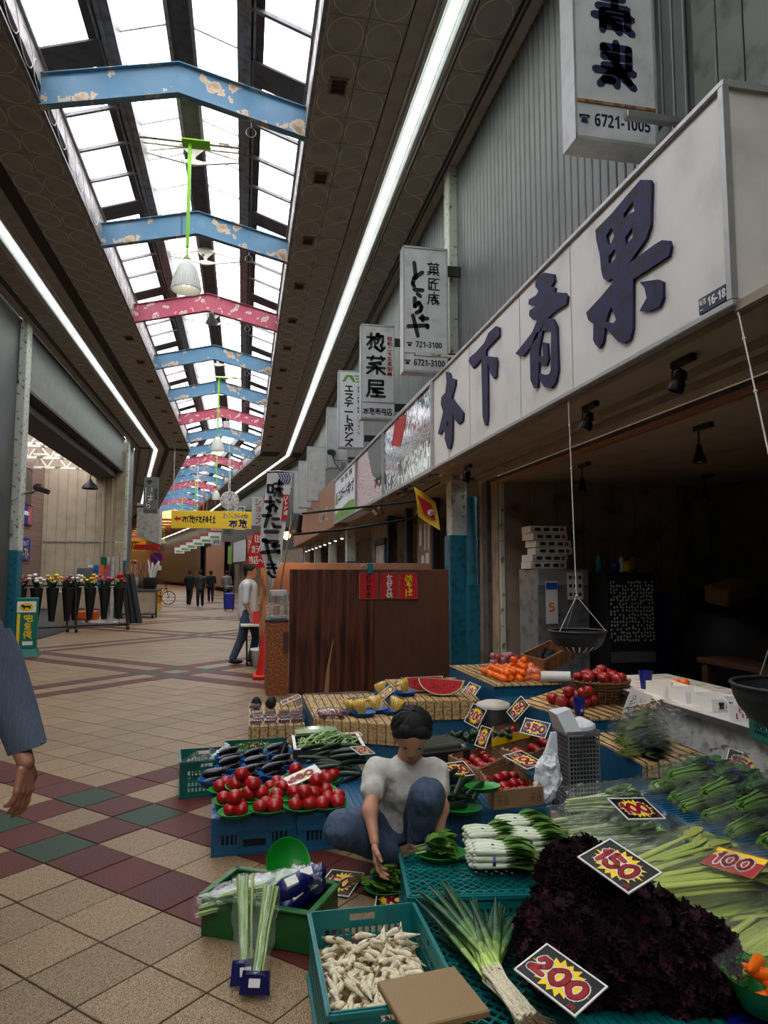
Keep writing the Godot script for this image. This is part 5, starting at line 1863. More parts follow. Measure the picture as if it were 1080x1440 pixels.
#- inside the greengrocer's
func build_shop_room() -> void:
	var b = nb()
	b.bb(V(3.28, 0, -9.5), V(6.6, 2.95, -8.75))
	var ew = struct("wall_shop_end", b, M.cream_wall)
	for k in 8:
		b = nb()
		b.bb(V(3.36 + k * 0.38, 0.0, -8.752), V(3.725 + k * 0.38, 2.72, -8.735), 0.004)
		part(ew, "panel", b, M.cream_wall)
	b = nb()
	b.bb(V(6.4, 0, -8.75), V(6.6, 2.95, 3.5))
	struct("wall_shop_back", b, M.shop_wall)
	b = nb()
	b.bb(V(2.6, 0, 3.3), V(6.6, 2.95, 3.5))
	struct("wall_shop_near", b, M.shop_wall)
	b = nb()
	b.bb(V(3.36, 2.72, -8.75), V(6.6, 2.95, 3.5))
	struct("ceiling_shop", b, M.shop_ceiling)
	b = nb()
	b.bb(V(3.03, 2.78, -2.4), V(3.3, 4.2, 8))
	b.bb(V(2.52, 2.88, -3.16), V(3.1, 2.93, 8))
	struct("wall_right_lintel", b, M.shop_ceiling)
	b = nb()
	b.bb(V(2.9, 0, 3.0), V(3.25, 7.6, 14))
	struct("wall_right_near", b, M.corrugated)
	b = nb()
	b.bb(V(5.9, 0, -8.75), V(6.05, 2.72, -8.6))
	struct("trim_corner_post", b, M.shop_wall)
	b = nb()
	b.bb(V(3.22, 0, -9.2), V(3.34, 2.75, -9.0))
	struct("trim_shutter_guide", b, M.dark_flash)
	b = nb()
	b.bb(V(3.3, 0, -8.98), V(3.36, 2.74, -8.72))
	struct("trim_shutter_rail", b, M.pillar_white)
	var cab = thing("steel_cabinet", "grey steel cabinet against the end wall with paper notices on its side", "cabinet", V(3.72, 0, -8.05), rot(0, 0))
	b = nb()
	b.box(V(0, 0.78, 0), V(0.66, 1.56, 0.55), Basis.IDENTITY, 0.012)
	part(cab, "body", b, M.rail_grey)
	b = nb()
	b.box(V(0, 1.46, 0.282), V(0.64, 0.18, 0.015))
	part(cab, "drawer_front", b, M.aluminium)
	var nts = [[-0.16, 1.17, 0.15, 0.5], [0.14, 1.36, 0.2, 0.32]]
	for k in 2:
		b = nb()
		b.box(V(nts[k][0], nts[k][1], 0.3), V(nts[k][2], nts[k][3], 0.006))
		var nt = lone("notice", ["tall paper notice with a blue head and orange numeral on the cabinet", "square white paper calendar on the cabinet"][k], "notice", b, M.paper, cab.position)
		b = nb()
		if k == 0:
			b.box(V(nts[k][0], nts[k][1] + 0.19, 0.304), V(0.14, 0.08, 0.004))
			part(nt, "blue_head", b, M.tray_blue)
			latin(nt, "numeral", "5", 0.15, M.orange, X(V(nts[k][0], nts[k][1] - 0.06, 0.303)))
		else:
			for i in 3:
				for j in 3:
					b.box(V(nts[k][0] - 0.06 + i * 0.06, nts[k][1] - 0.1 + j * 0.1, 0.304), V(0.035, 0.04, 0.002))
			part(nt, "print", b, M.dark_grey)
	var crate = make_carton(0.46, 0.085, 0.3, "flat white strawberry carton with printed end")
	for k in 6:
		var lab = ["flat white printed carton, lowest of the stack on the cabinet", "second carton from the bottom of the stack on the cabinet", "third carton from the bottom of the stack on the cabinet", "third carton from the top of the stack on the cabinet", "second carton from the top of the stack on the cabinet", "topmost carton of the stack on the cabinet"][k]
		var at = V(3.60 + [0.0, 0.01, 0.08, 0.06, 0.02, 0.01][k], 1.562 + k * 0.0865, -8.05)
		if k == 0:
			crate.position = at
			crate.set_meta("label", lab)
			crate.set_meta("group", "cartons stacked on the cabinet")
		else:
			dup(crate, lab, at, rot(0, [0, 3, -4, 2, 4, -2][k]))
	var fr = thing("fridge", "black refrigerator with a dark poster of many small portraits on its door", "fridge", V(4.38, 0, -7.7))
	b = nb()
	b.box(V(0, 0.76, 0), V(0.62, 1.52, 0.6), Basis.IDENTITY, 0.015)
	part(fr, "body", b, M.black)
	b = nb()
	b.box(V(0, 0.98, 0.306), V(0.58, 0.98, 0.008))
	var po = part(fr, "poster", b, M.dark_grey)
	b = nb()
	rng.seed = 12
	for i in 15:
		for j in 17:
			if rng.randf() < 0.85:
				b.ball(V(-0.26 + i * 0.037 + rnd(-0.006, 0.006), 0.75 + j * 0.041 + rnd(-0.008, 0.008), 0.311), V(0.012, 0.015, 0.003), 6, 4)
	part(po, "portraits", b, M.paper, "stuff")
	b = nb()
	b.box(V(0, 0.56, 0.311), V(0.56, 0.12, 0.004))
	part(po, "caption_strip", b, M.corrugated)
	for q in [["teal pump bottle on the fridge", -0.42, 0.26, "pillar_teal", 0.035], ["white bottle with a red cap on the fridge", 0.02, 0.24, "ink_white", 0.03], ["grey spray can at the right end of the fridge", 0.25, 0.25, "rail_grey", 0.035], ["yellow cloth bundle on the fridge", 0.14, 0.14, "card_yellow", 0.07], ["blue packet on the fridge", -0.1, 0.13, "sign_blue", 0.06]]:
		var t = thing("bottle" if q[2] > 0.2 else "packet", q[0], "bottle" if q[2] > 0.2 else "packet", V(4.38 + q[1] * 0.66, 1.521, -7.62))
		b = nb()
		var r: float = q[4]
		var h: float = q[2]
		if h > 0.2:
			b.lathe([W(0, 0), W(r, 0.005), W(r, h * 0.62), W(r * 0.5, h * 0.74), W(r * 0.4, h * 0.78), W(0, h * 0.8)], 12)
			part(t, "body", b, M[q[3]])
			b = nb()
			b.lathe([W(r * 0.45, h * 0.76), W(r * 0.45, h * 0.92), W(r * 0.2, h), W(0, h)], 10)
			part(t, "cap", b, M.flag_red if q[1] == 0.02 else M.dark_grey)
		else:
			b.ball(V(0, h / 2.0, 0), V(r, h / 2.0, r * 0.8), 10, 8, Basis.IDENTITY, 0.15, 1.0)
			part(t, "body", b, M[q[3]])
	var bs = thing("plastic_basket_stack", "stack of dark blue plastic boxes beside the fridge", "box", V(4.98, 0, -8.15))
	for k in 4:
		b = nb()
		b.box(V(0.02 * sin(k * 2.0), 0.17 + k * 0.31, 0), V(0.5, 0.3, 0.4), Basis.IDENTITY, 0.02)
		part(bs, "box", b, M.sign_blue)
	var tbn = thing("work_table", "long low wooden work table in the dark shop", "table", V(4.95, 0, -5.3))
	b = nb()
	b.box(V(0, 0.7, 0), V(1.5, 0.05, 1.4), Basis.IDENTITY, 0.006)
	part(tbn, "table_top", b, M.veneer_plain)
	for q in [[-0.68, -0.62], [0.68, -0.62], [-0.68, 0.62], [0.68, 0.62]]:
		b = nb()
		b.box(V(q[0], 0.34, q[1]), V(0.08, 0.68, 0.08))
		part(tbn, "leg", b, M.veneer_plain)
	var tub = thing("dark_tub", "black plastic tub on the work table", "tub", V(4.85, 0.726, -5.3))
	b = nb()
	b.hexa([V(-0.36, 0, -0.25), V(0.36, 0, -0.25), V(0.36, 0, 0.25), V(-0.36, 0, 0.25), V(-0.42, 0.2, -0.3), V(0.42, 0.2, -0.3), V(0.42, 0.2, 0.3), V(-0.42, 0.2, 0.3)])
	part(tub, "tub", b, M.black)
	var heap = thing("goods_heap", "dark heap of covered goods against the shop's end wall", "goods", V(5.6, 0, -7.2))
	b = nb()
	b.ball(V(0, 0.6, 0), V(0.62, 0.68, 0.6), 16, 10, Basis.IDENTITY, 0.12, 2.0)
	part(heap, "cover", b, M.dark_grey)
	b = nb()
	b.box(V(-0.25, 1.3, 0.2), V(0.5, 0.2, 0.3), Basis.from_euler(V(0.2, 0.4, 0.2)), 0.02)
	part(heap, "carton", b, M.cardboard)
	var shf = thing("shelf", "pale shelf rack at the shop's back holding a screen and a microwave", "shelf", V(6.12, 0, -6.0))
	b = nb()
	for y in [0.55, 0.9, 1.27]:
		b.box(V(0, y, 0), V(0.5, 0.035, 1.5))
	part(shf, "boards", b, M.cream_wall)
	for q in [[-0.23, -0.73], [-0.23, 0.73], [0.23, -0.73], [0.23, 0.73]]:
		b = nb()
		b.box(V(q[0], 0.64, q[1]), V(0.04, 1.28, 0.04))
		part(shf, "post", b, M.cream_wall)
	var tv = thing("television", "black television on the shelf rack", "television", V(6.05, 1.29, -5.85), rot(0, -80))
	b = nb()
	b.box(V(0, 0.3, 0), V(0.95, 0.52, 0.05), Basis.IDENTITY, 0.01)
	part(tv, "screen", b, M.glass_dark)
	b = nb()
	b.box(V(0, 0.02, 0), V(0.4, 0.035, 0.2))
	part(tv, "stand", b, M.black)
	var mw = thing("microwave", "cream microwave oven on the shelf under the television", "microwave", V(6.0, 0.918, -5.7), rot(0, -80))
	b = nb()
	b.box(V(0, 0.14, 0), V(0.46, 0.27, 0.34), Basis.IDENTITY, 0.01)
	part(mw, "case", b, M.fascia)
	b = nb()
	b.box(V(-0.06, 0.14, 0.172), V(0.3, 0.2, 0.01))
	part(mw, "door", b, M.glass_dark)
func make_carton(w: float, h: float, d: float, label: String) -> Node3D:
	var t = thing("carton", label, "carton")
	var b = nb()
	b.box(V(0, h / 2.0, 0), V(w, h - 0.002, d), Basis.IDENTITY, 0.004)
	part(t, "box", b, M.sign_white)
	b = nb()
	for k in 3:
		b.box(V(-w * 0.3 + k * w * 0.25, h * 0.5, d / 2.0 + 0.001), V(w * 0.16, h * 0.45, 0.003))
	part(t, "print", b, M.dark_grey)
	b = nb()
	b.box(V(w * 0.38, h * 0.5, d / 2.0 + 0.001), V(h * 0.5, h * 0.5, 0.003))
	part(t, "red_mark", b, M.card_red)
	return t

#- the brown partition and the stall behind it
func build_partition() -> void:
	var pt = thing("partition", "brown veneered partition with a pale split, in front of the takoyaki stall", "partition", V(1.6, 0, -8.95))
	var off = -pt.position
	var b = nb()
	b.bb(V(0.575, 0.02, -8.97), V(1.655, 1.56, -8.935), 0.004)
	part(pt, "board", b, M.veneer).position = off
	b = nb()
	b.bb(V(1.66, 0.02, -8.97), V(2.66, 1.56, -8.938), 0.004)
	part(pt, "board", b, M.veneer_plain).position = off
	b = nb()
	b.plate(PackedVector2Array([W(1.02, 0.02), W(1.08, 0.02), W(1.09, 0.35), W(1.115, 0.55), W(1.14, 0.7), W(1.11, 0.62), W(1.09, 0.5), W(1.05, 0.3)]), X(V(0, 0, -8.934)), 0.001, false)
	part(pt, "split", b, M.veneer_scar).position = off
	for x in [0.7, 1.6, 2.55]:
		b = nb()
		b.bb(V(x, 0, -9.05), V(x + 0.06, 1.54, -8.975))
		part(pt, "stud", b, M.raw_wood).position = off
	b = nb()
	b.bb(V(0.5, 0.55, -8.93), V(0.57, 0.78, -8.915))
	part(pt, "hinge", b, M.veneer_plain).position = off
	var oc = thing("counter", "chipboard counter front at the partition's left end", "counter", V(0.44, 0, -9.3))
	b = nb()
	b.bb(V(-0.14, 0, -0.3), V(0.13, 0.9, 0.34), 0.004)
	part(oc, "front", b, M.osb)
	b = nb()
	b.bb(V(-0.16, 0.9, -0.32), V(0.13, 0.93, 0.35), 0.004)
	part(oc, "top", b, M.dark_grey)
	var gc = thing("display_case", "small glass display case with cream frame on the chipboard counter", "display case", V(0.46, 0.93, -9.3))
	b = nb()
	for q in [[0.01, 0.02], [0.17, 0.015], [0.29, 0.07]]:
		b.bb(V(-0.12, q[0], -0.2), V(0.1, q[0] + q[1], 0.2))
	for x in [-0.12, 0.09]:
		for z in [-0.2, 0.18]:
			b.bb(V(x, 0, z), V(x + 0.015, 0.33, z + 0.02))
	part(gc, "frame", b, M.fascia)
	b = nb()
	b.bb(V(-0.12, 0.02, 0.2), V(0.1, 0.3, 0.204))
	part(gc, "pane", b, M.film)
	b = nb()
	b.bb(V(0.39, 1.25, -10.56), V(2.85, 1.665, -10.5), 0.005)
	b.bb(V(2.65, 0, -10.58), V(2.72, 1.5, -10.56))
	b.bb(V(0.45, 0, -10.6), V(0.52, 1.5, -10.56))
	lone("back_board", "lighter brown board rising behind the partition's top edge", "board", b, M.brown_fascia)
	b = nb()
	b.bb(V(-0.05, 0, -0.05), V(0.05, 1.6, 0.05), 0.004)
	lone("wooden_post", "raw pale wooden post standing left of the chipboard counter", "post", b, M.raw_wood, V(0.31, 0, -11.3))
	for k in 3:
		var x0: float = [1.46, 1.73, 1.985][k]
		var t = thing("menu_card", ["red menu card with black characters, left of the three on the partition", "red menu card with white characters, middle of the three on the partition", "red menu card with yellow characters, right of the three on the partition"][k], "menu card", V(x0 + 0.125, 1.18, -8.925), O3, "red cards on the partition")
		b = nb()
		b.bb(V(-0.122, 0, -0.008), V(0.122, 0.335, 0.002))
		part(t, "card", b, M.card_red)
		b = nb()
		for q in [[-0.122, 0.0, 0.122, 0.006], [-0.122, 0.329, 0.122, 0.335], [-0.122, 0.0, -0.116, 0.335], [0.116, 0.0, 0.122, 0.335]]:
			b.bb(V(q[0], q[1], 0.0), V(q[2], q[3], 0.004))
		part(t, "border", b, M.raw_wood)
		var tx: String = ["たこやき", "お好み焼", "焼そば"][k]
		var n = tx.length()
		var sz = 0.068 if n == 4 else 0.088
		letters(t, "letter", tx, X(V(0, 0, 0.005)), W(-sz * 0.5, 0.31 - sz), sz, sz, 0.014 if k else 0.01, [M.ink, M.ink_white, M.ink_yellow][k], 0.08, true)
	var cp = thing("clip_lamp", "small grey clip fixed on the partition's top edge above the red cards", "clip", V(1.6, 1.5, -8.93))
	b = nb()
	b.box(V(0, 0.07, 0.02), V(0.07, 0.14, 0.04), Basis.IDENTITY, 0.008)
	part(cp, "jaw", b, M.pillar_teal)
	b = nb()
	var arc = []
	for k in 9:
		var a = PI * k / 8
		arc.append(V(-0.08 + cos(a) * 0.05, 0.07 + sin(a) * 0.05, 0.02))
	b.tube(arc, 0.008, 6)
	part(cp, "hook", b, M.steel)
	var bn = thing("banner", "tall white banner with big black brush characters tapering to a point, blue waves on top", "banner", V(0.42, 0, -10.0))
	bn.position = V(V(0.481, 2.174, -10.0).x, 0, -10.0)
	var prof = [[2.93, -0.17, 0.17], [2.75, -0.18, 0.165], [2.45, -0.215, 0.12], [2.15, -0.25, 0.09], [1.95, -0.255, 0.06], [1.75, -0.23, 0.05], [1.6, -0.18, 0.02], [1.45, -0.13, -0.04], [1.3, -0.11, -0.08]]
	var rows = []
	for q in prof:
		var r = []
		for j in 9:
			var u = j / 8.0
			r.append(V(lerpf(q[1], q[2], u), q[0], 0.05 * sin(u * 3.0 + q[0] * 2.0)))
		rows.append(r)
	b = nb()
	b.grid(rows)
	part(bn, "cloth", b, M.cloth_white)
	var bf = X(V(0, 0, 0.062))
	letters(bn, "letter", "味", bf, W(-0.16, 2.6), 0.2, 0.22, 0.04, M.ink)
	letters(bn, "letter", "お", bf, W(-0.19, 2.38), 0.2, 0.2, 0.045, M.ink)
	letters(bn, "letter", "た", bf, W(-0.22, 2.16), 0.24, 0.2, 0.05, M.ink)
	letters(bn, "letter", "こ", bf, W(-0.24, 1.95), 0.25, 0.18, 0.06, M.ink)
	letters(bn, "letter", "や", bf, W(-0.23, 1.7), 0.26, 0.22, 0.055, M.ink)
	letters(bn, "letter", "き", bf, W(-0.17, 1.46), 0.16, 0.22, 0.04, M.ink)
	b = nb()
	for k in 5:
		var cur = []
		for j in 6:
			cur.append(W(-0.02 + k * 0.035 + 0.03 * sin(j * 0.7), 2.92 - j * 0.03))
		for j in 5:
			bar2(b, bf, cur[j], cur[j + 1], 0.016, 0.002)
	part(bn, "blue_waves", b, M.sign_blue)
	b = nb()
	b.plate(PackedVector2Array([W(0.06, 2.62), W(0.14, 2.62), W(0.1, 2.25), W(0.03, 2.25)]), bf, 0.001, false)
	part(bn, "red_strip", b, M.flag_red)
	var bf2 = X(V(0, 0, 0.066))
	letters(bn, "small_letter", "ジャンボ", bf2, W(0.065, 2.54), 0.05, 0.055, 0.011, M.ink_white, 0.25, true)
	b = nb()
	b.tube([V(-0.2, 2.95, 0.0), V(0.0, 2.965, 0.0), V(0.2, 2.95, 0.0)], 0.008, 6)
	b.tube([V(0.2, 2.95, 0.0), V(0.17, 2.2, -0.02), V(0.02, 1.2, -0.02)], 0.012, 6)
	b.tube([V(0.02, 1.2, -0.02), V(0.0, 0.3, -0.02), V(0.0, 0.05, 0)], 0.014, 6)
	b.box(V(0, 0.04, 0), V(0.3, 0.08, 0.3), Basis.IDENTITY, 0.02)
	part(bn, "pole", b, M.steel)
	var rb = thing("banner", "red slanting banner with white characters, left of the black and white banner", "banner", V(0.0, 0, -14.0))
	rb.position = V(V(0.292, 2.019, -14.0).x, 0, -14.0)
	b = nb()
	b.hexa([V(-0.28, 1.6, 0), V(0.08, 1.6, 0), V(0.08, 1.6, -0.01), V(-0.28, 1.6, -0.01), V(-0.1, 2.32, 0), V(0.24, 2.32, 0), V(0.24, 2.32, -0.01), V(-0.1, 2.32, -0.01)])
	part(rb, "cloth", b, M.flag_red)
	for k in 3:
		letters(rb, "letter", ["住い", "買うなら", "当店へ"][k], X(V(0, 0, 0.004)), W(-0.08 - k * 0.055, 2.13 - k * 0.21), 0.085 if k != 1 else 0.062, 0.14, 0.016, M.ink_white, 0.12)
	b = nb()
	b.tube([V(0.25, 2.36, 0), V(0.1, 1.6, -0.02), V(0.1, 0.05, -0.02)], 0.014, 6)
	b.box(V(0.1, 0.04, -0.02), V(0.3, 0.08, 0.3), Basis.IDENTITY, 0.02)
	part(rb, "pole", b, M.steel)
	var tt = thing("side_table", "small black-legged table with goods beside the standing man", "table", V(0.22, 0, -12.0))
	b = nb()
	b.box(V(0, 0.66, 0), V(0.5, 0.035, 0.5), Basis.IDENTITY, 0.006)
	part(tt, "table_top", b, M.sign_white)
	for q in [[-0.15, 0.2], [-0.15, -0.2], [0.2, 0.2], [0.2, -0.2]]:
		b = nb()
		b.tube([V(q[0], 0.65, q[1]), V(q[0] * 0.9, 0.01, q[1])], 0.016, 6)
		part(tt, "leg", b, M.black_metal)
	b = nb()
	b.tube([V(-0.14, 0.02, 0.2), V(0.18, 0.02, 0.2)], 0.014, 6)
	part(tt, "foot_bar", b, M.black_metal)
	var pk = thing("paper_bag", "red and white paper bag on the small table", "bag", V(0.26, 0.68, -11.95))
	b = nb()
	b.hexa([V(-0.08, 0, -0.06), V(0.08, 0, -0.06), V(0.08, 0, 0.06), V(-0.08, 0, 0.06), V(-0.09, 0.2, -0.02), V(0.09, 0.22, -0.02), V(0.09, 0.22, 0.02), V(-0.09, 0.2, 0.02)])
	part(pk, "bag", b, M.petal_red)
	var bu = thing("bucket", "white lidded bucket under the small table", "bucket", V(0.3, 0, -11.85))
	b = nb()
	b.lathe([W(0, 0), W(0.13, 0.005), W(0.16, 0.26), W(0.15, 0.26)], 16)
	part(bu, "tub", b, M.fascia)
	b = nb()
	b.lathe([W(0.17, 0.255), W(0.17, 0.285), W(0.05, 0.3), W(0, 0.3)], 16)
	part(bu, "lid", b, M.ink_white)
	var cn = thing("traffic_cone", "red traffic cone with a flat base behind the wooden post", "cone", V(0.33, 0, -10.45))
	b = nb()
	b.box(V(0, 0.03, 0), V(0.34, 0.06, 0.34), Basis.IDENTITY, 0.012)
	part(cn, "base", b, M.cone_red)
	b = nb()
	b.lathe([W(0.13, 0.06), W(0.03, 0.62), W(0.0, 0.63)], 16)
	part(cn, "cone", b, M.cone_red)

#- goods: shared builders
func lin(c: Color) -> Color:
	return c.srgb_to_linear()
func holed(mb: MB, o: Vector3, u: Vector3, v: Vector3, w: float, h: float, t: float, holes: Array) -> void:
	var xs = [0.0, w]
	var ys = [0.0, h]
	for q in holes:
		for k in 2:
			if not xs.has(q[k * 2]):
				xs.append(q[k * 2])
			if not ys.has(q[k * 2 + 1]):
				ys.append(q[k * 2 + 1])
	xs.sort()
	ys.sort()
	var n = u.cross(v).normalized() * t
	for j in ys.size() - 1:
		var i = 0
		while i < xs.size() - 1:
			var solid = func(a: int) -> bool:
				var cx = (xs[a] + xs[a + 1]) / 2.0
				var cy = (ys[j] + ys[j + 1]) / 2.0
				for q in holes:
					if cx > q[0] and cx < q[2] and cy > q[1] and cy < q[3]:
						return false
				return true
			if not solid.call(i):
				i += 1
				continue
			var k = i
			while k + 1 < xs.size() - 1 and solid.call(k + 1):
				k += 1
			var p = [o + u * xs[i] + v * ys[j], o + u * xs[k + 1] + v * ys[j], o + u * xs[k + 1] + v * ys[j + 1], o + u * xs[i] + v * ys[j + 1]]
			mb.hexa([p[0], p[1], p[2], p[3], p[0] + n, p[1] + n, p[2] + n, p[3] + n])
			i = k + 1
func crate(label: String, at: Vector3, turn: float, w: float, h: float, d: float, m: Material, style := 0, lid := true, group := "", text := "") -> Node3D:
	var t = thing("crate", label, "crate", at, rot(0, turn), group)
	for side in 4:
		var wide = w if side % 2 == 0 else d
		var holes = []
		if style == 0:
			for k in 4:
				holes.append([wide * 0.10 + k * wide * 0.055, h * 0.26, wide * 0.135 + k * wide * 0.055, h * 0.52])
				holes.append([wide * 0.70 + k * wide * 0.055, h * 0.26, wide * 0.735 + k * wide * 0.055, h * 0.52])
			holes.append([wide * 0.36, h * 0.18, wide * 0.64, h * 0.38])
		else:
			var nx = int(wide / 0.024)
			for i in range(2, nx - 2):
				for j in 4:
					holes.append([i * wide / nx, h * (0.16 + j * 0.15), (i + 0.62) * wide / nx, h * (0.16 + j * 0.15 + 0.1)])
			holes.append([wide * 0.38, h * 0.82, wide * 0.62, h * 0.92])
		var b = nb()
		var dir = [V(0, 0, 1), V(1, 0, 0), V(0, 0, -1), V(-1, 0, 0)][side] as Vector3
		var u = V(dir.z, 0, -dir.x)
		var half = d / 2.0 if side % 2 == 0 else w / 2.0
		holed(b, dir * (half - 0.006) - u * wide / 2.0, u, Vector3.UP, wide, h, 0.006, holes)
		for y in [0.008, h * 0.6, h - 0.012]:
			if y == h * 0.6 and style == 1:
				continue
			b.box(dir * (half + 0.003) + V(0, y, 0), V(wide + 0.012, 0.016, 0.012) if side % 2 == 0 else V(0.012, 0.016, wide + 0.012))
		if style == 0:
			for x in [-0.49, -0.2, 0.2, 0.49]:
				b.box(dir * (half + 0.002) + u * wide * x + V(0, h / 2.0, 0), V(0.012, h, 0.012))
		var wp = part(t, "wall", b, m)
		if text and side == 0:
			b = nb()
			words(b, text, X(V(0, 0, d / 2.0 + 0.002)), W(-0.02, h * 0.66), 0.05, h * 0.22, 0.009, 0.1, false, 0.001, 0.3)
			part(wp, "brush_mark", b, M.ink)
	var b2 = MB.new()
	if lid:
		b2.box(V(0, h - 0.008, 0), V(w, 0.008, d))
		var n = int(w / 0.03)
		for k in n:
			b2.box(V(-w / 2.0 + (k + 0.5) * w / n, h - 0.002, 0), V(0.006, 0.008, d * 0.94))
		part(t, "ribbed_top", b2, m)
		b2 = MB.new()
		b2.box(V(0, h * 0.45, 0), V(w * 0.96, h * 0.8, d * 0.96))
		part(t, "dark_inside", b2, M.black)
	else:
		b2.box(V(0, 0.008, 0), V(w - 0.01, 0.012, d - 0.01))
		part(t, "base", b2, m)
	return t
func lattice_crate(label: String, at: Vector3, turn: float, w: float, h: float, d: float, m: Material, group := "") -> Node3D:
	var t = crate(label, at, turn, w, h, d, m, 1, false, group)
	var b = nb()
	var y = h - 0.012
	var step = 0.045
	var k = -d
	while k < w:
		for s in [1.0, -1.0]:
			var p = []
			for e in 2:
				var z = -d / 2.0 if e == 0 else d / 2.0
				var x = -w / 2.0 + k + (d if (e == 1) == (s > 0) else 0.0)
				p.append(W(x, z))
			var a: Vector2 = p[0]
			var c: Vector2 = p[1]
			var dir = (c - a) / (c.x - a.x)
			if minf(a.x, c.x) < -w / 2.0:
				if a.x < c.x:
					a = a + dir * (-w / 2.0 - a.x)
				else:
					c = c + dir * (-w / 2.0 - c.x)
			if maxf(a.x, c.x) > w / 2.0:
				if a.x > c.x:
					a = a + dir * (w / 2.0 - a.x)
				else:
					c = c + dir * (w / 2.0 - c.x)
			if a.distance_to(c) > 0.02:
				b.beam(V(a.x, y, a.y), V(c.x, y, c.y), 0.006, 0.008)
		k += step
	for q in 4:
		b.beam(V(-w / 2.0, y - 0.002, -d / 2.0 + (q + 0.5) * d / 4.0), V(w / 2.0, y - 0.002, -d / 2.0 + (q + 0.5) * d / 4.0), 0.01, 0.01)
	part(t, "lattice_top", b, m)
	b = nb()
	b.box(V(0, h * 0.3, 0), V(w * 0.97, 0.01, d * 0.97))
	part(t, "deck", b, M.crate_dark)
	return t
func bamboo_stand(label: String, p: Array, y: float, drop: float, group := "stands covered with bamboo mats") -> Node3D:
	var c = O3
	for q in p:
		c += q / 4.0
	c.y = 0
	var t = thing("bamboo_stand", label, "display stand", c, O3, group)
	var fl: Vector3 = p[0] - c
	var fr: Vector3 = p[1] - c
	var br: Vector3 = p[2] - c
	var bl: Vector3 = p[3] - c
	var b = nb()
	var up = V(0, y - 0.012, 0)
	var inn = V(0, 0, 0)
	b.hexa([fl + inn, fr, br, bl, fl + up, fr + up, br + up, bl + up])
	part(t, "box", b, M.crate_blue)
	b = nb()
	var n = int(fl.distance_to(bl) / 0.016)
	for k in n:
		var u = (k + 0.5) / n
		b.beam(fl.lerp(bl, u) + V(0, y - 0.006, 0), fr.lerp(br, u) + V(0, y - 0.006 + 0.001 * float(k % 3), 0), 0.0135, 0.011)
	part(t, "mat_top", b, M.bamboo)
	b = nb()
	var out = V(fr.z - fl.z, 0, -(fr.x - fl.x)).normalized() * -0.008
	if out.z < 0:
		out = -out
	var m = int(drop / 0.016)
	for k in m:
		b.beam(fl + out + V(0, y - (k + 0.6) * 0.016, 0), fr + out + V(0, y - (k + 0.6) * 0.016, 0), 0.011, 0.0135)
	part(t, "mat_front", b, M.bamboo)
	b = nb()
	var th = int(fl.distance_to(fr) / 0.075)
	for k in th + 1:
		var u = clampf((k + 0.3) / (th + 0.6), 0, 1)
		b.tube([bl.lerp(br, u) + V(0, y + 0.002, 0), fl.lerp(fr, u) + V(0, y + 0.002, 0) + out * 1.6, fl.lerp(fr, u) + V(0, y - drop, 0) + out * 1.9], 0.004, 4)
	part(t, "binding", b, M.thread)
	return t
func price_card(text: String, label: String, xf: Transform3D, w := 0.21, h := 0.148, style := 0) -> void:
	var t = thing("price_card", label, "price card", xf.origin, O3, "hand-painted price cards")
	t.basis = xf.basis
	var b = nb()
	b.box(V(0, 0, -0.002), V(w, h, 0.003))
	part(t, "card", b, [M.card_black, M.ink_white, M.card_yellow][style])
	b = nb()
	for s in [-1.0, 1.0]:
		b.box(V(0, (h / 2.0 - 0.002) * s, -0.001), V(w + 0.002, 0.005, 0.005))
		b.box(V((w / 2.0 - 0.002) * s, 0, -0.001), V(0.005, h, 0.005))
	part(t, "rim", b, M.raw_wood if style == 2 else M.ink_white)
	b = nb()
	if style == 2:
		b.plate(PackedVector2Array([W(-w * 0.48, -h * 0.46), W(w * 0.48, -h * 0.46), W(w * 0.48, h * 0.2), W(-w * 0.48, h * 0.05)]), X(V(0, 0, 0.0003)), 0.0, false)
		part(t, "red_field", b, M.card_red)
	else:
		var pts = PackedVector2Array()
		for k in 40:
			var a = TAU * k / 40.0
			var r = 0.46 if k % 2 == 0 else 0.35
			if k % 4 == 0:
				r = 0.5
			pts.append(W(cos(a) * w * r * 0.92, sin(a) * h * r * 0.92))
		b.plate(pts, X(V(0, 0, 0.0003)), 0.0, false)
		part(t, "starburst", b, M.card_yellow)
	var n = text.length()
	var nw = w * (0.84 if n > 2 else 0.66) / n
	var up = Transform3D(Basis(Vector3.BACK, 0.0), O3)
	var fat = nw * 0.25
	var nh = h * 0.42
	var key = "%s_%.3f" % [text, w]
	if not num_meshes.has(key):
		num_meshes[key] = [numeral_mesh(text, nw, nh, fat + w * 0.055, 0.0).mesh(), numeral_mesh(text, nw, nh, fat + w * 0.022, 0.0).mesh(), numeral_mesh(text, nw, nh, fat, 0.0).mesh()]
	for k in 3:
		part(t, ["numeral_halo", "numeral_outline", "numeral"][k], num_meshes[key][k], [M.ink_white, M.ink, M.card_red][k] if style != 2 else [M.ink_white, M.ink_white, M.card_red][k]).position = V(0, 0, 0.0006 + k * 0.0004)
	b = nb()
	words(b, "円", X(V(0, 0, 0.0018)), W(w * 0.33, -h * 0.46), w * 0.09, h * 0.13, 0.0022, 0.0, false, 0.0)
	part(t, "yen", b, M.ink_red)

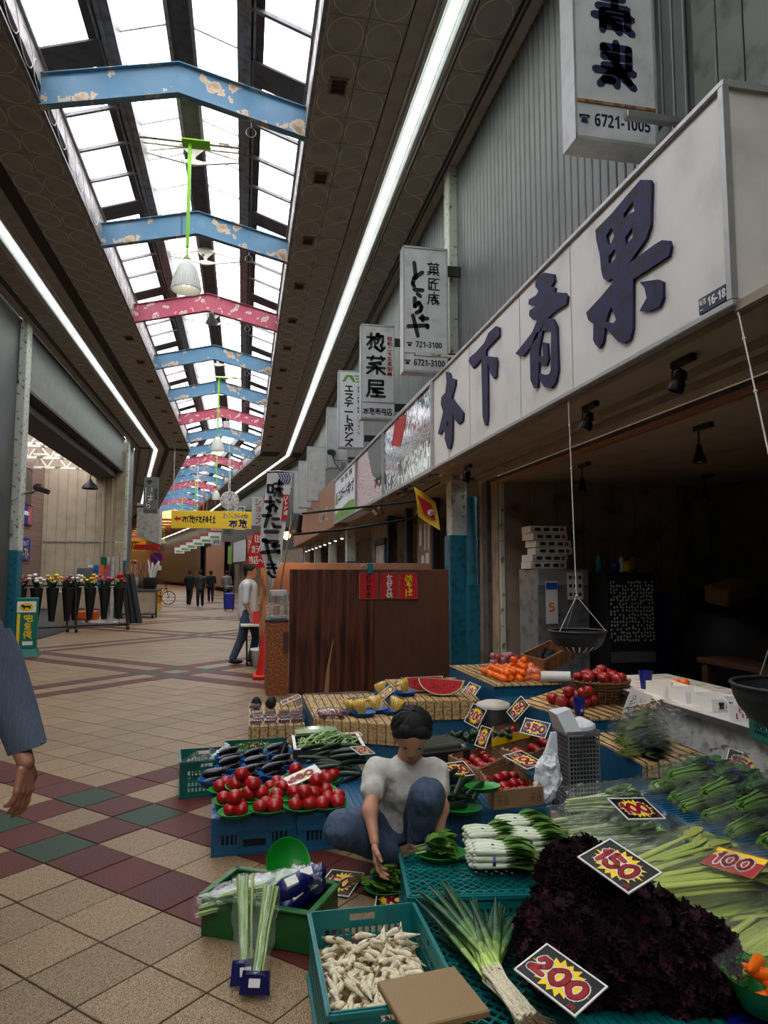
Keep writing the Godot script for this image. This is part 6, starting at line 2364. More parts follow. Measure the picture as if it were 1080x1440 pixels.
var num_meshes := {}
func tray(label: String, at: Vector3, m: Material, r := 0.085, squash := 0.85, turn := 0.0, group := "", h := 0.028) -> Node3D:
	var t = thing("tray", label, "tray", at, rot(0, turn), group)
	var b = nb()
	b.lathe([W(0, 0.003), W(r * 0.7, 0.003), W(r * 0.95, h * 0.85), W(r, h), W(r * 1.04, h), W(r * 1.03, h * 0.85), W(r * 0.75, 0), W(0, 0)], 20, Transform3D.IDENTITY, false, squash)
	part(t, "dish", b, m)
	return t

func again(o: Node3D, label: String, at: Vector3, basis: Basis, group := "") -> Node3D:
	var r = dup(o, label, at, O3, group)
	r.basis = basis
	return r

func rand_basis(s: float, tilt := 0.5) -> Basis:
	return Basis.from_euler(V(rnd(-tilt, tilt), rnd(0, TAU), rnd(-tilt, tilt))).scaled_local(Vector3.ONE * s)
func blade_leaf(mb: MB, a: Vector3, dir: Vector3, up: Vector3, l: float, w: float, droop := 0.3, n := 4, fold := 0.2) -> void:
	var s = dir.cross(up).normalized()
	var rows = []
	for k in n + 1:
		var u = float(k) / n
		var c = a + dir * l * u + up * (-droop * l * u * u)
		var ww = w * (sin(PI * clampf(0.12 + u * 0.86, 0, 1)))
		rows.append([c - s * ww + up * fold * ww, c, c + s * ww + up * fold * ww])
	mb.grid(rows)
func greens(label: String, l: float, w: float, n: int, stem: Color, leaf: Color, stem_part := 0.5, leafy := 1.0, film := false, seed_ := 1, group := "") -> Node3D:
	rng.seed = seed_ * 97
	var t = thing("greens_bundle", label, "vegetable", O3, O3, group)
	var b = nb()
	b.tint = true
	var lf = MB.new()
	lf.tint = true
	for k in n:
		var a = rnd(0, TAU)
		var r = w * sqrt(rnd(0, 1)) * 0.5
		var z0 = cos(a) * r * 0.5
		var y0 = absf(sin(a)) * r * 0.9
		var z1 = cos(a) * r * 1.5 + rnd(-0.01, 0.01)
		var y1 = absf(sin(a)) * r * 1.2
		var x1 = -l / 2.0 + l * (stem_part + rnd(-0.1, 0.12))
		var cc = stem.lerp(leaf, rnd(0.0, 0.25)) * rnd(0.8, 1.15)
		b.col = lin(Color(cc.r, cc.g, cc.b))
		b.tube([V(-l / 2.0 + rnd(0, 0.02), y0 * 0.8 + 0.006, z0), V(-l * 0.2, y0 + 0.008, z0 * 1.1), V(x1, y1 + 0.008, z1)], [0.0038, 0.0034, 0.0024], 5)
		for q in int(3 * leafy):
			var u = float(q) / maxf(1.0, 3.0 * leafy)
			var lc = leaf * rnd(0.6, 1.25)
			lf.col = lin(Color(lc.r, lc.g, lc.b))
			var p = V(lerpf(x1 - l * 0.15, x1, u), y1 + 0.01, z1)
			var dir = V(1, rnd(-0.1, 0.5), rnd(-0.8, 0.8)).normalized()
			blade_leaf(lf, p, dir, V(0, 1, rnd(-0.5, 0.5)).normalized(), l * rnd(0.18, 0.36) * (1.0 - stem_part + 0.45), 0.016 + w * rnd(0.04, 0.14), rnd(0.0, 0.5))
	part(t, "stems", b, M.veg)
	if lf.idx.size():
		part(t, "leaves", lf, M.leaf, "stuff")
	if film:
		var f = MB.new()
		var rows = []
		for i in 18:
			var u = i / 17.0
			var row = []
			for j in 20:
				var a = TAU * j / 20.0
				var rr = w * (0.5 + 0.3 * u) * (1.0 + 0.08 * sin(i * 2.3 + j * 1.9) + 0.07 * sin(i * 4.7 - j * 3.1))
				row.append(V(-l * 0.52 + l * 1.06 * u, maxf(0.002, w * 0.42 + sin(a) * rr * 0.85), cos(a) * rr))
			rows.append(row)
		f.grid(rows, true)
		part(t, "film_bag", f, M.film)
	return t
func band(t: Node3D, x: float, ry: float, rz: float, m: Material, w := 0.012) -> void:
	var b = nb()
	var p = []
	for k in 15:
		var a = TAU * k / 14.0
		p.append(V(x, maxf(0.001, ry * 0.95 + sin(a) * ry), cos(a) * rz))
	var rows = [[], []]
	for q in p:
		rows[0].append(q + V(-w / 2.0, 0, 0))
		rows[1].append(q + V(w / 2.0, 0, 0))
	b.grid(rows)
	part(t, "band", b, m)

func tomato_proto() -> Node3D:
	var t = thing("tomato", "ripe red tomato on a green oval tray on the blue crates", "tomato", O3, O3, "tomatoes on the green trays")
	var b = nb()
	b.ball(V(0, 0.034, 0), V(0.039, 0.034, 0.039), 16, 10, Basis.IDENTITY, 0.02, 0.4)
	part(t, "fruit", b, M.tomato)
	b = nb()
	for k in 5:
		var a = TAU * k / 5.0
		b.tri(V(cos(a - 0.5) * 0.004, 0.069, sin(a - 0.5) * 0.004), V(cos(a + 0.5) * 0.004, 0.069, sin(a + 0.5) * 0.004), V(cos(a) * 0.016, 0.0675, sin(a) * 0.016), Vector3.UP)
	part(t, "calyx", b, M.calyx)
	return t

#- crates by the walkway: tomatoes, aubergines, bags, beans
func build_crates_left() -> void:
	crate("blue slotted crate at the corner, under the red tomatoes", V(0.075, 0, -4.26), 2, 0.44, 0.2, 0.54, M.crate_blue, 0, true, "blue crates under the tomatoes")
	crate("blue slotted crate next to the corner one, half hidden by the crouching person", V(0.535, 0, -4.24), 1, 0.44, 0.2, 0.54, M.crate_blue, 0, true, "blue crates under the tomatoes")
	crate("blue crate behind, under the aubergine trays", V(0.09, 0, -4.83), 1, 0.44, 0.2, 0.54, M.crate_blue, 0, true, "blue crates under the tomatoes")
	crate("blue crate under the cucumbers beside the aubergines", V(0.57, 0, -4.82), 0, 0.44, 0.2, 0.54, M.crate_blue, 0, true, "blue crates under the tomatoes")
	var tp = tomato_proto()
	var first = true
	rng.seed = 5
	var spots = [V(-0.008, 0.21, -3.989), V(0.155, 0.21, -4.003), V(0.337, 0.21, -4.002), V(0.495, 0.21, -4.007), V(0.073, 0.25, -4.136), V(0.251, 0.25, -4.127), V(0.448, 0.25, -4.127), V(-0.077, 0.21, -4.408), V(0.022, 0.25, -4.349), V(0.209, 0.23, -4.353), V(0.342, 0.23, -4.384), V(0.507, 0.23, -4.471), V(-0.045, 0.21, -4.176)]
	var say = ["front left corner", "front row, second from the left", "front row, third from the left", "front row, next to the knee", "second row, left", "second row, middle", "second row, right", "left edge, third row", "back row, raised at left", "back row, middle", "back row under the white card", "back right by the cucumbers", "left edge, half covered"]
	var tr = tray("", O3, M.tray_green, 0.102, 0.84, 0, "green trays of tomatoes")
	for k in spots.size():
		var at: Vector3 = spots[k]
		at.y = 0.206 + (0.035 if k in [4, 5, 6, 8, 10] else 0.0)
		var lab: String = "green oval tray of tomatoes, " + say[k]
		var tilt = Basis.from_euler(rot(12 if at.y > 0.22 else 3, rnd(-15, 15), rnd(-4, 4)))
		if k == 0:
			tr.position = at
			tr.basis = tilt
			tr.set_meta("label", lab)
		else:
			again(tr, lab, at, tilt)
		for j in 4:
			if k == 12 and j > 1:
				break
			var o = [V(-0.038, 0.008, 0.022), V(0.036, 0.008, 0.024), V(-0.002, 0.012, -0.03), V(0.0, 0.062, 0.002)][j] as Vector3
			if j == 3 and k % 2:
				o = V(0.06, 0.01, -0.03)
			var lb = "ripe red tomato in the tray at the " + say[k]
			if first:
				tp.position = at + tilt * o
				tp.set_meta("label", lb)
				first = false
			else:
				again(tp, lb, at + tilt * o, tilt * rand_basis(rnd(1.0, 1.14), 0.5), "tomatoes on the green trays")
	var ep = thing("aubergine", "glossy black aubergine", "aubergine", O3, O3, "aubergines on blue trays")
	var b = nb()
	b.tube([V(-0.085, 0.026, 0), V(-0.075, 0.027, 0), V(-0.045, 0.03, 0.004), V(0.0, 0.03, 0.006), V(0.04, 0.03, 0.002), V(0.07, 0.031, -0.006)], [0.006, 0.02, 0.029, 0.03, 0.025, 0.017], 12)
	part(ep, "fruit", b, M.eggplant)
	b = nb()
	b.tube([V(0.055, 0.03, -0.002), V(0.075, 0.032, -0.008), V(0.088, 0.034, -0.011), V(0.108, 0.04, -0.014)], [0.023, 0.016, 0.007, 0.005], 8)
	part(ep, "cap", b, M.eggplant_cap)
	var es = [V(-0.149, 0.23, -4.541), V(0.044, 0.23, -4.564), V(0.211, 0.23, -4.593), V(-0.06, 0.23, -4.795), V(0.104, 0.23, -4.796), V(0.271, 0.23, -4.815), V(-0.074, 0.23, -5.066), V(0.093, 0.23, -4.995), V(0.262, 0.23, -5.115)]
	var ew = ["front row, left", "front row, middle", "front row, right", "middle row, left", "middle row, centre", "middle row, right", "back row, left", "back row, middle", "back row, right"]
	var et = tray("", O3, M.tray_blue, 0.098, 0.82, 0, "blue trays of aubergines", 0.05)
	first = true
	for k in 9:
		var at: Vector3 = es[k]
		at.y = 0.206
		if k == 0:
			et.position = at
			et.set_meta("label", "blue tray of aubergines, " + ew[k])
		else:
			dup(et, "blue tray of aubergines, " + ew[k], at, rot(0, rnd(-12, 12)))
		for j in 3:
			var bs = Basis.from_euler(rot(0, 15 + rnd(-14, 14) + (180 if j == 1 else 0), 6)).scaled_local(Vector3.ONE * rnd(0.78, 0.92))
			var o = [V(0, 0.022, 0.026), V(0.005, 0.022, -0.026), V(0, 0.06, 0)][j] as Vector3
			var lb = "glossy black aubergine in the blue tray, " + ew[k]
			if first:
				ep.position = at + o
				ep.basis = bs
				ep.set_meta("label", lb)
				first = false
			else:
				again(ep, lb, at + o, bs)
	again(ep, "long aubergine standing up at the back of the blue trays", V(0.293, 0.24, -4.953), Basis.from_euler(rot(0, 20, 60)).scaled_local(Vector3.ONE * 1.25))
	crate("open dark green latticed crate with clear plastic bags", V(-0.24, 0, -5.22), 6, 0.34, 0.24, 0.36, M.crate_green, 1, false)
	crate("open dark green crate behind, with wrapped lettuces", V(0.12, 0, -5.42), 3, 0.46, 0.24, 0.36, M.crate_green, 1, false)
	rng.seed = 31
	for k in 3:
		b = nb()
		nets(b, [[V(-0.03, 0.05, 0), V(0.03, 0.07, 0.01 * k), 0.06, 0.05], [V(0, 0.08, 0), V(0.02, 0.14, 0), 0.04, 0.015]], 0.008, 0.02, 0.09)
		lone("plastic_bag", ["crumpled clear plastic bag, left in the dark green crate", "crumpled clear plastic bag, middle of the dark green crate", "crumpled white plastic bag, right in the dark green crate"][k], "plastic bag", b, M.white_bag if k == 2 else M.film, V(-0.33 + k * 0.09, 0.10 + 0.02 * k, -5.2 - 0.02 * k), rot(10 * k, 40 * k, 0), "bags in the dark green crate")
	for k in 3:
		var t = thing("lettuce", ["round wrapped lettuce at the back of the dark green crate", "wrapped lettuce in front, beside the aubergines", "small wrapped lettuce right of the others"][k], "lettuce", V(0.01 + k * 0.085, 0.14, -5.36 + 0.06 * (k % 2)), rot(0, 70 * k, 0), "wrapped lettuces")
		b = nb()
		b.tint = true
		for j in 26:
			var a = rnd(0, TAU)
			var g = rnd(0.7, 1.2)
			b.col = lin(Color(0.36 * g, 0.55 * g, 0.2 * g))
			blade_leaf(b, V(cos(a) * 0.03, 0.01, sin(a) * 0.03), V(cos(a) * 0.5, 0.7, sin(a) * 0.5).normalized(), V(-cos(a), 0.6, -sin(a)).normalized(), rnd(0.08, 0.12), 0.035, -0.5, 4, 0.5)
		part(t, "leaves", b, M.leaf, "stuff")
		b = nb()
		b.ball(V(0, 0.06, 0), V(0.075, 0.065, 0.075), 12, 8, Basis.IDENTITY, 0.12, k)
		part(t, "film_wrap", b, M.film)
	var bx = thing("foam_box", "low white-edged dark box heaped with pale flat green beans", "box", V(0.62, 0.2, -5.2), rot(0, -2))
	b = nb()
	for q in [[0.0, 0.21, 0.5, 0.02], [0.0, -0.21, 0.5, 0.02], [-0.24, 0.0, 0.02, 0.42], [0.24, 0.0, 0.02, 0.42]]:
		b.box(V(q[0], 0.045, q[1]), V(q[2], 0.09, q[3]), Basis.IDENTITY, 0.003)
	b.box(V(0, 0.01, 0), V(0.48, 0.02, 0.42))
	part(bx, "sides", b, M.dark_grey)
	b = nb()
	for q in [[0.0, 0.21, 0.5, 0.022], [0.0, -0.21, 0.5, 0.022], [-0.24, 0.0, 0.022, 0.42], [0.24, 0.0, 0.022, 0.42]]:
		b.box(V(q[0], 0.093, q[1]), V(q[2], 0.008, q[3]))
	part(bx, "rim", b, M.ink_white)
	rng.seed = 17
	var bp: Node3D = null
	for k in 120:
		var x = rnd(-0.2, 0.2)
		var z = rnd(-0.18, 0.18)
		var hh = 0.04 + 0.10 * (1.0 - (x * x / 0.05 + z * z / 0.04) * 0.6) * rnd(0.55, 1.0)
		if bp == null:
			bp = thing("flat_bean", "pale green flat bean in the heap beside the cucumbers", "bean", O3, O3, "flat beans in the low box")
			b = nb()
			b.tube([V(-0.07, 0, 0), V(-0.055, 0.002, 0.002), V(0, 0.006, 0), V(0.055, 0.002, -0.003), V(0.075, 0.0, -0.008)], [0.002, 0.008, 0.0095, 0.008, 0.001], 6, false, 0.5)
			part(bp, "pod", b, M.bean)
		var q = again(bp, "pale green flat bean in the heap beside the cucumbers", V(0.62 + x, 0.2 + hh, -5.2 + z), Basis.from_euler(V(rnd(-0.3, 0.3), 0.9 + rnd(-0.8, 0.8), rnd(-0.3, 0.4))).scaled_local(Vector3.ONE * rnd(0.8, 1.1))) if k else bp
		if k == 0:
			q.position = V(0.62, 0.33, -5.2)
	b = nb()
	b.box(V(0, 0.03, 0), V(0.36, 0.055, 0.1), Basis.IDENTITY, 0.02)
	var vb = thing("vegetable_bag", "printed clear bag of green vegetables behind the flat beans", "bag", V(0.56, 0.29, -5.42), rot(8, 4))
	part(vb, "bag", b, M.film)
	b = nb()
	for k in 7:
		b.tube([V(-0.16, 0.03, -0.035 + k * 0.012), V(0.16, 0.035, -0.035 + k * 0.012)], 0.008, 6)
	part(vb, "contents", b, M.bean)
	var cp = thing("cucumber", "dark green cucumber", "cucumber", O3, O3, "cucumbers behind the tomatoes")
	b = nb()
	b.tube([V(-0.115, 0.0, 0), V(-0.105, 0.001, 0), V(-0.05, 0.006, 0.004), V(0.04, 0.006, 0.004), V(0.095, 0.0, -0.004), V(0.118, -0.003, -0.008)], [0.004, 0.012, 0.0155, 0.016, 0.013, 0.005], 10)
	part(cp, "fruit", b, M.cucumber)
	b = nb()
	b.tube([V(0.115, -0.003, -0.008), V(0.135, 0.002, -0.01)], 0.003, 5)
	part(cp, "stalk", b, M.calyx)
	rng.seed = 23
	for k in 44:
		var left = k < 26
		var at = V(0.60 + rnd(-0.14, 0.15), 0.215 + 0.012 * (k % 26) * 0.42 + rnd(0, 0.012), -4.7 + rnd(-0.2, 0.24)) if left else V(1.21 + rnd(-0.08, 0.1), 0.215 + (k - 26) * 0.007, -3.92 + rnd(-0.2, 0.12))
		var bs = Basis.from_euler(V(rnd(-0.12, 0.12), rnd(-0.5, 0.7) if left else rnd(-0.4, 1.2), rnd(-0.18, 0.18))).scaled_local(Vector3.ONE * rnd(0.9, 1.1))
		var lb = "dark green cucumber in the heap behind the tomato trays" if left else "dark green cucumber on the green trays beside the tomato carton"
		if k == 0:
			cp.position = at
			cp.basis = bs
			cp.set_meta("label", lb)
		else:
			again(cp, lb, at, bs, "cucumbers behind the tomatoes" if left else "cucumbers beside the carton")
	for k in 3:
		tray(["green oval tray under the right-hand cucumbers, lower", "green oval tray tipped among the right-hand cucumbers", "green tray edge in the cucumber heap behind the tomatoes"][k], [V(1.2, 0.206, -3.78), V(1.33, 0.3, -3.84), V(0.48, 0.21, -4.62)][k], M.tray_green, 0.1, 0.7, 0, "green trays among the cucumbers")
	price_card("30", "black price card with a red 30 leaning upright by the aubergines", Transform3D(Basis(V(0.541, 0.836, 0.093), V(-0.238, 0.258, -0.936), V(-0.807, 0.485, 0.338)), V(0.42, 0.195, -5.166)))
	price_card("180", "pale price card with pink lettering lying over the tomatoes", Transform3D(Basis(V(0.926, 0.29, -0.243), V(-0.302, 0.182, -0.936), V(-0.228, 0.939, 0.256)), V(0.356, 0.345, -4.168)), 0.2, 0.11, 1)
	price_card("350", "red and black price card behind the flat beans", Transform3D(Basis(V(0.98, 0.168, -0.104), V(-0.117, 0.068, -0.991), V(-0.16, 0.983, 0.086)), V(0.805, 0.275, -5.388)), 0.19, 0.1)
	price_card("250", "pink price card right of the flat beans", Transform3D(Basis(V(0.795, -0.118, -0.595), V(-0.537, 0.32, -0.781), V(0.282, 0.94, 0.191)), V(0.768, 0.379, -4.536)), 0.14, 0.1)

#- bamboo-matted stands with fruit
func build_stands() -> void:
	bamboo_stand("low bamboo-matted stand at the left with packs of dark grapes", [V(0.07, 0, -6.4), V(0.56, 0, -6.4), V(0.56, 0, -7.5), V(0.08, 0, -7.5)], 0.17, 0.165)
	bamboo_stand("middle bamboo-matted stand with net bags and banana trays", [V(0.6, 0, -5.95), V(1.3, 0, -5.55), V(1.36, 0, -7.1), V(0.6, 0, -7.15)], 0.3, 0.16)
	bamboo_stand("taller bamboo-matted stand with cut watermelon", [V(1.38, 0, -5.95), V(2.02, 0, -5.9), V(2.2, 0, -7.2), V(1.45, 0, -7.2)], 0.42, 0.17)
	bamboo_stand("bamboo-matted stand by the teal pillar with mandarins", [V(2.2, 0, -6.03), V(2.84, 0, -6.03), V(2.84, 0, -7.4), V(2.2, 0, -7.4)], 0.52, 0.03)
	bamboo_stand("bamboo-matted stand in front of the counter with apples", [V(2.28, 0, -4.62), V(2.86, 0, -4.62), V(2.86, 0, -5.95), V(2.14, 0, -5.3)], 0.5, 0.03)
	bamboo_stand("bamboo-matted box with bagged greens, right of the mesh bin", [V(2.2, 0, -3.66), V(2.68, 0, -3.66), V(2.68, 0, -4.4), V(2.22, 0, -4.4)], 0.45, 0.09)
	crate("blue crate under the mandarin stand's edge", V(2.38, 0, -5.86), 0, 0.34, 0.42, 0.3, M.crate_blue, 0, true)
	crate("blue crate with a black brush mark, under the apple stand", V(2.42, 0, -4.42), 0, 0.4, 0.42, 0.34, M.crate_blue, 0, true, "", "小")
	rng.seed = 3
	var gp = thing("grape_pack", "clear pack of dark grapes", "grape pack", O3, O3, "clear packs of dark grapes")
	var b = nb()
	for i in 6:
		for j in 4:
			b.ball(V(-0.04 + i * 0.016 + rnd(-0.003, 0.003), 0.012 + 0.009 * float((i + j) % 2), -0.026 + j * 0.017), Vector3.ONE * 0.0095, 7, 5)
	part(gp, "grapes", b, M.grape, "stuff")
	b = nb()
	b.box(V(0, 0.02, 0), V(0.112, 0.04, 0.086), Basis.IDENTITY, 0.008)
	part(gp, "clear_box", b, M.film)
	for k in 17:
		var i = k % 4
		var j = k / 4
		var at = V(0.135 + i * 0.122 + rnd(-0.006, 0.006) + 0.02 * float(j % 2), 0.176 + (0.041 if k == 16 else 0.0), -6.47 - j * 0.13 + rnd(-0.01, 0.01))
		var lb: String = "clear pack of dark grapes, %s row, %s from the left" % [["front", "second", "third", "fourth", "top"][j], ["first", "second", "third", "fourth"][i]]
		if k == 0:
			gp.position = at
			gp.set_meta("label", lb)
		else:
			dup(gp, lb, at, rot(0, rnd(-6, 6)))
	for k in 2:
		var t = thing("avocado", ["dark brown avocado at the back left of the grape packs", "dark brown avocado right of the other one"][k], "avocado", V(0.15 + k * 0.13, 0.176, -7.2), rot(0, 50 * k), "avocados behind the grapes")
		b = nb()
		b.lathe([W(0, 0), W(0.035, 0.005), W(0.055, 0.04), W(0.045, 0.085), W(0.025, 0.115), W(0, 0.125)], 14, Transform3D(Basis(Vector3.RIGHT, 0.35), O3))
		part(t, "fruit", b, M.avocado)
	for q in [[5.4, 305, 300, 420, 252, 320, 322]]:
		price_card("680", "long pink and black price card behind the grape packs", Transform3D(Basis(V(0.926, 0.31, -0.213), V(-0.311, 0.309, -0.899), V(-0.213, 0.899, 0.382)), V(0.495, 0.234, -7.304)), 0.2, 0.07)
		price_card("750", "second long pink and black price card right of the grape packs", Transform3D(Basis(V(0.935, 0.352, -0.041), V(-0.212, 0.464, -0.86), V(-0.284, 0.813, 0.508)), V(0.59, 0.123, -7.394)), 0.2, 0.07)
		price_card("280", "pink and black price card lying in front of the net of onions", Transform3D(Basis(V(0.898, -0.042, -0.439), V(-0.397, 0.356, -0.846), V(0.192, 0.933, 0.303)), V(0.853, 0.245, -6.343)), 0.2, 0.07)
	var nt = thing("onion_net", "net bag of small red onions on the middle stand", "net bag", V(0.74, 0.306, -5.98), rot(0, -10))
	b = nb()
	for k in 34:
		b.ball(V(rnd(-0.11, 0.11), 0.018 + 0.03 * rnd(0, 1), rnd(-0.07, 0.07)), Vector3.ONE * rnd(0.016, 0.021), 8, 6)
	part(nt, "onions", b, M.red_onion, "stuff")
	b = nb()
	b.ball(V(0, 0.03, 0), V(0.15, 0.045, 0.1), 14, 8, Basis.IDENTITY, 0.08, 1.0)
	part(nt, "net", b, M.film)
	var bn = thing("banana_bunch", "bunch of bananas", "bananas", O3, O3, "bagged banana bunches")
	for k in 5:
		b = nb()
		var p = []
		var r = []
		for j in 8:
			var u = j / 7.0
			p.append(V(-0.05 + k * 0.024 + (0.5 - u) * 0.02 * (k - 2), 0.105 - 0.1 * u + 0.03 * sin(u * PI), 0.055 * sin(u * PI) + 0.02 * u))
			r.append([0.006, 0.01, 0.015, 0.017, 0.017, 0.016, 0.011, 0.004][j])
		b.tube(p, r, 8)
		part(bn, "banana", b, M.banana)
	b = nb()
	b.box(V(0.0, 0.11, 0.005), V(0.07, 0.03, 0.03), Basis.IDENTITY, 0.01)
	part(bn, "crown", b, M.banana_tip)
	b = nb()
	b.ball(V(0, 0.06, 0.03), V(0.085, 0.078, 0.06), 12, 8, Basis.IDENTITY, 0.14, 0.5)
	part(bn, "film_bag", b, M.film)
	var bt = tray("", O3, M.tray_blue, 0.1, 0.75, 0, "blue trays of bananas", 0.035)
	var bw = ["left end of the row", "second from the left", "third from the left, before the person's head", "fourth, behind the person's head", "back row, left", "back row, right"]
	var bpos = [V(0.929, 0.33, -6.073), V(1.021, 0.33, -5.96), V(1.156, 0.33, -6.092), V(1.293, 0.33, -6.0), V(1.372, 0.33, -6.859), V(1.432, 0.45, -6.191)]
	for k in 6:
		var at: Vector3 = bpos[k]
		at.y = 0.306 if k < 5 else 0.426
		if k == 0:
			bt.position = at
			bt.set_meta("label", "blue tray of bagged bananas, " + bw[k])
			bn.position = at + V(0, 0.012, -0.02)
			bn.set_meta("label", "bagged banana bunch, " + bw[k])
		else:
			dup(bt, "blue tray of bagged bananas, " + bw[k], at)
			dup(bn, "bagged banana bunch, " + bw[k], at + V(0, 0.012, -0.02), rot(rnd(-35, 0), rnd(-60, 60), rnd(-25, 25)))
	price_card("150", "black flowered price card stuck among the bananas", Transform3D(Basis(V(0.321, -0.291, 0.901), V(0.814, 0.57, -0.106), V(-0.483, 0.768, 0.42)), V(1.291, 0.432, -6.344)), 0.1, 0.16)
	for k in 2:
		var at = [V(1.796, 0.43, -6.203), V(1.852, 0.43, -6.192)][k] as Vector3
		var t = thing("watermelon", ["cut watermelon piece behind the other one", "large cut watermelon wedge, its seeded flesh facing the walkway"][k], "watermelon", V([1.63, 1.74][k], 0.425, [-6.35, -6.13][k]), rot(-4, [-8, -22][k], [2, -3][k]), "cut watermelon pieces")
		var r: float = [0.185, 0.2][k]
		for q in [["rind", r, r - 0.008, M.melon_rind, 0.0], ["white_layer", r - 0.006, r - 0.018, M.melon_white, 0.004], ["flesh", r - 0.018, 0.0, M.melon_flesh, 0.006]]:
			b = nb()
			var poly = PackedVector2Array()
			for j in 25:
				var a = PI + PI * j / 24.0
				poly.append(W(cos(a) * q[1] * 1.05, r * 0.72 + sin(a) * q[1] * 0.7 + (0.0)))
			b.plate(poly, X(V(0, 0, -0.05 + q[4] * 0.5)), 0.1 + q[4] * 0.5)
			part(t, q[0], b, q[3])
		b = nb()
		for j in 40:
			var a = PI + PI * rnd(0.06, 0.94)
			var rr = r * rnd(0.35, 0.8)
			b.ball(V(cos(a) * rr * 1.05, r * 0.72 + sin(a) * rr * 0.7, 0.0565), V(0.004, 0.006, 0.002), 6, 4)
		part(t, "seeds", b, M.seed, "stuff")
	price_card("380", "red price card leaning beside the watermelon", Transform3D(Basis(V(0.687, -0.289, 0.666), V(0.66, 0.632, -0.407), V(-0.303, 0.719, 0.625)), V(2.059, 0.439, -6.247)), 0.12, 0.16)
	var mp = thing("mandarin", "orange mandarin in the heap by the teal pillar", "mandarin", O3, O3, "mandarins in the heap")
	b = nb()
	b.ball(O3, V(0.036, 0.031, 0.036), 12, 8)
	part(mp, "fruit", b, M.orange)
	b = nb()
	b.ball(V(0, 0.031, 0), V(0.004, 0.002, 0.004), 6, 4)
	part(mp, "navel", b, M.calyx)
	var n = 0
	for lay in 4:
		for i in 8 - lay * 2:
			for j in 6 - lay:
				if lay == 2 and j < 2 or lay == 3 and (i < 1 or j < 1):
					continue
				var at = V(2.34 + (j + lay * 0.5) * 0.078 + rnd(-0.008, 0.008), 0.552 + lay * 0.047, -6.14 - (i + lay * 0.5 + 0.5 * (j % 2)) * 0.08 + rnd(-0.008, 0.008))
				if n == 0:
					mp.position = at
				else:
					again(mp, "orange mandarin in the heap by the teal pillar", at, rand_basis(rnd(0.95, 1.05), 1.0))
				n += 1
	for k in 2:
		again(mp, ["left one of two mandarins on the counter", "right one of two mandarins on the counter"][k], V(3.22 + k * 0.075, 0.68, -4.85), rand_basis(1.0), "two mandarins on the counter")
	price_card("180", "pink price card lying behind the mandarins", Transform3D(Basis(V(0.999, 0.042, 0.028), V(0.013, 0.318, -0.948), V(-0.048, 0.947, 0.317)), V(2.491, 0.546, -7.051)), 0.16, 0.1)
	var rn = thing("onion_net", "pink net bag of red onions behind the mandarins", "net bag", V(2.72, 0.525, -7.1))
	b = nb()
	for k in 22:
		b.ball(V(rnd(-0.13, 0.13), 0.04 + 0.09 * rnd(0, 1), rnd(-0.07, 0.07)), Vector3.ONE * rnd(0.03, 0.036), 9, 6)
	part(rn, "onions", b, M.beam_pink, "stuff")
	var wb = thing("wooden_box", "pale slanted wooden box with dark produce behind the mandarins", "box", V(2.98, 0.62, -6.6), rot(6, 28, 14))
	b = nb()
	for q in [[0.0, 0.14, 0.46, 0.014], [0.0, -0.14, 0.46, 0.014], [-0.225, 0.0, 0.014, 0.28], [0.225, 0.0, 0.014, 0.28]]:
		b.box(V(q[0], 0.07, q[1]), V(q[2], 0.14, q[3]))
	b.box(V(0, 0.01, 0), V(0.46, 0.014, 0.28))
	part(wb, "box", b, M.raw_wood)
	b = nb()
	for k in 16:
		b.ball(V(rnd(-0.18, 0.18), 0.09, rnd(-0.1, 0.1)), V(0.04, 0.03, 0.03), 8, 6)
	part(wb, "produce", b, M.avocado, "stuff")
	var ap = thing("apple", "red apple", "apple", O3, O3, "apples on the matted stand")
	b = nb()
	b.lathe([W(0, 0.008), W(0.015, 0.0), W(0.032, 0.012), W(0.043, 0.042), W(0.038, 0.068), W(0.018, 0.08), W(0.006, 0.073), W(0, 0.068)], 16)
	part(ap, "fruit", b, M.apple)
	b = nb()
	b.tube([V(0, 0.068, 0), V(0.003, 0.09, 0.002)], 0.002, 5)
	part(ap, "stalk", b, M.banana_tip)
	n = 0
	for k in 12:
		var at = V(2.36 + (k % 4) * 0.083 + 0.04 * float(k / 4 % 2) + rnd(-0.008, 0.008), 0.506 + (0.065 if k > 8 else 0.0), -5.0 - (k / 4) * 0.078 + (0.14 if k > 8 else 0.0) + rnd(-0.008, 0.008))
		if n == 0:
			ap.position = at
			ap.set_meta("label", "red apple heaped on the mat left of the wicker basket")
		else:
			again(ap, "red apple heaped on the mat left of the wicker basket", at, rand_basis(rnd(0.95, 1.1), 0.6))
		n += 1
	for k in 13:
		var a = k * 2.4
		var rr = 0.052 * sqrt(float(k))
		again(ap, "red apple piled in the wicker basket", V(2.78 + cos(a) * rr * 0.95, 0.64 + 0.06 * (1.0 - rr / 0.19), -5.18 + sin(a) * rr * 0.85), rand_basis(rnd(0.95, 1.1), 0.7), "apples in the wicker basket")
	var wk = thing("wicker_basket", "round wicker basket of apples on the matted stand", "basket", V(2.78, 0.506, -5.18))
	b = nb()
	for k in 7:
		var r = 0.15 + k * 0.012
		var ring = []
		for j in 25:
			ring.append(V(cos(TAU * j / 24) * r, 0.012 + k * 0.024, sin(TAU * j / 24) * r * 0.85))
		b.tube(ring, 0.0115, 6, false)
	b.lathe([W(0, 0.004), W(0.15, 0.004)], 24, Transform3D.IDENTITY, false, 0.85)
	part(wk, "weave", b, M.wicker)
	b = nb()
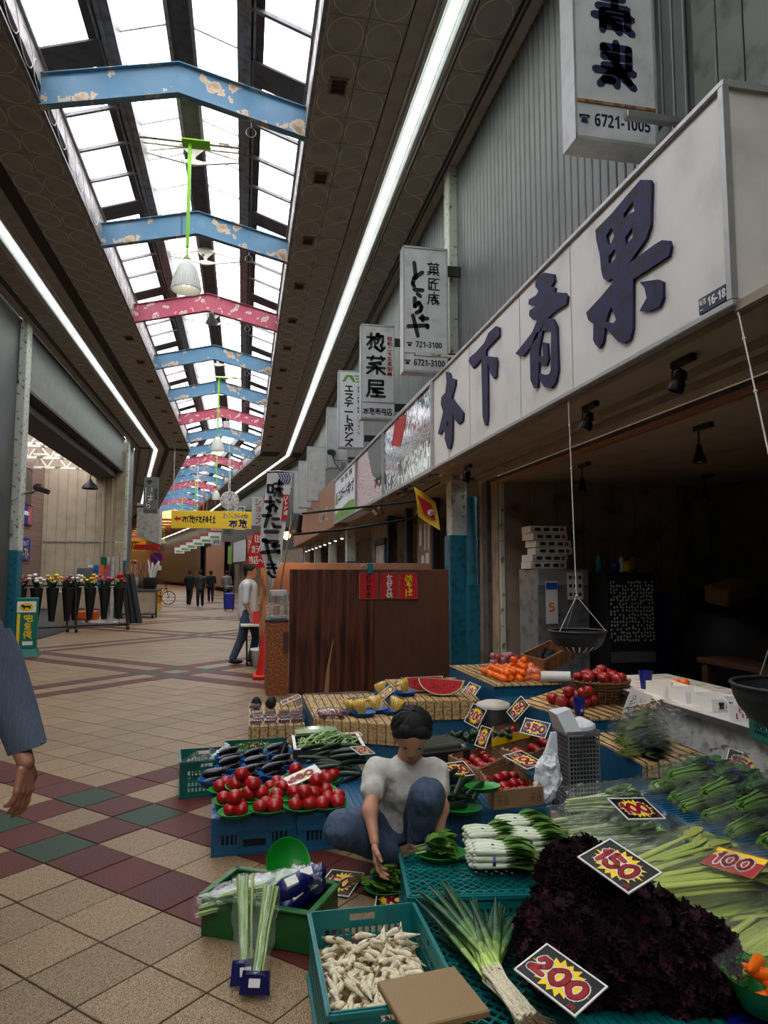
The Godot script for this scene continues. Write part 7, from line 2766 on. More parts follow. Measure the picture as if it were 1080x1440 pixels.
	for j in 24:
		var a = TAU * j / 24
		b.tube([V(cos(a) * 0.155, 0.0, sin(a) * 0.132), V(cos(a) * 0.232, 0.175, sin(a) * 0.197)], 0.006, 5)
	part(wk, "stakes", b, M.raw_wood)
	var cu = thing("paper_cup", "blue paper cup with a small white mark beside the apples", "cup", V(2.36, 0.506, -4.72))
	b = nb()
	b.lathe([W(0, 0), W(0.033, 0), W(0.044, 0.115), W(0.047, 0.117), W(0.044, 0.119), W(0.032, 0.01), W(0, 0.01)], 18)
	part(cu, "cup", b, M.blue_cup)
	b = nb()
	for q in [[-0.005, 0.03], [0.005, 0.03], [-0.005, 0.04], [0.005, 0.04]]:
		b.box(V(q[0], q[1], 0.0395), V(0.007, 0.007, 0.003))
	part(cu, "mark", b, M.ink_white)
	var c2 = dup(cu, "blue paper cup on the counter behind the hanging basket", V(3.06, 0.62, -5.0), rot(0, 90))
	c2.scale = Vector3.ONE * 1.15
	var rl = thing("bag_roll", "roll of clear plastic bags at the mat's back by the mandarins", "roll", V(2.8, 0.57, -6.05), rot(0, -20, 0))
	b = nb()
	b.tube([V(-0.13, 0, 0), V(0.13, 0, 0)], 0.05, 16)
	part(rl, "roll", b, M.white_bag)
	b = nb()
	b.tube([V(0.12, 0, 0), V(0.134, 0, 0)], 0.022, 10)
	part(rl, "core", b, M.cardboard)
	b = nb()
	b.ball(V(-0.19, 0.02, 0.0), V(0.08, 0.08, 0.06), 10, 8, Basis.IDENTITY, 0.25, 0.8)
	part(rl, "loose_bag", b, M.film)
	var bk = thing("barrel", "dark navy round tub with a pale lid under the mandarin stand's corner", "tub", V(2.02, 0, -5.55))
	b = nb()
	b.lathe([W(0, 0), W(0.12, 0), W(0.13, 0.42), W(0, 0.42)], 20)
	part(bk, "tub", b, M.dark_grey)
	b = nb()
	b.lathe([W(0.135, 0.42), W(0.135, 0.45), W(0.08, 0.47), W(0, 0.47)], 20)
	part(bk, "lid", b, M.fascia)
	build_counter()

func build_counter() -> void:
	var b = nb()
	var ct = thing("counter", "long low white counter with a dark worn edge along the shop opening", "counter", V(3.3, 0, -3.9))
	b = nb()
	b.box(V(0, 0.29, 0), V(0.78, 0.58, 3.6))
	part(ct, "body", b, M.counter_white)
	b = nb()
	b.box(V(-0.01, 0.6, 0), V(0.84, 0.04, 3.62), Basis.IDENTITY, 0.008)
	part(ct, "top", b, M.counter_white)
	b = nb()
	b.box(V(-0.425, 0.6, 0), V(0.02, 0.034, 3.6))
	part(ct, "edge_strip", b, M.dark_flash)
	for k in 4:
		var sc = thing("carton", ["white printed fruit carton at the counter's far end", "white printed fruit carton, second along the counter", "white printed fruit carton, third along the counter", "open white fruit carton with red lettering on the counter's near part"][k], "carton", V(3.08, 0.62, -4.75 + k * 0.27), rot(0, 84 if k < 3 else 60), "cartons along the counter")
		var w = 0.26 if k < 3 else 0.34
		b = nb()
		for q in [[0.0, 0.1, w, 0.006], [0.0, -0.1, w, 0.006], [-w / 2.0, 0.0, 0.006, 0.2], [w / 2.0, 0.0, 0.006, 0.2]]:
			b.box(V(q[0], 0.04, q[1]), V(q[2], 0.08 + (0.02 if k == 3 else 0.0), q[3]))
		b.box(V(0, 0.004, 0), V(w, 0.006, 0.2))
		part(sc, "box", b, M.ink_white)
		if k == 3:
			letters(sc, "letter", "とくしま", Transform3D(Basis(Vector3.UP, -PI / 2.0), V(-w / 2.0 - 0.0035, 0, 0)), W(-0.06, 0.05), 0.026, 0.026, 0.005, M.ink_red)
			letters(sc, "letter", "いちご", Transform3D(Basis(Vector3.UP, -PI / 2.0), V(-w / 2.0 - 0.0035, 0, 0)), W(-0.07, 0.008), 0.042, 0.036, 0.008, M.ink_red)
			letters(sc, "letter", "とくしま", Transform3D(Basis(Vector3.UP, PI), V(0, 0, -0.104)), W(-0.1, 0.03), 0.04, 0.04, 0.007, M.ink)
			letters(sc, "letter", "いちご", X(V(0, 0, 0.104)), W(-0.1, 0.02), 0.05, 0.05, 0.008, M.ink_red)
		else:
			letters(sc, "letter", "買店", Transform3D(Basis(Vector3.UP, -PI / 2.0), V(-w / 2.0 - 0.0035, 0, 0)), W(-0.06, 0.015), 0.045, 0.045, 0.007, M.dark_grey)
	for q in [["white sheet of paper lying on the counter before the open carton", 3.15, -3.6, 0.42, 0.3, 12], ["pale notebook on the counter behind the paper", 3.45, -3.6, 0.2, 0.26, -20], ["clear lidded tray beside the cup", 3.35, -5.2, 0.3, 0.22, 10]]:
		b = nb()
		b.box(V(0, 0.006, 0), V(q[3], 0.011, q[4]), Basis.IDENTITY, 0.002)
		lone("paper", q[0], "paper", b, M.paper, V(q[1], 0.621, q[2]), rot(0, q[5]))
	for k in 2:
		b = nb()
		b.lathe([W(0, 0), W(0.06, 0), W(0.06, 0.035), W(0.05, 0.04), W(0, 0.04)], 18)
		lone("tape_roll", ["roll of brown tape on the white paper", "dark blue roll of tape behind the brown one"][k], "tape", b, [M.orange_plastic, M.sign_blue][k], V(3.1 - k * 0.06, 0.634, -3.62 - k * 0.14))
	crate("dark green slatted crate with white lettering, at the right edge of the picture", V(2.86, 0.62, -3.1), 82, 0.6, 0.2, 0.4, M.crate_green, 1, false)
	for k in 2:
		var at = [V(2.36, 0.93, -4.72), V(2.15, 0.86, -2.42)][k] as Vector3
		var r: float = [0.2, 0.25][k]
		var top = [V(2.53, 2.9, -5.12), V(2.545, 2.905, -3.17)][k] as Vector3
		var hb = thing("hanging_basket", ["dark round slotted basket hanging on white cords in the shop opening", "dark basket on a white cord at the right edge of the picture"][k], "basket", at, O3, "baskets hanging on cords")
		b = nb()
		var rows = []
		for i in 8:
			var a = PI / 2.0 * i / 7.0
			var row = []
			for j in 60:
				row.append(V(cos(TAU * j / 60) * r * sin(maxf(a, 0.05)), r * 0.82 * (1.0 - cos(a)), sin(TAU * j / 60) * r * sin(maxf(a, 0.05))))
			rows.append(row)
		var sl = MB.new()
		for j in 60:
			for i in 7:
				if i in [2, 3] and j % 3 == 0:
					continue
				sl.quad(rows[i][j], rows[i][(j + 1) % 60], rows[i + 1][(j + 1) % 60], rows[i + 1][j])
		part(hb, "bowl", sl, M.dark_grey)
		b = nb()
		var ring = []
		for j in 25:
			ring.append(V(cos(TAU * j / 24) * r, r * 0.82, sin(TAU * j / 24) * r))
		b.tube(ring, 0.008, 6, false)
		part(hb, "rim", b, M.dark_grey)
		var knot = V(0, 0.38 if k == 0 else 0.62, 0).lerp(top - at, 0.02)
		for j in 3:
			var a = TAU * j / 3 + 0.6
			b = nb()
			b.tube([V(cos(a) * r, r * 0.82, sin(a) * r), knot], 0.003, 5)
			part(hb, "cord", b, M.rope)
		b = nb()
		b.tube([knot, (top - at)], 0.0045, 6)
		for u in [0.0, 0.62, 0.85, 0.97]:
			b.ball(knot.lerp(top - at, u), Vector3.ONE * 0.011, 7, 5)
		part(hb, "main_cord", b, M.rope)

#- cartons, crates and greens of the near stall
func open_carton(label: String, c: Array, h: float, m: Material) -> Node3D:
	var o: Vector3 = (c[0] + c[1] + c[2] + c[3]) / 4.0
	o.y = c[0].y - h
	var t = thing("carton", label, "carton", o, O3, "open cartons beside the mesh bin")
	for k in 4:
		var p: Vector3 = c[k] - o
		var q: Vector3 = c[(k + 1) % 4] - o
		var i = V(0, 0, 0).lerp((p + q) / -2.0, 0.03)
		i.y = 0
		var d = V(0, -h, 0)
		var b = nb()
		b.hexa([p + d, q + d, q, p, p + d + i, q + d + i, q + i, p + i])
		part(t, "side", b, m)
		b = nb()
		for z in 6:
			var u = z / 6.0
			b.tri(p.lerp(q, u) + i * 0.5, p.lerp(q, u + 1 / 6.0) + i * 0.5, p.lerp(q, u + 1 / 12.0) + i * 2.5 + V(0, 0.012, 0), Vector3.UP)
			b.quad(p.lerp(q, u) + i * 0.5, p.lerp(q, u + 1 / 6.0) + i * 0.5, p.lerp(q, u + 1 / 6.0) + i * 2, p.lerp(q, u) + i * 2, Vector3.UP)
		part(t, "torn_flap", b, m)
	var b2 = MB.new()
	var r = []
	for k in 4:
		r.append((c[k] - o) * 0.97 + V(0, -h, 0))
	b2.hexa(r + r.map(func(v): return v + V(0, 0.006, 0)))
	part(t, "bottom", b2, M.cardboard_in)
	return t

func fill(proto: Node3D, label: String, group: String, c: Array, y: float, nx: int, nz: int, s := 1.0) -> void:
	for i in nx:
		for j in nz:
			var u = (i + 0.7) / (nx + 0.4)
			var v = (j + 0.7) / (nz + 0.4)
			var p: Vector3 = (c[0].lerp(c[1], u)).lerp(c[3].lerp(c[2], u), v)
			p.y = y + rnd(0, 0.012)
			again(proto, label, p, rand_basis(s * rnd(0.94, 1.06), 0.6), group)

func build_cartons() -> void:
	crate("blue crate with a black brush mark, under the tomato cartons", V(1.44, 0, -4.05), -3, 0.56, 0.2, 0.44, M.crate_blue, 0, true, "", "イム")
	crate("blue crate behind the crouching person, under the cucumbers", V(0.96, 0, -4.06), 1, 0.38, 0.2, 0.44, M.crate_blue)
	crate("blue crate under the back cartons", V(1.78, 0, -4.62), -4, 0.56, 0.22, 0.56, M.crate_blue)
	crate("blue crate under the wrapped cucumbers", V(1.2, 0, -4.7), 0, 0.54, 0.2, 0.56, M.crate_blue)
	rng.seed = 88
	var tm = find_child("tomato", false, false)
	var A = [V(1.381, 0.3, -3.81), V(1.69, 0.3, -3.842), V(1.718, 0.3, -4.376), V(1.438, 0.3, -4.216)]
	var B = [V(1.439, 0.3, -4.231), V(1.719, 0.3, -4.502), V(1.731, 0.3, -4.835), V(1.356, 0.3, -4.611)]
	var C = [V(1.845, 0.32, -4.432), V(2.243, 0.32, -4.753), V(2.32, 0.32, -5.11), V(1.727, 0.32, -4.628)]
	var D = [V(1.777, 0.31, -4.934), V(2.405, 0.31, -5.296), V(2.576, 0.31, -5.754), V(1.93, 0.31, -5.338)]
	var say = ["front brown carton of tomatoes", "brown carton of tomatoes behind the front one", "right brown carton of tomatoes beside the mesh bin", "yellow-edged carton of dark plums at the back"]
	for k in 4:
		var c: Array = [A, B, C, D][k]
		var t = open_carton(say[k], c, 0.1, M.cardboard)
		if k < 3:
			fill(tm, "red tomato in the " + say[k], "tomatoes in the cartons", c, c[0].y - 0.078, 3 if k else 4, 4 if k else 3, 0.86)
		else:
			fill(find_child("apple", false, false), "dark plum in the yellow-edged carton", "plums in the carton", c, 0.23, 4, 2, 0.8)
		var b = nb()
		var o = t.position
		var p: Vector3 = c[0] - o
		var q: Vector3 = c[1] - o
		var n = V(-(q - p).z, 0, (q - p).x).normalized() * 0.003
		if k == 3:
			b.quad(p + n, q + n, q + n + V(0, -0.05, 0), p + n + V(0, -0.05, 0))
			part(t, "yellow_band", b, M.card_yellow)
		else:
			for u in [0.06, 0.72]:
				b.quad(p.lerp(q, u) + n + V(0, -0.03, 0), p.lerp(q, u + 0.22) + n + V(0, -0.03, 0), p.lerp(q, u + 0.22) + n + V(0, -0.032, 0), p.lerp(q, u) + n + V(0, -0.032, 0))
				var f = Transform3D(Basis((q - p).normalized(), Vector3.UP, n.normalized()), p.lerp(q, u) + n + V(0, -0.075, 0))
				words(b, "大日", f, W(0.004, 0), 0.03, 0.035, 0.003, 0.3, false, 0.0)
			part(t, "print", b, M.dark_grey)
	var bx = thing("dark_box", "black box of wrapped cucumbers behind the crouching person", "box", V(1.32, 0.2, -4.8), rot(0, 12))
	var b = nb()
	b.box(V(0, 0.06, 0), V(0.4, 0.12, 0.3), Basis.IDENTITY, 0.01)
	part(bx, "box", b, M.black)
	b = nb()
	for k in 5:
		b.tube([V(-0.14, 0.13, -0.11 + k * 0.05), V(0.14, 0.135, -0.1 + k * 0.05)], 0.02, 8)
	part(bx, "cucumbers", b, M.cucumber)
	b = nb()
	b.box(V(0, 0.135, 0), V(0.36, 0.055, 0.27), Basis.IDENTITY, 0.02)
	part(bx, "film_wrap", b, M.film)
	var br = thing("broccoli", "dark green broccoli heads at the back, under the 250 card", "broccoli", V(1.76, 0.22, -5.05))
	for k in 4:
		b = nb()
		for j in 26:
			b.ball(V(-0.18 + k * 0.11 + rnd(-0.05, 0.05), 0.06 + rnd(0, 0.06), rnd(-0.05, 0.05)), Vector3.ONE * rnd(0.018, 0.028), 6, 4)
		part(br, "head", b, M.cucumber, "stuff")
	var gp = greens("small green peppers heap before the wrapped cucumbers", 0.3, 0.2, 14, Color(0.1, 0.25, 0.08), Color(0.08, 0.2, 0.06), 0.6, 0.6, false, 4)
	gp.position = V(1.18, 0.2, -4.3)
	gp.rotation = rot(0, 30)
	var bin = thing("mesh_bin", "tall grey square wire mesh bin lined with a plastic bag", "bin", V(1.965, 0, -3.98), rot(0, 0))
	for s in 4:
		b = nb()
		var hs = []
		for i in 9:
			for j in 22:
				hs.append([0.012 + i * 0.0205, 0.02 + j * 0.0245, 0.028 + i * 0.0205, 0.038 + j * 0.0245])
		var dir = [V(0, 0, 1), V(1, 0, 0), V(0, 0, -1), V(-1, 0, 0)][s] as Vector3
		var u = V(dir.z, 0, -dir.x)
		holed(b, dir * 0.096 - u * 0.1, u, Vector3.UP, 0.2, 0.57, 0.003, hs)
		b.box(dir * 0.099 + V(0, 0.575, 0), V(0.206, 0.02, 0.01) if s % 2 == 0 else V(0.01, 0.02, 0.206))
		part(bin, "mesh_side", b, M.rail_grey)
	b = nb()
	b.box(V(0, 0.29, 0), V(0.18, 0.56, 0.18), Basis.IDENTITY, 0.02)
	part(bin, "liner", b, M.dark_grey)
	b = nb()
	b.hexa([V(-0.1, 0.56, 0.1), V(0.0, 0.56, 0.1), V(0.0, 0.56, -0.1), V(-0.1, 0.56, -0.1), V(-0.15, 0.68, 0.06), V(-0.06, 0.71, 0.06), V(-0.04, 0.7, -0.06), V(-0.14, 0.68, -0.08)])
	b.box(V(0.04, 0.6, 0), V(0.1, 0.06, 0.19), Basis.from_euler(V(0, 0, 0.2)), 0.02)
	part(bin, "bag", b, M.white_bag)
	b = nb()
	nets(b, [[V(-0.02, 0.04, 0), V(0, 0.14, 0), 0.075, 0.065], [V(0, 0.14, 0), V(0.015, 0.25, 0), 0.06, 0.022]], 0.008, 0.02, 0.09)
	b.hexa([V(-0.02, 0.24, 0.02), V(0.05, 0.24, 0.02), V(0.05, 0.24, -0.02), V(-0.02, 0.24, -0.02), V(0.02, 0.36, 0.01), V(0.05, 0.36, 0.01), V(0.05, 0.36, -0.01), V(0.02, 0.36, -0.01)])
	lone("plastic_bag", "white knotted plastic bag hanging left of the mesh bin", "bag", b, M.white_bag, V(1.76, 0.22, -3.92))
	price_card("200", "tall black 200 card leaning over the wrapped cucumbers", Transform3D(Basis(V(0.643, -0.327, 0.693), V(0.501, 0.864, -0.057), V(-0.58, 0.383, 0.719)), V(1.834, 0.375, -5.456)), 0.13, 0.16)
	price_card("250", "black diamond-tilted 250 card above the broccoli", Transform3D(Basis(V(0.626, 0.746, 0.229), V(-0.182, 0.425, -0.887), V(-0.758, 0.513, 0.402)), V(2.087, 0.47, -5.19)), 0.17, 0.125)
	price_card("250", "small black card standing between the cartons and the wrapped cucumbers", Transform3D(Basis(V(0.434, -0.065, 0.899), V(0.424, 0.895, -0.14), V(-0.795, 0.442, 0.416)), V(1.617, 0.399, -4.652)), 0.1, 0.14)
	price_card("350", "black 350 card on the yellow-edged carton", Transform3D(Basis(V(0.622, -0.07, 0.78), V(0.535, 0.766, -0.357), V(-0.572, 0.639, 0.514)), V(2.051, 0.412, -4.786)), 0.2, 0.12)
	price_card("200", "black 200 card lying across the right tomato carton", Transform3D(Basis(V(0.342, -0.155, 0.927), V(0.94, 0.068, -0.336), V(-0.011, 0.986, 0.169)), V(1.673, 0.39, -4.078)))
	price_card("250", "black 250 card lying on the cucumbers beside the front carton", Transform3D(Basis(V(0.915, -0.051, -0.401), V(-0.34, 0.44, -0.831), V(0.219, 0.897, 0.385)), V(1.321, 0.294, -4.293)), 0.2, 0.13)

func build_right_greens() -> void:
	var b: MB
	for q in [["far blue crate under the banded greens", -3.25, 0.36], ["near blue crate under the banded greens", -2.62, 0.36], ["blue crate at the right edge, nearest of the row", -2.0, 0.34]]:
		crate(q[0], V(2.32, 0, q[1]), 90, 0.6, q[2], 0.6, M.crate_blue, 0, true, "blue crates of the right-hand row", "小")
	crate("blue crate under the bagged white-rooted greens", V(1.72, 0, -3.15), 88, 0.6, 0.22, 0.46, M.crate_blue)
	crate("blue crate under the pale celery", V(1.72, 0, -2.42), 90, 0.7, 0.24, 0.56, M.crate_blue)
	crate("dark blue crate under the celery at the right edge", V(1.7, 0, -1.72), 90, 0.6, 0.2, 0.56, M.sign_blue)
	var g = greens("", 0.42, 0.13, 44, Color(0.52, 0.66, 0.32), Color(0.2, 0.4, 0.13), 0.62, 1.4, true, 1, "banded greens on the right-hand row")
	band(g, 0.02, 0.052, 0.072, M.band_blue, 0.03)
	var ks = ["nearest the mesh bin", "second from the mesh bin", "in the middle of the row", "fourth along the row", "fifth, by the 150 card", "sixth, nearest the viewer", "on top at the back", "on top in the middle", "on top at the near end"]
	for k in 9:
		var at = V(2.3 + 0.03 * sin(k * 3.0), 0.37, -3.46 + k * 0.15) if k < 6 else V(2.33, 0.455, -3.32 + (k - 6) * 0.22)
		if k == 0:
			g.position = at
			g.rotation = rot(0, 14, 0)
			g.set_meta("label", "film-wrapped leafy greens with a purple band, " + ks[k])
		else:
			dup(g, "film-wrapped leafy greens with a purple band, " + ks[k], at, rot(rnd(-4, 4), 14 + rnd(-10, 10), rnd(-3, 5)))
	g = greens("", 0.4, 0.15, 22, Color(0.46, 0.52, 0.22), Color(0.25, 0.34, 0.13), 0.45, 1.5, true, 2, "bagged greens on the matted box")
	var ms = ["front left", "front middle", "front right", "back left", "back middle", "back right"]
	for k in 6:
		var at = V(2.34 + (k % 3) * 0.12, 0.455 + 0.05 * float(k / 3), -3.82 - (k % 3) * 0.17 - 0.08 * float(k / 3))
		if k == 0:
			g.position = at
			g.rotation = rot(0, 10)
			g.set_meta("label", "bagged dark leafy greens on the matted box, front left")
		else:
			dup(g, "bagged dark leafy greens on the matted box, " + ms[k], at, rot(0, rnd(-5, 30)))
	g = greens("", 0.44, 0.14, 34, Color(0.76, 0.8, 0.58), Color(0.36, 0.52, 0.2), 0.75, 1.2, true, 3, "white-rooted greens in bags")
	var ws = ["farthest", "second", "third", "nearest", "on top"]
	for k in 5:
		var at = V(1.74 + 0.02 * k, 0.226 + (0.09 if k == 4 else 0.0), -3.36 + (k % 4) * 0.15)
		if k == 0:
			g.position = at
			g.rotation = rot(0, -6)
			g.set_meta("label", "bagged white-rooted thin greens before the mesh bin, farthest")
		else:
			dup(g, "bagged white-rooted thin greens before the mesh bin, " + ws[k], at, rot(0, rnd(-14, 8)))
	rng.seed = 64
	var ce = thing("celery_bunch", "", "celery", O3, O3, "bagged celery bunches")
	var st = MB.new()
	st.tint = true
	var lf = MB.new()
	lf.tint = true
	for k in 13:
		var a = rnd(0, TAU)
		var r = 0.05 * sqrt(rnd(0.05, 1))
		var c = Color(0.78, 0.8, 0.42).lerp(Color(0.48, 0.6, 0.2), rnd(0, 0.7))
		st.col = lin(c)
		var y = 0.05 + sin(a) * r * 0.8
		st.tube([V(-0.3, y * 0.8 + 0.01, cos(a) * r * 0.7), V(-0.2, y, cos(a) * r), V(0.02, y + 0.012, cos(a) * r * 1.4), V(0.2, y + 0.015, cos(a) * r * 2.0)], [0.017, 0.016, 0.012, 0.006], 7, true, 0.6)
		for j in 9:
			c = Color(0.74, 0.74, 0.3).lerp(Color(0.3, 0.45, 0.12), rnd(0, 1))
			lf.col = lin(c)
			blade_leaf(lf, V(0.12 + rnd(0, 0.08), y + 0.015, cos(a) * r * 1.8), V(1, rnd(-0.1, 0.5), rnd(-0.8, 0.8)).normalized(), Vector3.UP, rnd(0.06, 0.12), 0.025, 0.3)
	part(ce, "stalks", st, M.veg)
	part(ce, "leaves", lf, M.leaf, "stuff")
	b = nb()
	var rows = []
	for i in 10:
		var row = []
		for j in 14:
			var rr = (0.055 + 0.05 * i / 9.0) * (1.0 + 0.1 * sin(i * 1.7 + j * 2.1))
			row.append(V(-0.31 + 0.6 * i / 9.0, maxf(0.003, 0.055 + sin(TAU * j / 14) * rr), cos(TAU * j / 14) * rr * 1.2))
		rows.append(row)
	b.grid(rows, true)
	part(ce, "film_bag", b, M.film)
	for k in 9:
		if k == 6:
			continue
		var at = V(1.72 + 0.05 * sin(k * 2.0), 0.246, -2.68 + k * 0.125) if k < 7 else V(1.66, 0.345, -2.56 + (k - 7) * 0.2)
		var lb: String = "bagged pale celery bunch, %s" % ["farthest of the pile", "second from the far end", "third from the far end", "beside the yellow 100 card", "fifth from the far end", "right of the purple pile", "nearest the viewer", "on top at the far end", "on top next to the purple leaves"][k]
		if k == 0:
			ce.position = at
			ce.rotation = rot(0, 8)
			ce.set_meta("label", lb)
		else:
			dup(ce, lb, at, rot(rnd(-6, 6), rnd(-2, 22), rnd(-3, 4)))
	for q in [["teal latticed crate under the purple leaf heap, right", 1.36], ["teal latticed crate under the purple leaf heap, left", 1.12]]:
		crate(q[0], V(q[1], 0, -2.03), 4, 0.24, 0.19, 0.36, M.crate_teal, 1, true, "teal crates under the purple leaves")
	crate("teal latticed crate under the far side of the purple leaf heap", V(1.25, 0, -2.46), 4, 0.44, 0.19, 0.4, M.crate_teal, 1, true, "teal crates under the purple leaves")
	var sh = thing("shiso_heap", "great heap of dark purple frilly leaves under the 150 card", "vegetable", V(1.235, 0.19, -2.26))
	b = nb()
	b.tint = true
	b.col = lin(Color(0.09, 0.045, 0.055))
	var lumps = [[V(0, 0.1, 0), V(0.27, 0.15, 0.26)], [V(-0.04, 0.2, -0.12), V(0.15, 0.15, 0.15)], [V(0.16, 0.07, 0.14), V(0.18, 0.13, 0.16)], [V(-0.12, 0.09, 0.02), V(0.2, 0.15, 0.2)]]
	for q in lumps:
		b.ball(q[0], q[1] * 0.86, 16, 10, Basis.IDENTITY, 0.08, 1.0)
	part(sh, "stems", b, M.shiso)
	var le = MB.new()
	le.tint = true
	for s in 5:
		var a = (s - 2) * 0.55
		var d = V(cos(a), 0.25, sin(a)).normalized()
		le.col = lin(Color(0.9, 0.9, 0.9))
		for e in [-1.0, 1.0]:
			var sd = V(-sin(a), 0.25 * e, cos(a)) * e
			le.tri(O3, d * 0.03, d * 0.018 + sd * 0.013 + V(0, 0.006, 0), Vector3.UP)
			le.tri(d * 0.012, d * 0.045, d * 0.03 + sd * 0.009 + V(0, 0.004, 0), Vector3.UP)
	var xf = []
	var cl = []
	for k in 8000:
		var q: Array = lumps[rng.randi() % 4]
		var d = V(rnd(-1, 1), rnd(-0.5, 1), rnd(-1, 1)).normalized()
		var p: Vector3 = q[0] + d * q[1] * rnd(0.86, 1.08)
		if p.y < -0.08:
			continue
		xf.append(Transform3D(Basis(Quaternion(Vector3.UP, d) if d.y > -0.95 else Quaternion()) * Basis.from_euler(V(rnd(-0.8, 0.8), rnd(0, TAU), rnd(-0.8, 0.8))).scaled_local(Vector3.ONE * rnd(0.5, 1.05)), p))
		var v = rnd(0.6, 1.5)
		cl.append(lin(Color(0.12 * v, 0.06 * v, 0.075 * v)) if k % 7 else lin(Color(0.24, 0.11, 0.15)))
	copies(sh, "leaves", le.mesh(), M.shiso, xf, cl)
	price_card("100", "black 100 card lying on the white-rooted greens", Transform3D(Basis(V(0.976, -0.105, -0.191), V(-0.147, 0.329, -0.933), V(0.161, 0.939, 0.305)), V(1.751, 0.451, -2.971)))
	price_card("150", "black 150 card standing among the banded greens at the right edge", Transform3D(Basis(V(0.732, -0.271, 0.625), V(0.62, 0.646, -0.446), V(-0.282, 0.714, 0.641)), V(2.87, 0.403, -3.682)), 0.2, 0.14)
	price_card("100", "small red price card on the bagged dark greens", Transform3D(Basis(V(0.954, 0.253, 0.163), V(0.074, 0.327, -0.942), V(-0.291, 0.911, 0.293)), V(2.774, 0.584, -4.537)), 0.18, 0.08)
	price_card("150", "black 150 card on top of the purple leaf heap", Transform3D(Basis(V(0.308, -0.172, 0.936), V(0.937, 0.227, -0.267), V(-0.167, 0.959, 0.231)), V(1.18, 0.585, -2.116)))
	price_card("100", "yellow and red 100 card on the celery at the right edge", Transform3D(Basis(V(0.305, 0.092, 0.948), V(0.885, 0.342, -0.317), V(-0.353, 0.935, 0.023)), V(1.766, 0.461, -2.344)), 0.21, 0.12, 2)
	price_card("200", "black 200 card leaning against the purple heap, beside the leeks", Transform3D(Basis(V(0.461, -0.16, 0.873), V(0.883, 0.177, -0.434), V(-0.086, 0.971, 0.223)), V(0.895, 0.367, -1.946)))
	b = nb()
	b.box(O3, V(0.15, 0.2, 0.003))
	var pn = lone("handwritten_note", "white sheet with handwriting leaning on the counter by the mesh bin", "note", b, M.paper, V(2.74, 0.58, -4.6), rot(-15, -35, -20))
	b = nb()
	words(b, "さんなのま", X(V(0, 0, 0.003)), W(-0.05, 0.03), 0.035, 0.03, 0.003, 0.1, true)
	words(b, "いちごや", X(V(0, 0, 0.003)), W(0.01, 0.03), 0.035, 0.03, 0.003, 0.1, true)
	part(pn, "writing", b, M.ink)
	var ob = thing("bowl", "green plastic bowl of carrots at the right edge", "bowl", V(1.51, 0.245, -1.89))
	b = nb()
	b.lathe([W(0, 0), W(0.07, 0.003), W(0.11, 0.09), W(0.118, 0.095), W(0.105, 0.085), W(0.065, 0.01), W(0, 0.01)], 24)
	part(ob, "bowl", b, M.bowl_green)
	for k in 5:
		b = nb()
		b.tube([V(-0.06, 0, 0), V(-0.05, 0, 0), V(0.05, 0, 0), V(0.07, 0, 0)], [0.008, 0.021, 0.014, 0.003], 9)
		lone("carrot", "orange carrot in the green bowl at the right edge", "carrot", b, M.orange, ob.position + V(rnd(-0.02, 0.02), 0.05 + k * 0.016, rnd(-0.03, 0.03)), rot(0, k * 55, 10), "carrots in the green bowl")

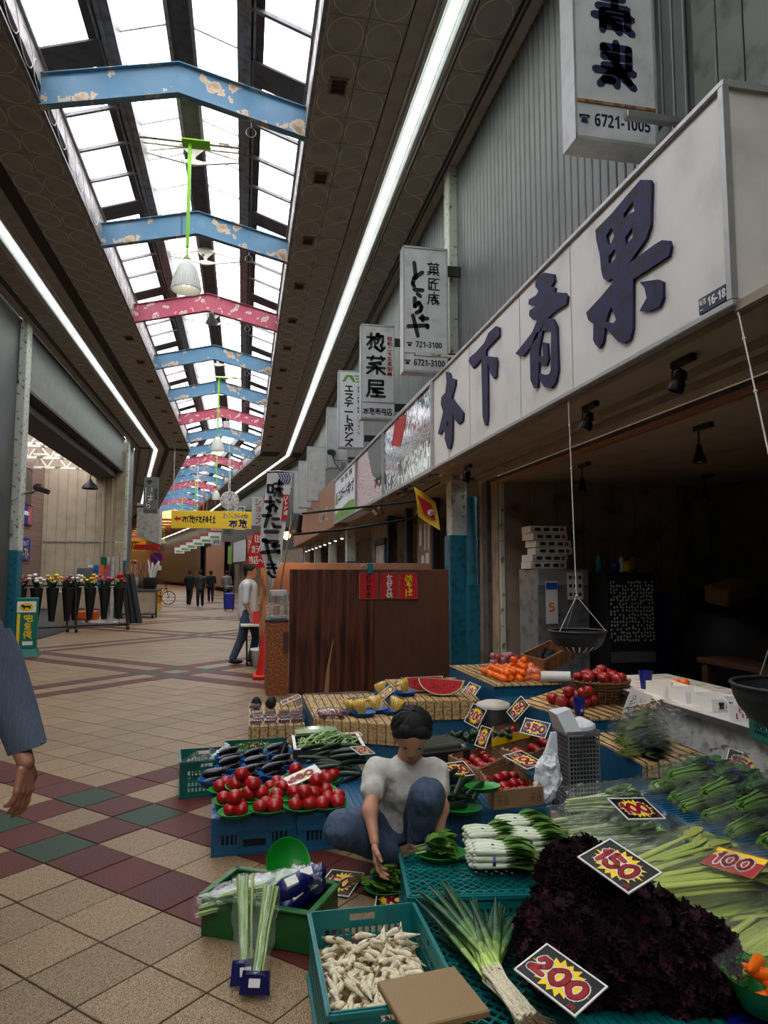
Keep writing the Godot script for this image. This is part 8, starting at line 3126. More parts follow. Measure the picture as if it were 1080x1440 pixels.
func build_front() -> void:
	var b: MB
	crate("teal crate heaped with small white roots, in the foreground", V(0.465, 0, -2.44), 0, 0.4, 0.24, 0.62, M.crate_teal, 1, false)
	rng.seed = 90
	var tv = []
	for q in 3:
		var t = thing("white_root", "small white root in the heaped teal crate", "vegetable", O3, O3, "small white roots in the teal crate")
		b = nb()
		b.tube([V(-0.03, 0, 0), V(-0.025, 0.001, 0), V(-0.008, 0.003, 0), V(0.015, 0.002 - 0.003 * q, 0.002 * q), V(0.035, -0.004 * q, 0.005 * q), V(0.052, -0.006 * q, 0.008 * q)], [0.005, 0.0095, 0.0115 - 0.001 * q, 0.008, 0.0042, 0.001], 8)
		part(t, "root", b, M.turnip)
		b = nb()
		b.tube([V(-0.027, 0, 0), V(-0.042, 0.003, 0.001)], [0.006, 0.003], 6)
		part(t, "tip", b, M.turnip_tip)
		tv.append(t)
	for k in 290:
		var at = V(0.465 + rnd(-0.16, 0.16), 0, -2.42 + rnd(-0.26, 0.24))
		var e = 1.0 - pow(absf(at.x - 0.465) / 0.19, 3.0) * 0.6
		at.y = 0.115 + 0.065 * e * (k / 290.0) + rnd(0, 0.02)
		var bs = Basis.from_euler(V(rnd(-0.5, 0.5), rnd(0, TAU), rnd(-0.5, 0.6))).scaled_local(Vector3.ONE * rnd(0.8, 1.2))
		if k < 3:
			tv[k].position = at
			tv[k].basis = bs
		else:
			again(tv[k % 3], "small white root in the heaped teal crate", at, bs)
	b = nb()
	b.box(V(0, 0.08, 0), V(0.36, 0.07, 0.57))
	lone("crate_liner", "pale packing under the white roots in the teal crate", "packing", b, M.turnip_tip, V(0.465, 0, -2.44))
	b = nb()
	b.box(O3, V(0.26, 0.022, 0.24), Basis.IDENTITY, 0.004)
	lone("wooden_board", "tan wooden board lying across the teal crate's near corner", "board", b, M.ply_board, V(0.565, 0.256, -2.11), rot(0, 8, 0))
	lattice_crate("upturned teal latticed crate carrying the white-stemmed cabbages", V(1.0, 0, -3.07), -8, 0.58, 0.2, 0.44, M.crate_teal, "upturned teal crates")
	lattice_crate("upturned teal latticed crate under the leeks", V(0.94, 0, -2.38), -6, 0.52, 0.15, 0.74, M.crate_teal, "upturned teal crates")
	var lk = thing("leek_bundle", "fanned bundle of long green leeks tied with an orange band", "leeks", V(0.88, 0.16, -2.2))
	var root = V(0.85, 0.18, -2.077) - lk.position
	var neck = V(0.807, 0.21, -2.27) - lk.position
	var tips = [V(0.672, 0.2, -2.818), V(0.717, 0.24, -2.855), V(0.819, 0.26, -2.879), V(0.848, 0.22, -2.799), V(0.847, 0.26, -2.658), V(0.951, 0.25, -2.672), V(0.992, 0.22, -2.721), V(1.042, 0.2, -2.627), V(0.709, 0.17, -2.714), V(1.123, 0.2, -2.74)]
	b = nb()
	b.tint = true
	var wh = MB.new()
	var rt = MB.new()
	for k in 60:
		var tip: Vector3 = (tips[k % 10] as Vector3).lerp(tips[(k + 1) % 10], rnd(0, 1)) - lk.position + V(rnd(-0.02, 0.02), rnd(-0.04, 0.03), rnd(-0.02, 0.04))
		var r0 = root + V(rnd(-0.03, 0.03), rnd(-0.01, 0.025), rnd(-0.03, 0.02))
		var nk = neck + V(rnd(-0.03, 0.03), rnd(-0.015, 0.035), rnd(-0.02, 0.02))
		wh.tube([r0, r0.lerp(nk, 0.5), nk], [0.009, 0.0075, 0.0068], 7)
		var mid = nk.lerp(tip, 0.45) + V(0, 0.03 + rnd(0, 0.02), 0)
		var pts = []
		var rad = []
		for j in 8:
			var u = j / 7.0
			pts.append(nk.lerp(mid, u).lerp(mid.lerp(tip, u), u))
			rad.append(lerpf(0.0068, 0.0016, u * u) + 0.009 * sin(u * PI))
		for j in 7:
			var u = j / 7.0
			var c = Color(0.62, 0.72, 0.34).lerp(Color(0.14, 0.27, 0.15), clampf(u * 2.8 - 0.1, 0, 1)) * rnd(0.9, 1.15)
			b.col = lin(c)
			b.tube([pts[j], pts[j + 1]], [rad[j], rad[j + 1]], 6, false, 0.55)
		for j in 5:
			rt.tube([r0, r0 + V(rnd(-0.02, 0.06), rnd(-0.03, 0.0), rnd(0.0, 0.07)), r0 + V(rnd(-0.02, 0.08), -0.02, rnd(0.03, 0.1))], 0.0011, 3, false)
	part(lk, "leaves", b, M.veg)
	part(lk, "white_shafts", wh, M.turnip)
	part(lk, "roots", rt, M.root, "stuff")
	b = nb()
	var ring = []
	var ax = (neck - root).normalized()
	var s1 = ax.cross(Vector3.UP).normalized()
	var s2 = s1.cross(ax)
	for j in 17:
		ring.append(neck + V(0, 0.008, 0) - ax * 0.02 + s1 * cos(TAU * j / 16) * 0.034 + s2 * sin(TAU * j / 16) * 0.028)
	b.tube(ring, 0.0025, 5, false)
	part(lk, "rubber_band", b, M.band_red)
	rng.seed = 21
	var pc = thing("pak_choi_bundle", "", "cabbage", O3, O3, "white-stemmed cabbage bundles")
	var sm = MB.new()
	sm.tint = true
	var lv = MB.new()
	lv.tint = true
	for k in 12:
		var z = -0.055 + 0.11 * (k % 4) / 3.0
		var y = 0.018 + 0.028 * float(k / 4)
		sm.col = lin(Color(0.85, 0.88, 0.76) * rnd(0.93, 1.03))
		sm.tube([V(-0.125, y, z * 0.9), V(-0.11, y, z), V(-0.06, y + 0.002, z), V(0.0, y, z * 0.95), V(0.05, y + 0.004, z)], [0.006, 0.015, 0.016, 0.011, 0.006], 8)
		for j in 2:
			var gq = rnd(0.75, 1.2)
			lv.col = lin(Color(0.40 * gq, 0.58 * gq, 0.20 * gq))
			blade_leaf(lv, V(0.01, y + 0.004, z), V(1, rnd(-0.05, 0.3), rnd(-0.35, 0.35)).normalized(), V(0, 1, rnd(-0.4, 0.4)).normalized(), rnd(0.12, 0.17), 0.032, 0.25, 6, 0.35)
	part(pc, "stems", sm, M.veg)
	part(pc, "leaves", lv, M.leaf)
	band(pc, -0.04, 0.045, 0.078, M.band_blue)
	var ps = [V(1.18, 0.22, -3.305), V(1.128, 0.22, -3.018), V(1.372, 0.22, -3.231), V(1.127, 0.22, -3.111), V(1.387, 0.22, -3.414)]
	for k in 5:
		var at: Vector3 = ps[k]
		at.y = 0.205 + (0.03 if k == 1 else 0.0)
		var lb: String = "purple-banded bundle of white-stemmed cabbage, %s" % ["left at the back", "nearest the leeks", "right, touching the purple heap", "left in the middle", "farthest right"][k]
		if k == 0:
			pc.position = at
			pc.rotation = rot(0, 0)
			pc.set_meta("label", lb)
		else:
			dup(pc, lb, at, rot(0, [0, -14, -4, -8, 4][k]))
	for k in 2:
		var at = [V(0.699, 0.06, -3.394), V(0.919, 0.21, -3.228)][k] as Vector3
		at.y = [0.0, 0.2][k]
		tray(["green tray under the leafy bunch the person is setting down", "green tray under the leafy bunch beside the cabbages"][k], at, M.tray_green, 0.11, 0.75, 0, "green trays under leafy bunches")
		var t = greens(["leafy green bunch with brown roots under the person's hand", "leafy green bunch with brown roots beside the cabbages"][k], 0.26, 0.1, 30, Color(0.5, 0.64, 0.22), Color(0.36, 0.55, 0.15), 0.45, 2.2, false, 40 + k, "leafy bunches on trays")
		t.position = at + V(0, 0.03, 0)
		t.rotation = rot(0, [-24, -8][k], 6)
		b = nb()
		for j in 40:
			b.tube([V(-0.11, 0.035, rnd(-0.02, 0.02)), V(-0.15, 0.035 + rnd(-0.02, 0.02), rnd(-0.035, 0.035)), V(-0.19, 0.02 + rnd(-0.015, 0.02), rnd(-0.04, 0.04))], 0.0012, 3, false)
		part(t, "roots", b, M.root, "stuff")
		band(t, -0.07, 0.035, 0.04, M.band_blue)
	price_card("50", "black 50 card lying on the floor tiles beside the navy packs", Transform3D(Basis(V(0.901, 0.0, 0.433), V(0.433, 0.0, -0.901), V(0.0, 1.0, 0.0)), V(0.485, 0.012, -3.516)), 0.173, 0.265)
	price_card("10", "red and black card lying behind the teal root crate", Transform3D(Basis(V(0.97, 0.0, 0.244), V(0.244, 0.0, -0.97), V(0.0, 1.0, 0.0)), V(0.708, 0.012, -3.285)), 0.176, 0.172)
	var tb = Basis.from_euler(rot(0, -30))
	var gb = thing("basket", "dark green plastic basket full of bagged stalks on the floor tiles", "basket", V(0.14, 0, -3.16), rot(0, -30))
	b = nb()
	for q in [[0.0, 0.14, 0.5, 0.012], [0.0, -0.14, 0.5, 0.012], [-0.245, 0.0, 0.012, 0.28], [0.245, 0.0, 0.012, 0.28]]:
		b.box(V(q[0], 0.08, q[1]), V(q[2], 0.16, q[3]), Basis.IDENTITY, 0.004)
		b.box(V(q[0] * 1.02, 0.158, q[1] * 1.03), V(q[2] + 0.02, 0.014, q[3] + 0.02), Basis.IDENTITY, 0.004)
	b.box(V(0, 0.008, 0), V(0.49, 0.014, 0.28))
	part(gb, "basket", b, M.box_green)
	var bo = thing("bowl", "green plastic bowl tipped up behind the bagged stalks", "bowl", gb.position + V(0.06, 0.2, -0.14), rot(62, 10, -10))
	b = nb()
	b.lathe([W(0, 0), W(0.06, 0.003), W(0.1, 0.055), W(0.106, 0.06), W(0.098, 0.055), W(0.055, 0.01), W(0, 0.01)], 24)
	part(bo, "bowl", b, M.bowl_green)
	var bs2 = greens("", 0.36, 0.09, 16, Color(0.62, 0.72, 0.42), Color(0.4, 0.56, 0.24), 0.8, 0.6, true, 9, "bagged stalks in the green basket")
	for k in 4:
		var lb: String = "bagged pale green stalks in the dark green basket, %s" % ["left end", "second from the left", "at the back", "on top"][k]
		var at = gb.position + tb * V(-0.12 + 0.05 * k, 0.1 + 0.05 * float(k / 2), 0.06 - 0.06 * (k % 2))
		if k == 0:
			bs2.position = at
			bs2.rotation = rot(0, 20, 0)
			bs2.set_meta("label", lb)
		else:
			dup(bs2, lb, at, rot(0, 20 - k * 9, 4))
	for k in 4:
		b = nb()
		b.ball(V(0, 0.04, 0), V(0.085, 0.05, 0.05), 12, 8, Basis.IDENTITY, 0.1, k * 1.1)
		var np = lone("navy_pack", "navy blue foil pack in the green basket, %s" % ["front right", "behind the front one", "upper right", "by the basket's right corner"][k], "packet", b, M.navy_pack, gb.position + tb * V(0.13 + 0.03 * (k % 2), 0.12 + 0.05 * float(k / 2), 0.05 - 0.1 * (k % 2)), rot(10, 40 - 12 * k, 15), "navy packs in the green basket")
		b = nb()
		b.box(V(0, 0.082, 0.02), V(0.05, 0.012, 0.04), Basis.from_euler(V(0.3, 0, 0)))
		part(np, "white_label", b, M.paper)
	for k in 2:
		var a = [V(0.021, 0.27, -3.014), V(0.125, 0.27, -2.902)][k] as Vector3
		var e = [V(0.033, 0.015, -2.732), V(0.065, 0.015, -2.66)][k] as Vector3
		var t = thing("stalk_bag", ["clear bag of stalks with a navy end, left of two leaning on the basket", "clear bag of stalks with a navy end, right of two leaning on the basket"][k], "vegetable", a)
		var d = e - a
		var sd = d.cross(Vector3.UP).normalized()
		var nn = sd.cross(d).normalized()
		b = nb()
		b.tint = true
		for j in 13:
			var o = sd * rnd(-0.028, 0.028) + nn * rnd(0.0, 0.03)
			b.col = lin(Color(0.34, 0.5, 0.16).lerp(Color(0.66, 0.74, 0.42), rnd(0, 1)))
			b.tube([o * 1.4, d * 0.4 + o + nn * 0.015, d * rnd(0.8, 0.95) + o * 0.8], 0.005, 6)
		part(t, "stalks", b, M.veg)
		b = nb()
		var rw = []
		for i in 9:
			var row = []
			for j in 12:
				var rr = 0.046 * (1.0 + 0.15 * sin(i * 2.1 + j * 1.7))
				row.append(d * i / 8.0 * 0.86 + nn * (0.02 + sin(TAU * j / 12) * rr * 0.7) + sd * cos(TAU * j / 12) * rr)
			rw.append(row)
		b.grid(rw, true)
		part(t, "film_bag", b, M.film)
		b = nb()
		var o2 = d * 0.82
		b.hexa([o2 - sd * 0.046 - nn * 0.005, o2 + sd * 0.046 - nn * 0.005, d + sd * 0.055 - nn * 0.002, d - sd * 0.055 - nn * 0.002, o2 - sd * 0.046 + nn * 0.045, o2 + sd * 0.046 + nn * 0.045, d + sd * 0.055 + nn * 0.008, d - sd * 0.055 + nn * 0.008])
		part(t, "navy_end", b, M.navy_pack)
		b = nb()
		var f = o2.lerp(d, 0.55) + nn * 0.031
		b.hexa([f - sd * 0.02 - d * 0.03, f + sd * 0.02 - d * 0.03, f + sd * 0.02 + d * 0.04, f - sd * 0.02 + d * 0.04, f - sd * 0.02 - d * 0.03 + nn * 0.012, f + sd * 0.02 - d * 0.03 + nn * 0.012, f + sd * 0.02 + d * 0.04 + nn * 0.003, f - sd * 0.02 + d * 0.04 + nn * 0.003])
		part(t, "barcode_label", b, M.paper)

#- people: tapered capsules joined smoothly and meshed as surface nets
func nets(mb: MB, bones: Array, cell: float, k: float, wr := 0.0) -> void:
	var lo: Vector3 = bones[0][0]
	var hi: Vector3 = lo
	for q in bones:
		for e in 2:
			var r = Vector3.ONE * (q[2 + e] + cell * 3.0)
			lo = lo.min(q[e] - r)
			hi = hi.max(q[e] + r)
	var nx = int((hi.x - lo.x) / cell) + 2
	var ny = int((hi.y - lo.y) / cell) + 2
	var nz = int((hi.z - lo.z) / cell) + 2
	var f = PackedFloat32Array()
	f.resize(nx * ny * nz)
	f.fill(cell * 4.0)
	for q in bones:
		var a: Vector3 = q[0]
		var b: Vector3 = q[1]
		var ra: float = q[2]
		var rb: float = q[3]
		var ab = b - a
		var l2 = maxf(ab.length_squared(), 1e-9)
		var m = Vector3.ONE * (maxf(ra, rb) + k + cell * 2.0)
		var p0 = ((a.min(b) - m - lo) / cell).floor()
		var p1 = ((a.max(b) + m - lo) / cell).ceil()
		for z in range(maxi(0, int(p0.z)), mini(nz, int(p1.z) + 1)):
			for y in range(maxi(0, int(p0.y)), mini(ny, int(p1.y) + 1)):
				for x in range(maxi(0, int(p0.x)), mini(nx, int(p1.x) + 1)):
					var p = lo + V(x, y, z) * cell - a
					var t = clampf(p.dot(ab) / l2, 0.0, 1.0)
					var d = (p - ab * t).length() - lerpf(ra, rb, t)
					var i = x + nx * (y + ny * z)
					var h = maxf(k - absf(f[i] - d), 0.0) / k
					f[i] = minf(f[i], d) - h * h * k * 0.25
	if wr > 0.0:
		var no = FastNoiseLite.new()
		no.frequency = 7.0
		for i in f.size():
			if absf(f[i]) < cell * 2.5:
				var p = lo + V(i % nx, i / nx % ny, i / (nx * ny)) * cell
				f[i] += (absf(no.get_noise_3d(p.x, p.y * 0.6, p.z)) - 0.2) * wr
	var at = {}
	var off = [0, 1, nx, nx + 1, nx * ny, nx * ny + 1, nx * ny + nx, nx * ny + nx + 1]
	var edges = [[0, 1], [2, 3], [4, 5], [6, 7], [0, 2], [1, 3], [4, 6], [5, 7], [0, 4], [1, 5], [2, 6], [3, 7]]
	for z in nz - 1:
		for y in ny - 1:
			for x in nx - 1:
				var i = x + nx * (y + ny * z)
				var s = int(f[i] < 0.0) + int(f[i + 1] < 0.0) + int(f[i + off[2]] < 0.0) + int(f[i + off[3]] < 0.0) + int(f[i + off[4]] < 0.0) + int(f[i + off[5]] < 0.0) + int(f[i + off[6]] < 0.0) + int(f[i + off[7]] < 0.0)
				if s == 0 or s == 8:
					continue
				var c = O3
				var n = 0
				for e in edges:
					var u: float = f[i + off[e[0]]]
					var v: float = f[i + off[e[1]]]
					if (u < 0.0) != (v < 0.0):
						var t = u / (u - v)
						c += V(e[0] & 1, e[0] >> 1 & 1, e[0] >> 2).lerp(V(e[1] & 1, e[1] >> 1 & 1, e[1] >> 2), t)
						n += 1
				var g = V(f[i + 1] - f[i] + f[i + off[7]] - f[i + off[6]], f[i + off[2]] - f[i] + f[i + off[7]] - f[i + off[5]], f[i + off[4]] - f[i] + f[i + off[7]] - f[i + off[3]])
				at[i] = mb.vert(lo + (V(x, y, z) + c / n) * cell, g.normalized())
	for i in at:
		for ax in 3:
			var o: int = [1, nx, nx * ny][ax]
			var u: int = [nx, nx * ny, 1][ax]
			var w: int = [nx * ny, 1, nx][ax]
			if (f[i] < 0.0) != (f[i + o] < 0.0) and at.has(i - u) and at.has(i - w) and at.has(i - u - w):
				mb.face(at[i], at[i - u], at[i - u - w])
				mb.face(at[i], at[i - u - w], at[i - w])
func hand(w: Vector3, dir: Vector3, nrm: Vector3, sd: float, curl: float, s := 1.0) -> Array:
	var x = dir.cross(nrm).normalized() * sd
	var out = []
	for k in 4:
		var o = x * (0.028 - 0.019 * k) * s
		var p = w + dir * 0.02 * s + o * 0.6
		var q = w + dir * (0.092 - 0.004 * absf(k - 1.3)) * s + o
		out.append([p, q, 0.015 * s, 0.0115 * s])
		var a = curl * (0.5 + 0.12 * k)
		var len_: float = [0.042, 0.047, 0.043, 0.033][k] * s
		var d = dir
		for j in 3:
			d = d.rotated(dir.cross(nrm).normalized(), a).normalized()
			var e = q + d * len_ * [1.0, 0.66, 0.5][j]
			out.append([q, e, (0.0098 - j * 0.001) * s, (0.009 - j * 0.0012) * s])
			q = e
	var t0 = w + dir * 0.025 * s + x * 0.022 * s
	var t1 = t0 + (dir * 0.6 + x * 0.7 + nrm * 0.35).normalized() * 0.045 * s
	var t2 = t1 + (dir * 0.9 + x * 0.2 + nrm * 0.45).normalized() * 0.034 * s
	out.append([t0, t1, 0.016 * s, 0.0115 * s])
	out.append([t1, t2, 0.0112 * s, 0.0088 * s])
	return out
func head(c: Vector3, fw: Vector3, up: Vector3) -> Array:
	var x = up.cross(fw).normalized()
	return [[c + up * 0.035 - fw * 0.02, c + up * 0.03 + fw * 0.02, 0.082, 0.078], [c - up * 0.02 + fw * 0.03, c - up * 0.075 + fw * 0.055, 0.062, 0.036], [c + fw * 0.092 + up * 0.005, c + fw * 0.108 - up * 0.025, 0.009, 0.013],
		[c + x * 0.08 + up * 0.005 - fw * 0.005, c + x * 0.08 - up * 0.03, 0.014, 0.01], [c - x * 0.08 + up * 0.005 - fw * 0.005, c - x * 0.08 - up * 0.03, 0.014, 0.01], [c + fw * 0.07 - up * 0.055, c + fw * 0.082 - up * 0.056, 0.02, 0.012]]

func face_parts(t: Node3D, c: Vector3, fw: Vector3, up: Vector3, hair_len := 0.0) -> void:
	var x = up.cross(fw).normalized()
	var b = nb()
	var h = [[c + up * 0.05 - fw * 0.03, c + up * 0.05 + fw * 0.01, 0.086, 0.078], [c + up * 0.01 - fw * 0.055, c - up * 0.05 - fw * 0.06, 0.07, 0.052]]
	for s in [-1.0, 1.0]:
		h.append([c + up * 0.08 + x * s * 0.04 + fw * 0.05, c + up * 0.03 + x * s * 0.078 + fw * 0.02, 0.03, 0.024])
	if hair_len > 0:
		h.append([c + up * 0.04 - fw * 0.1, c - up * hair_len - fw * 0.14, 0.04, 0.02])
	nets(b, h, 0.01, 0.025)
	for k in 150:
		var az = rnd(-PI, PI)
		var far = rnd(1.2, 1.5) if absf(az) < 0.75 else rnd(1.8, 2.3) + hair_len * 4.0
		var p = []
		var lift = rnd(0.0, 0.013)
		for j in 5:
			var th = 0.1 + far * j / 4.0
			p.append(c + up * 0.048 - fw * 0.02 + (up * cos(th) + (fw * cos(az) + x * sin(az)) * sin(th)) * (0.089 + lift * (0.3 + 0.25 * j)))
		b.tube(p, [0.004, 0.008, 0.009, 0.007, 0.001], 5, false)
	part(t, "hair", b, M.hair)
	for s in [-1.0, 1.0]:
		b = nb()
		b.ball(c + fw * 0.088 + x * s * 0.032 + up * 0.004, V(0.012, 0.007, 0.008), 8, 6)
		var e = part(t, "eye", b, M.ink)
	b = nb()
	b.ball(c + fw * 0.094 - up * 0.055, V(0.02, 0.006, 0.008), 8, 6)
	part(t, "mouth", b, M.petal_red)

func build_people() -> void:
	var hd = V(0.838, 0.696, -3.5)
	var nk = V(0.854, 0.559, -3.6)
	var sl = V(0.679, 0.503, -3.58)
	var sr = V(0.975, 0.492, -3.56)
	var ch = V(0.843, 0.434, -3.62)
	var wa = V(0.816, 0.268, -3.7)
	var hl = V(0.714, 0.186, -3.72)
	var hr = V(0.923, 0.189, -3.7)
	var kl = V(0.484, 0.294, -3.42)
	var kr = V(0.879, 0.445, -3.34)
	var al = V(0.739, 0.116, -3.55)
	var ar = V(0.866, 0.097, -3.52)
	var el = V(0.614, 0.37, -3.42)
	var wl = V(0.62, 0.261, -3.32)
	var er = V(0.971, 0.361, -3.42)
	var wr = V(0.943, 0.263, -3.36)
	var fw = V(-0.12, -0.55, 0.83).normalized()
	var up = (V(0, 0.85, 0.45) - fw * fw.dot(V(0, 0.85, 0.45))).normalized()
	var t = thing("person", "crouching person in a white T-shirt and jeans reaching down to a leafy bunch", "person", O3)
	var b = nb()
	var bones = head(hd, fw, up)
	bones.append_array([[hd - up * 0.05 - fw * 0.03, nk, 0.05, 0.052], [nk, ch, 0.06, 0.11], [sl, sr, 0.045, 0.045], [ch, wa, 0.11, 0.1], [wa, hl, 0.1, 0.1], [wa, hr, 0.1, 0.1], [sl, el, 0.043, 0.035], [el, wl, 0.034, 0.023], [sr, er, 0.043, 0.035], [er, wr, 0.034, 0.023], [hl, kl, 0.085, 0.058], [hr, kr, 0.085, 0.058], [kl, al, 0.052, 0.035], [kr, ar, 0.052, 0.035]])
	nets(b, bones, 0.0125, 0.03)
	var dl = (V(0.02, -0.95, 0.25)).normalized()
	nets(b, hand(wl, dl, V(0.9, 0.05, 0.2).normalized(), 1.0, 0.55, 0.92), 0.0042, 0.008)
	nets(b, hand(wr, (V(-0.1, -0.9, 0.3)).normalized(), V(-0.9, 0, 0.2).normalized(), -1.0, 0.5, 0.92), 0.0042, 0.008)
	part(t, "body", b, M.skin)
	face_parts(t, hd, fw, up, 0.05)
	b = nb()
	nets(b, [[sl, sr, 0.056, 0.056], [nk.lerp(ch, 0.35), ch, 0.072, 0.125], [ch, wa, 0.128, 0.118], [wa, wa.lerp((hl + hr) / 2.0, 0.7), 0.12, 0.118], [sl, sl.lerp(el, 0.48), 0.06, 0.062], [sr, sr.lerp(er, 0.45), 0.06, 0.06], [sl, ch, 0.06, 0.1], [sr, ch, 0.06, 0.1]], 0.011, 0.035, 0.028)
	part(t, "t_shirt", b, M.tee)
	b = nb()
	nets(b, [[hl.lerp(hr, 0.3), hl, 0.122, 0.112], [hr.lerp(hl, 0.3), hr, 0.122, 0.112], [hl, kl, 0.108, 0.082], [hr, kr, 0.106, 0.08], [kl, al, 0.08, 0.058], [kr, ar.lerp(kr, 0.1), 0.078, 0.056]], 0.011, 0.03, 0.024)
	part(t, "jeans", b, M.denim)
	for a in [al, ar]:
		b = nb()
		var g = V(a.x, 0.035, a.z)
		nets(b, [[a.lerp(g, 0.5), g + V(0, 0.005, -0.03), 0.042, 0.036], [g, g + V(-0.03, -0.005, 0.13), 0.038, 0.03]], 0.012, 0.02)
		part(t, "shoe", b, M.shoe)
	t = thing("person", "passer-by in a loose blue-grey robe, only sleeve and hand in view at the left edge", "person", O3)
	var s1 = V(-0.896, 1.227, -2.75)
	var e1 = V(-0.808, 1.022, -2.72)
	var w1 = V(-0.707, 0.867, -2.62)
	var cx = V(s1.x - 0.2, 0, s1.z - 0.02)
	hd = cx + V(0, 1.54, 0.02)
	fw = V(0.05, 0, 1).normalized()
	b = nb()
	bones = head(hd, fw, Vector3.UP)
	bones.append_array([[hd - V(0, 0.06, 0.03), cx + V(0, 1.34, 0), 0.055, 0.06], [cx + V(0.16, 1.3, 0), cx + V(-0.17, 1.3, 0), 0.06, 0.06], [cx + V(0, 1.25, 0), cx + V(0, 0.9, 0), 0.14, 0.13], [cx + V(0.08, 0.88, 0), cx + V(0.1, 0.45, 0.06), 0.09, 0.06], [cx + V(0.1, 0.45, 0.06), cx + V(0.1, 0.08, -0.02), 0.055, 0.04], [cx + V(-0.08, 0.88, 0), cx + V(-0.1, 0.45, -0.06), 0.09, 0.06], [cx + V(-0.1, 0.45, -0.06), cx + V(-0.1, 0.08, -0.2), 0.055, 0.04], [s1, e1, 0.05, 0.042], [e1, w1, 0.04, 0.029], [cx + V(-0.2, 1.28, 0), cx + V(-0.26, 0.75, -0.05), 0.05, 0.035]])
	nets(b, bones, 0.014, 0.03)
	nets(b, hand(w1, V(0.0, -0.97, 0.12).normalized(), V(-0.85, -0.05, -0.5).normalized(), 1.0, 0.5), 0.0042, 0.008)
	part(t, "body", b, M.skin_tan)
	face_parts(t, hd, fw, Vector3.UP)
	b = nb()
	nets(b, [[cx + V(0.15, 1.3, 0), cx + V(-0.17, 1.3, 0), 0.085, 0.085], [cx + V(0, 1.24, 0), cx + V(0, 0.98, 0), 0.165, 0.165], [cx + V(-0.2, 1.28, 0), cx + V(-0.25, 0.88, -0.04), 0.075, 0.07], [cx + V(0.15, 1.3, 0), s1, 0.085, 0.08]], 0.012, 0.04, 0.02)
	part(t, "robe", b, M.linen_blue)
	b = nb()
	var cs = [V(-0.903, 1.277, -2.75), V(-0.858, 1.192, -2.74), V(-0.816, 1.108, -2.72), V(-0.774, 1.024, -2.7), V(-0.738, 0.956, -2.67), V(-0.71, 0.907, -2.65), V(-0.712, 0.912, -2.65), V(-0.738, 0.956, -2.67)]
	var rows = []
	for i in 8:
		var row = []
		for j in 20:
			var a = TAU * j / 20.0
			var r: float = [0.09, 0.085, 0.077, 0.07, 0.064, 0.06, 0.055, 0.05][i] * (1.0 + 0.05 * sin(a * 3.0 + i))
			row.append(cs[i] + V(cos(a) * r, cos(a) * r * 0.35 + sin(i * 2.0 + a * 2.0) * 0.004, sin(a) * r * 0.8))
		rows.append(row)
	b.grid(rows, true)
	part(t, "sleeve", b, M.linen_blue)
	b = nb()
	rows = []
	for i in 9:
		var row = []
		for j in 24:
			var a = TAU * j / 24.0
			var r = 0.16 + 0.011 * i
			row.append(cx + V(cos(a) * r * (1.0 + 0.04 * sin(a * 5.0)), 1.05 - 0.09 * i, sin(a) * r * 0.85 * (1.0 + 0.05 * sin(a * 7.0))))
		rows.append(row)
	b.grid(rows, true)
	part(t, "skirt", b, M.linen_blue)
	for k in 2:
		b = nb()
		b.ball(cx + V(0.1 - 0.2 * k, 0.035, 0.04 - 0.2 * k), V(0.05, 0.035, 0.13), 10, 6)
		part(t, "sandal", b, M.sandal)
	walker("standing man in a loose white shirt and jeans beside the takoyaki stall", V(0.09, 0, -12.25), 80, M.cloth_white, M.denim, 1.0)
	var say = ["dark-dressed walker far back on the left", "dark-dressed walker in the middle distance, seen from behind", "dark-dressed walker right of the middle one", "walker in grey beside the wheeled suitcase"]
	var at = [V(-2.603, 0.0, -36.248), V(-1.945, 0.0, -33.781), V(-1.73, 0.0, -39.751), V(-0.846, 0.0, -37.645)]
	for k in 4:
		walker(say[k], at[k], 170 + k * 8, [M.cloth_black, M.dark_grey, M.cloth_black, M.rail_grey][k], M.cloth_black, [1.0, -1.0, 1.0, -1.0][k])
	t = thing("suitcase", "dark blue wheeled suitcase in the middle distance", "suitcase", V(-0.546, 0.0, -29.642))
	b = nb()
	b.box(V(0, 0.4, 0), V(0.42, 0.66, 0.28), Basis.IDENTITY, 0.04)
	part(t, "shell", b, M.sign_blue)
	b = nb()
	for s in [-0.15, 0.15]:
		b.tube([V(s, 0.72, -0.1), V(s, 1.0, -0.1)], 0.012, 6)
	b.tube([V(-0.15, 1.0, -0.1), V(0.15, 1.0, -0.1)], 0.015, 6)
	part(t, "handle", b, M.steel)
	for s in [-0.15, 0.15]:
		b = nb()
		b.tube([V(s - 0.02, 0.035, 0), V(s + 0.02, 0.035, 0)], 0.034, 10)
		part(t, "wheel", b, M.black)

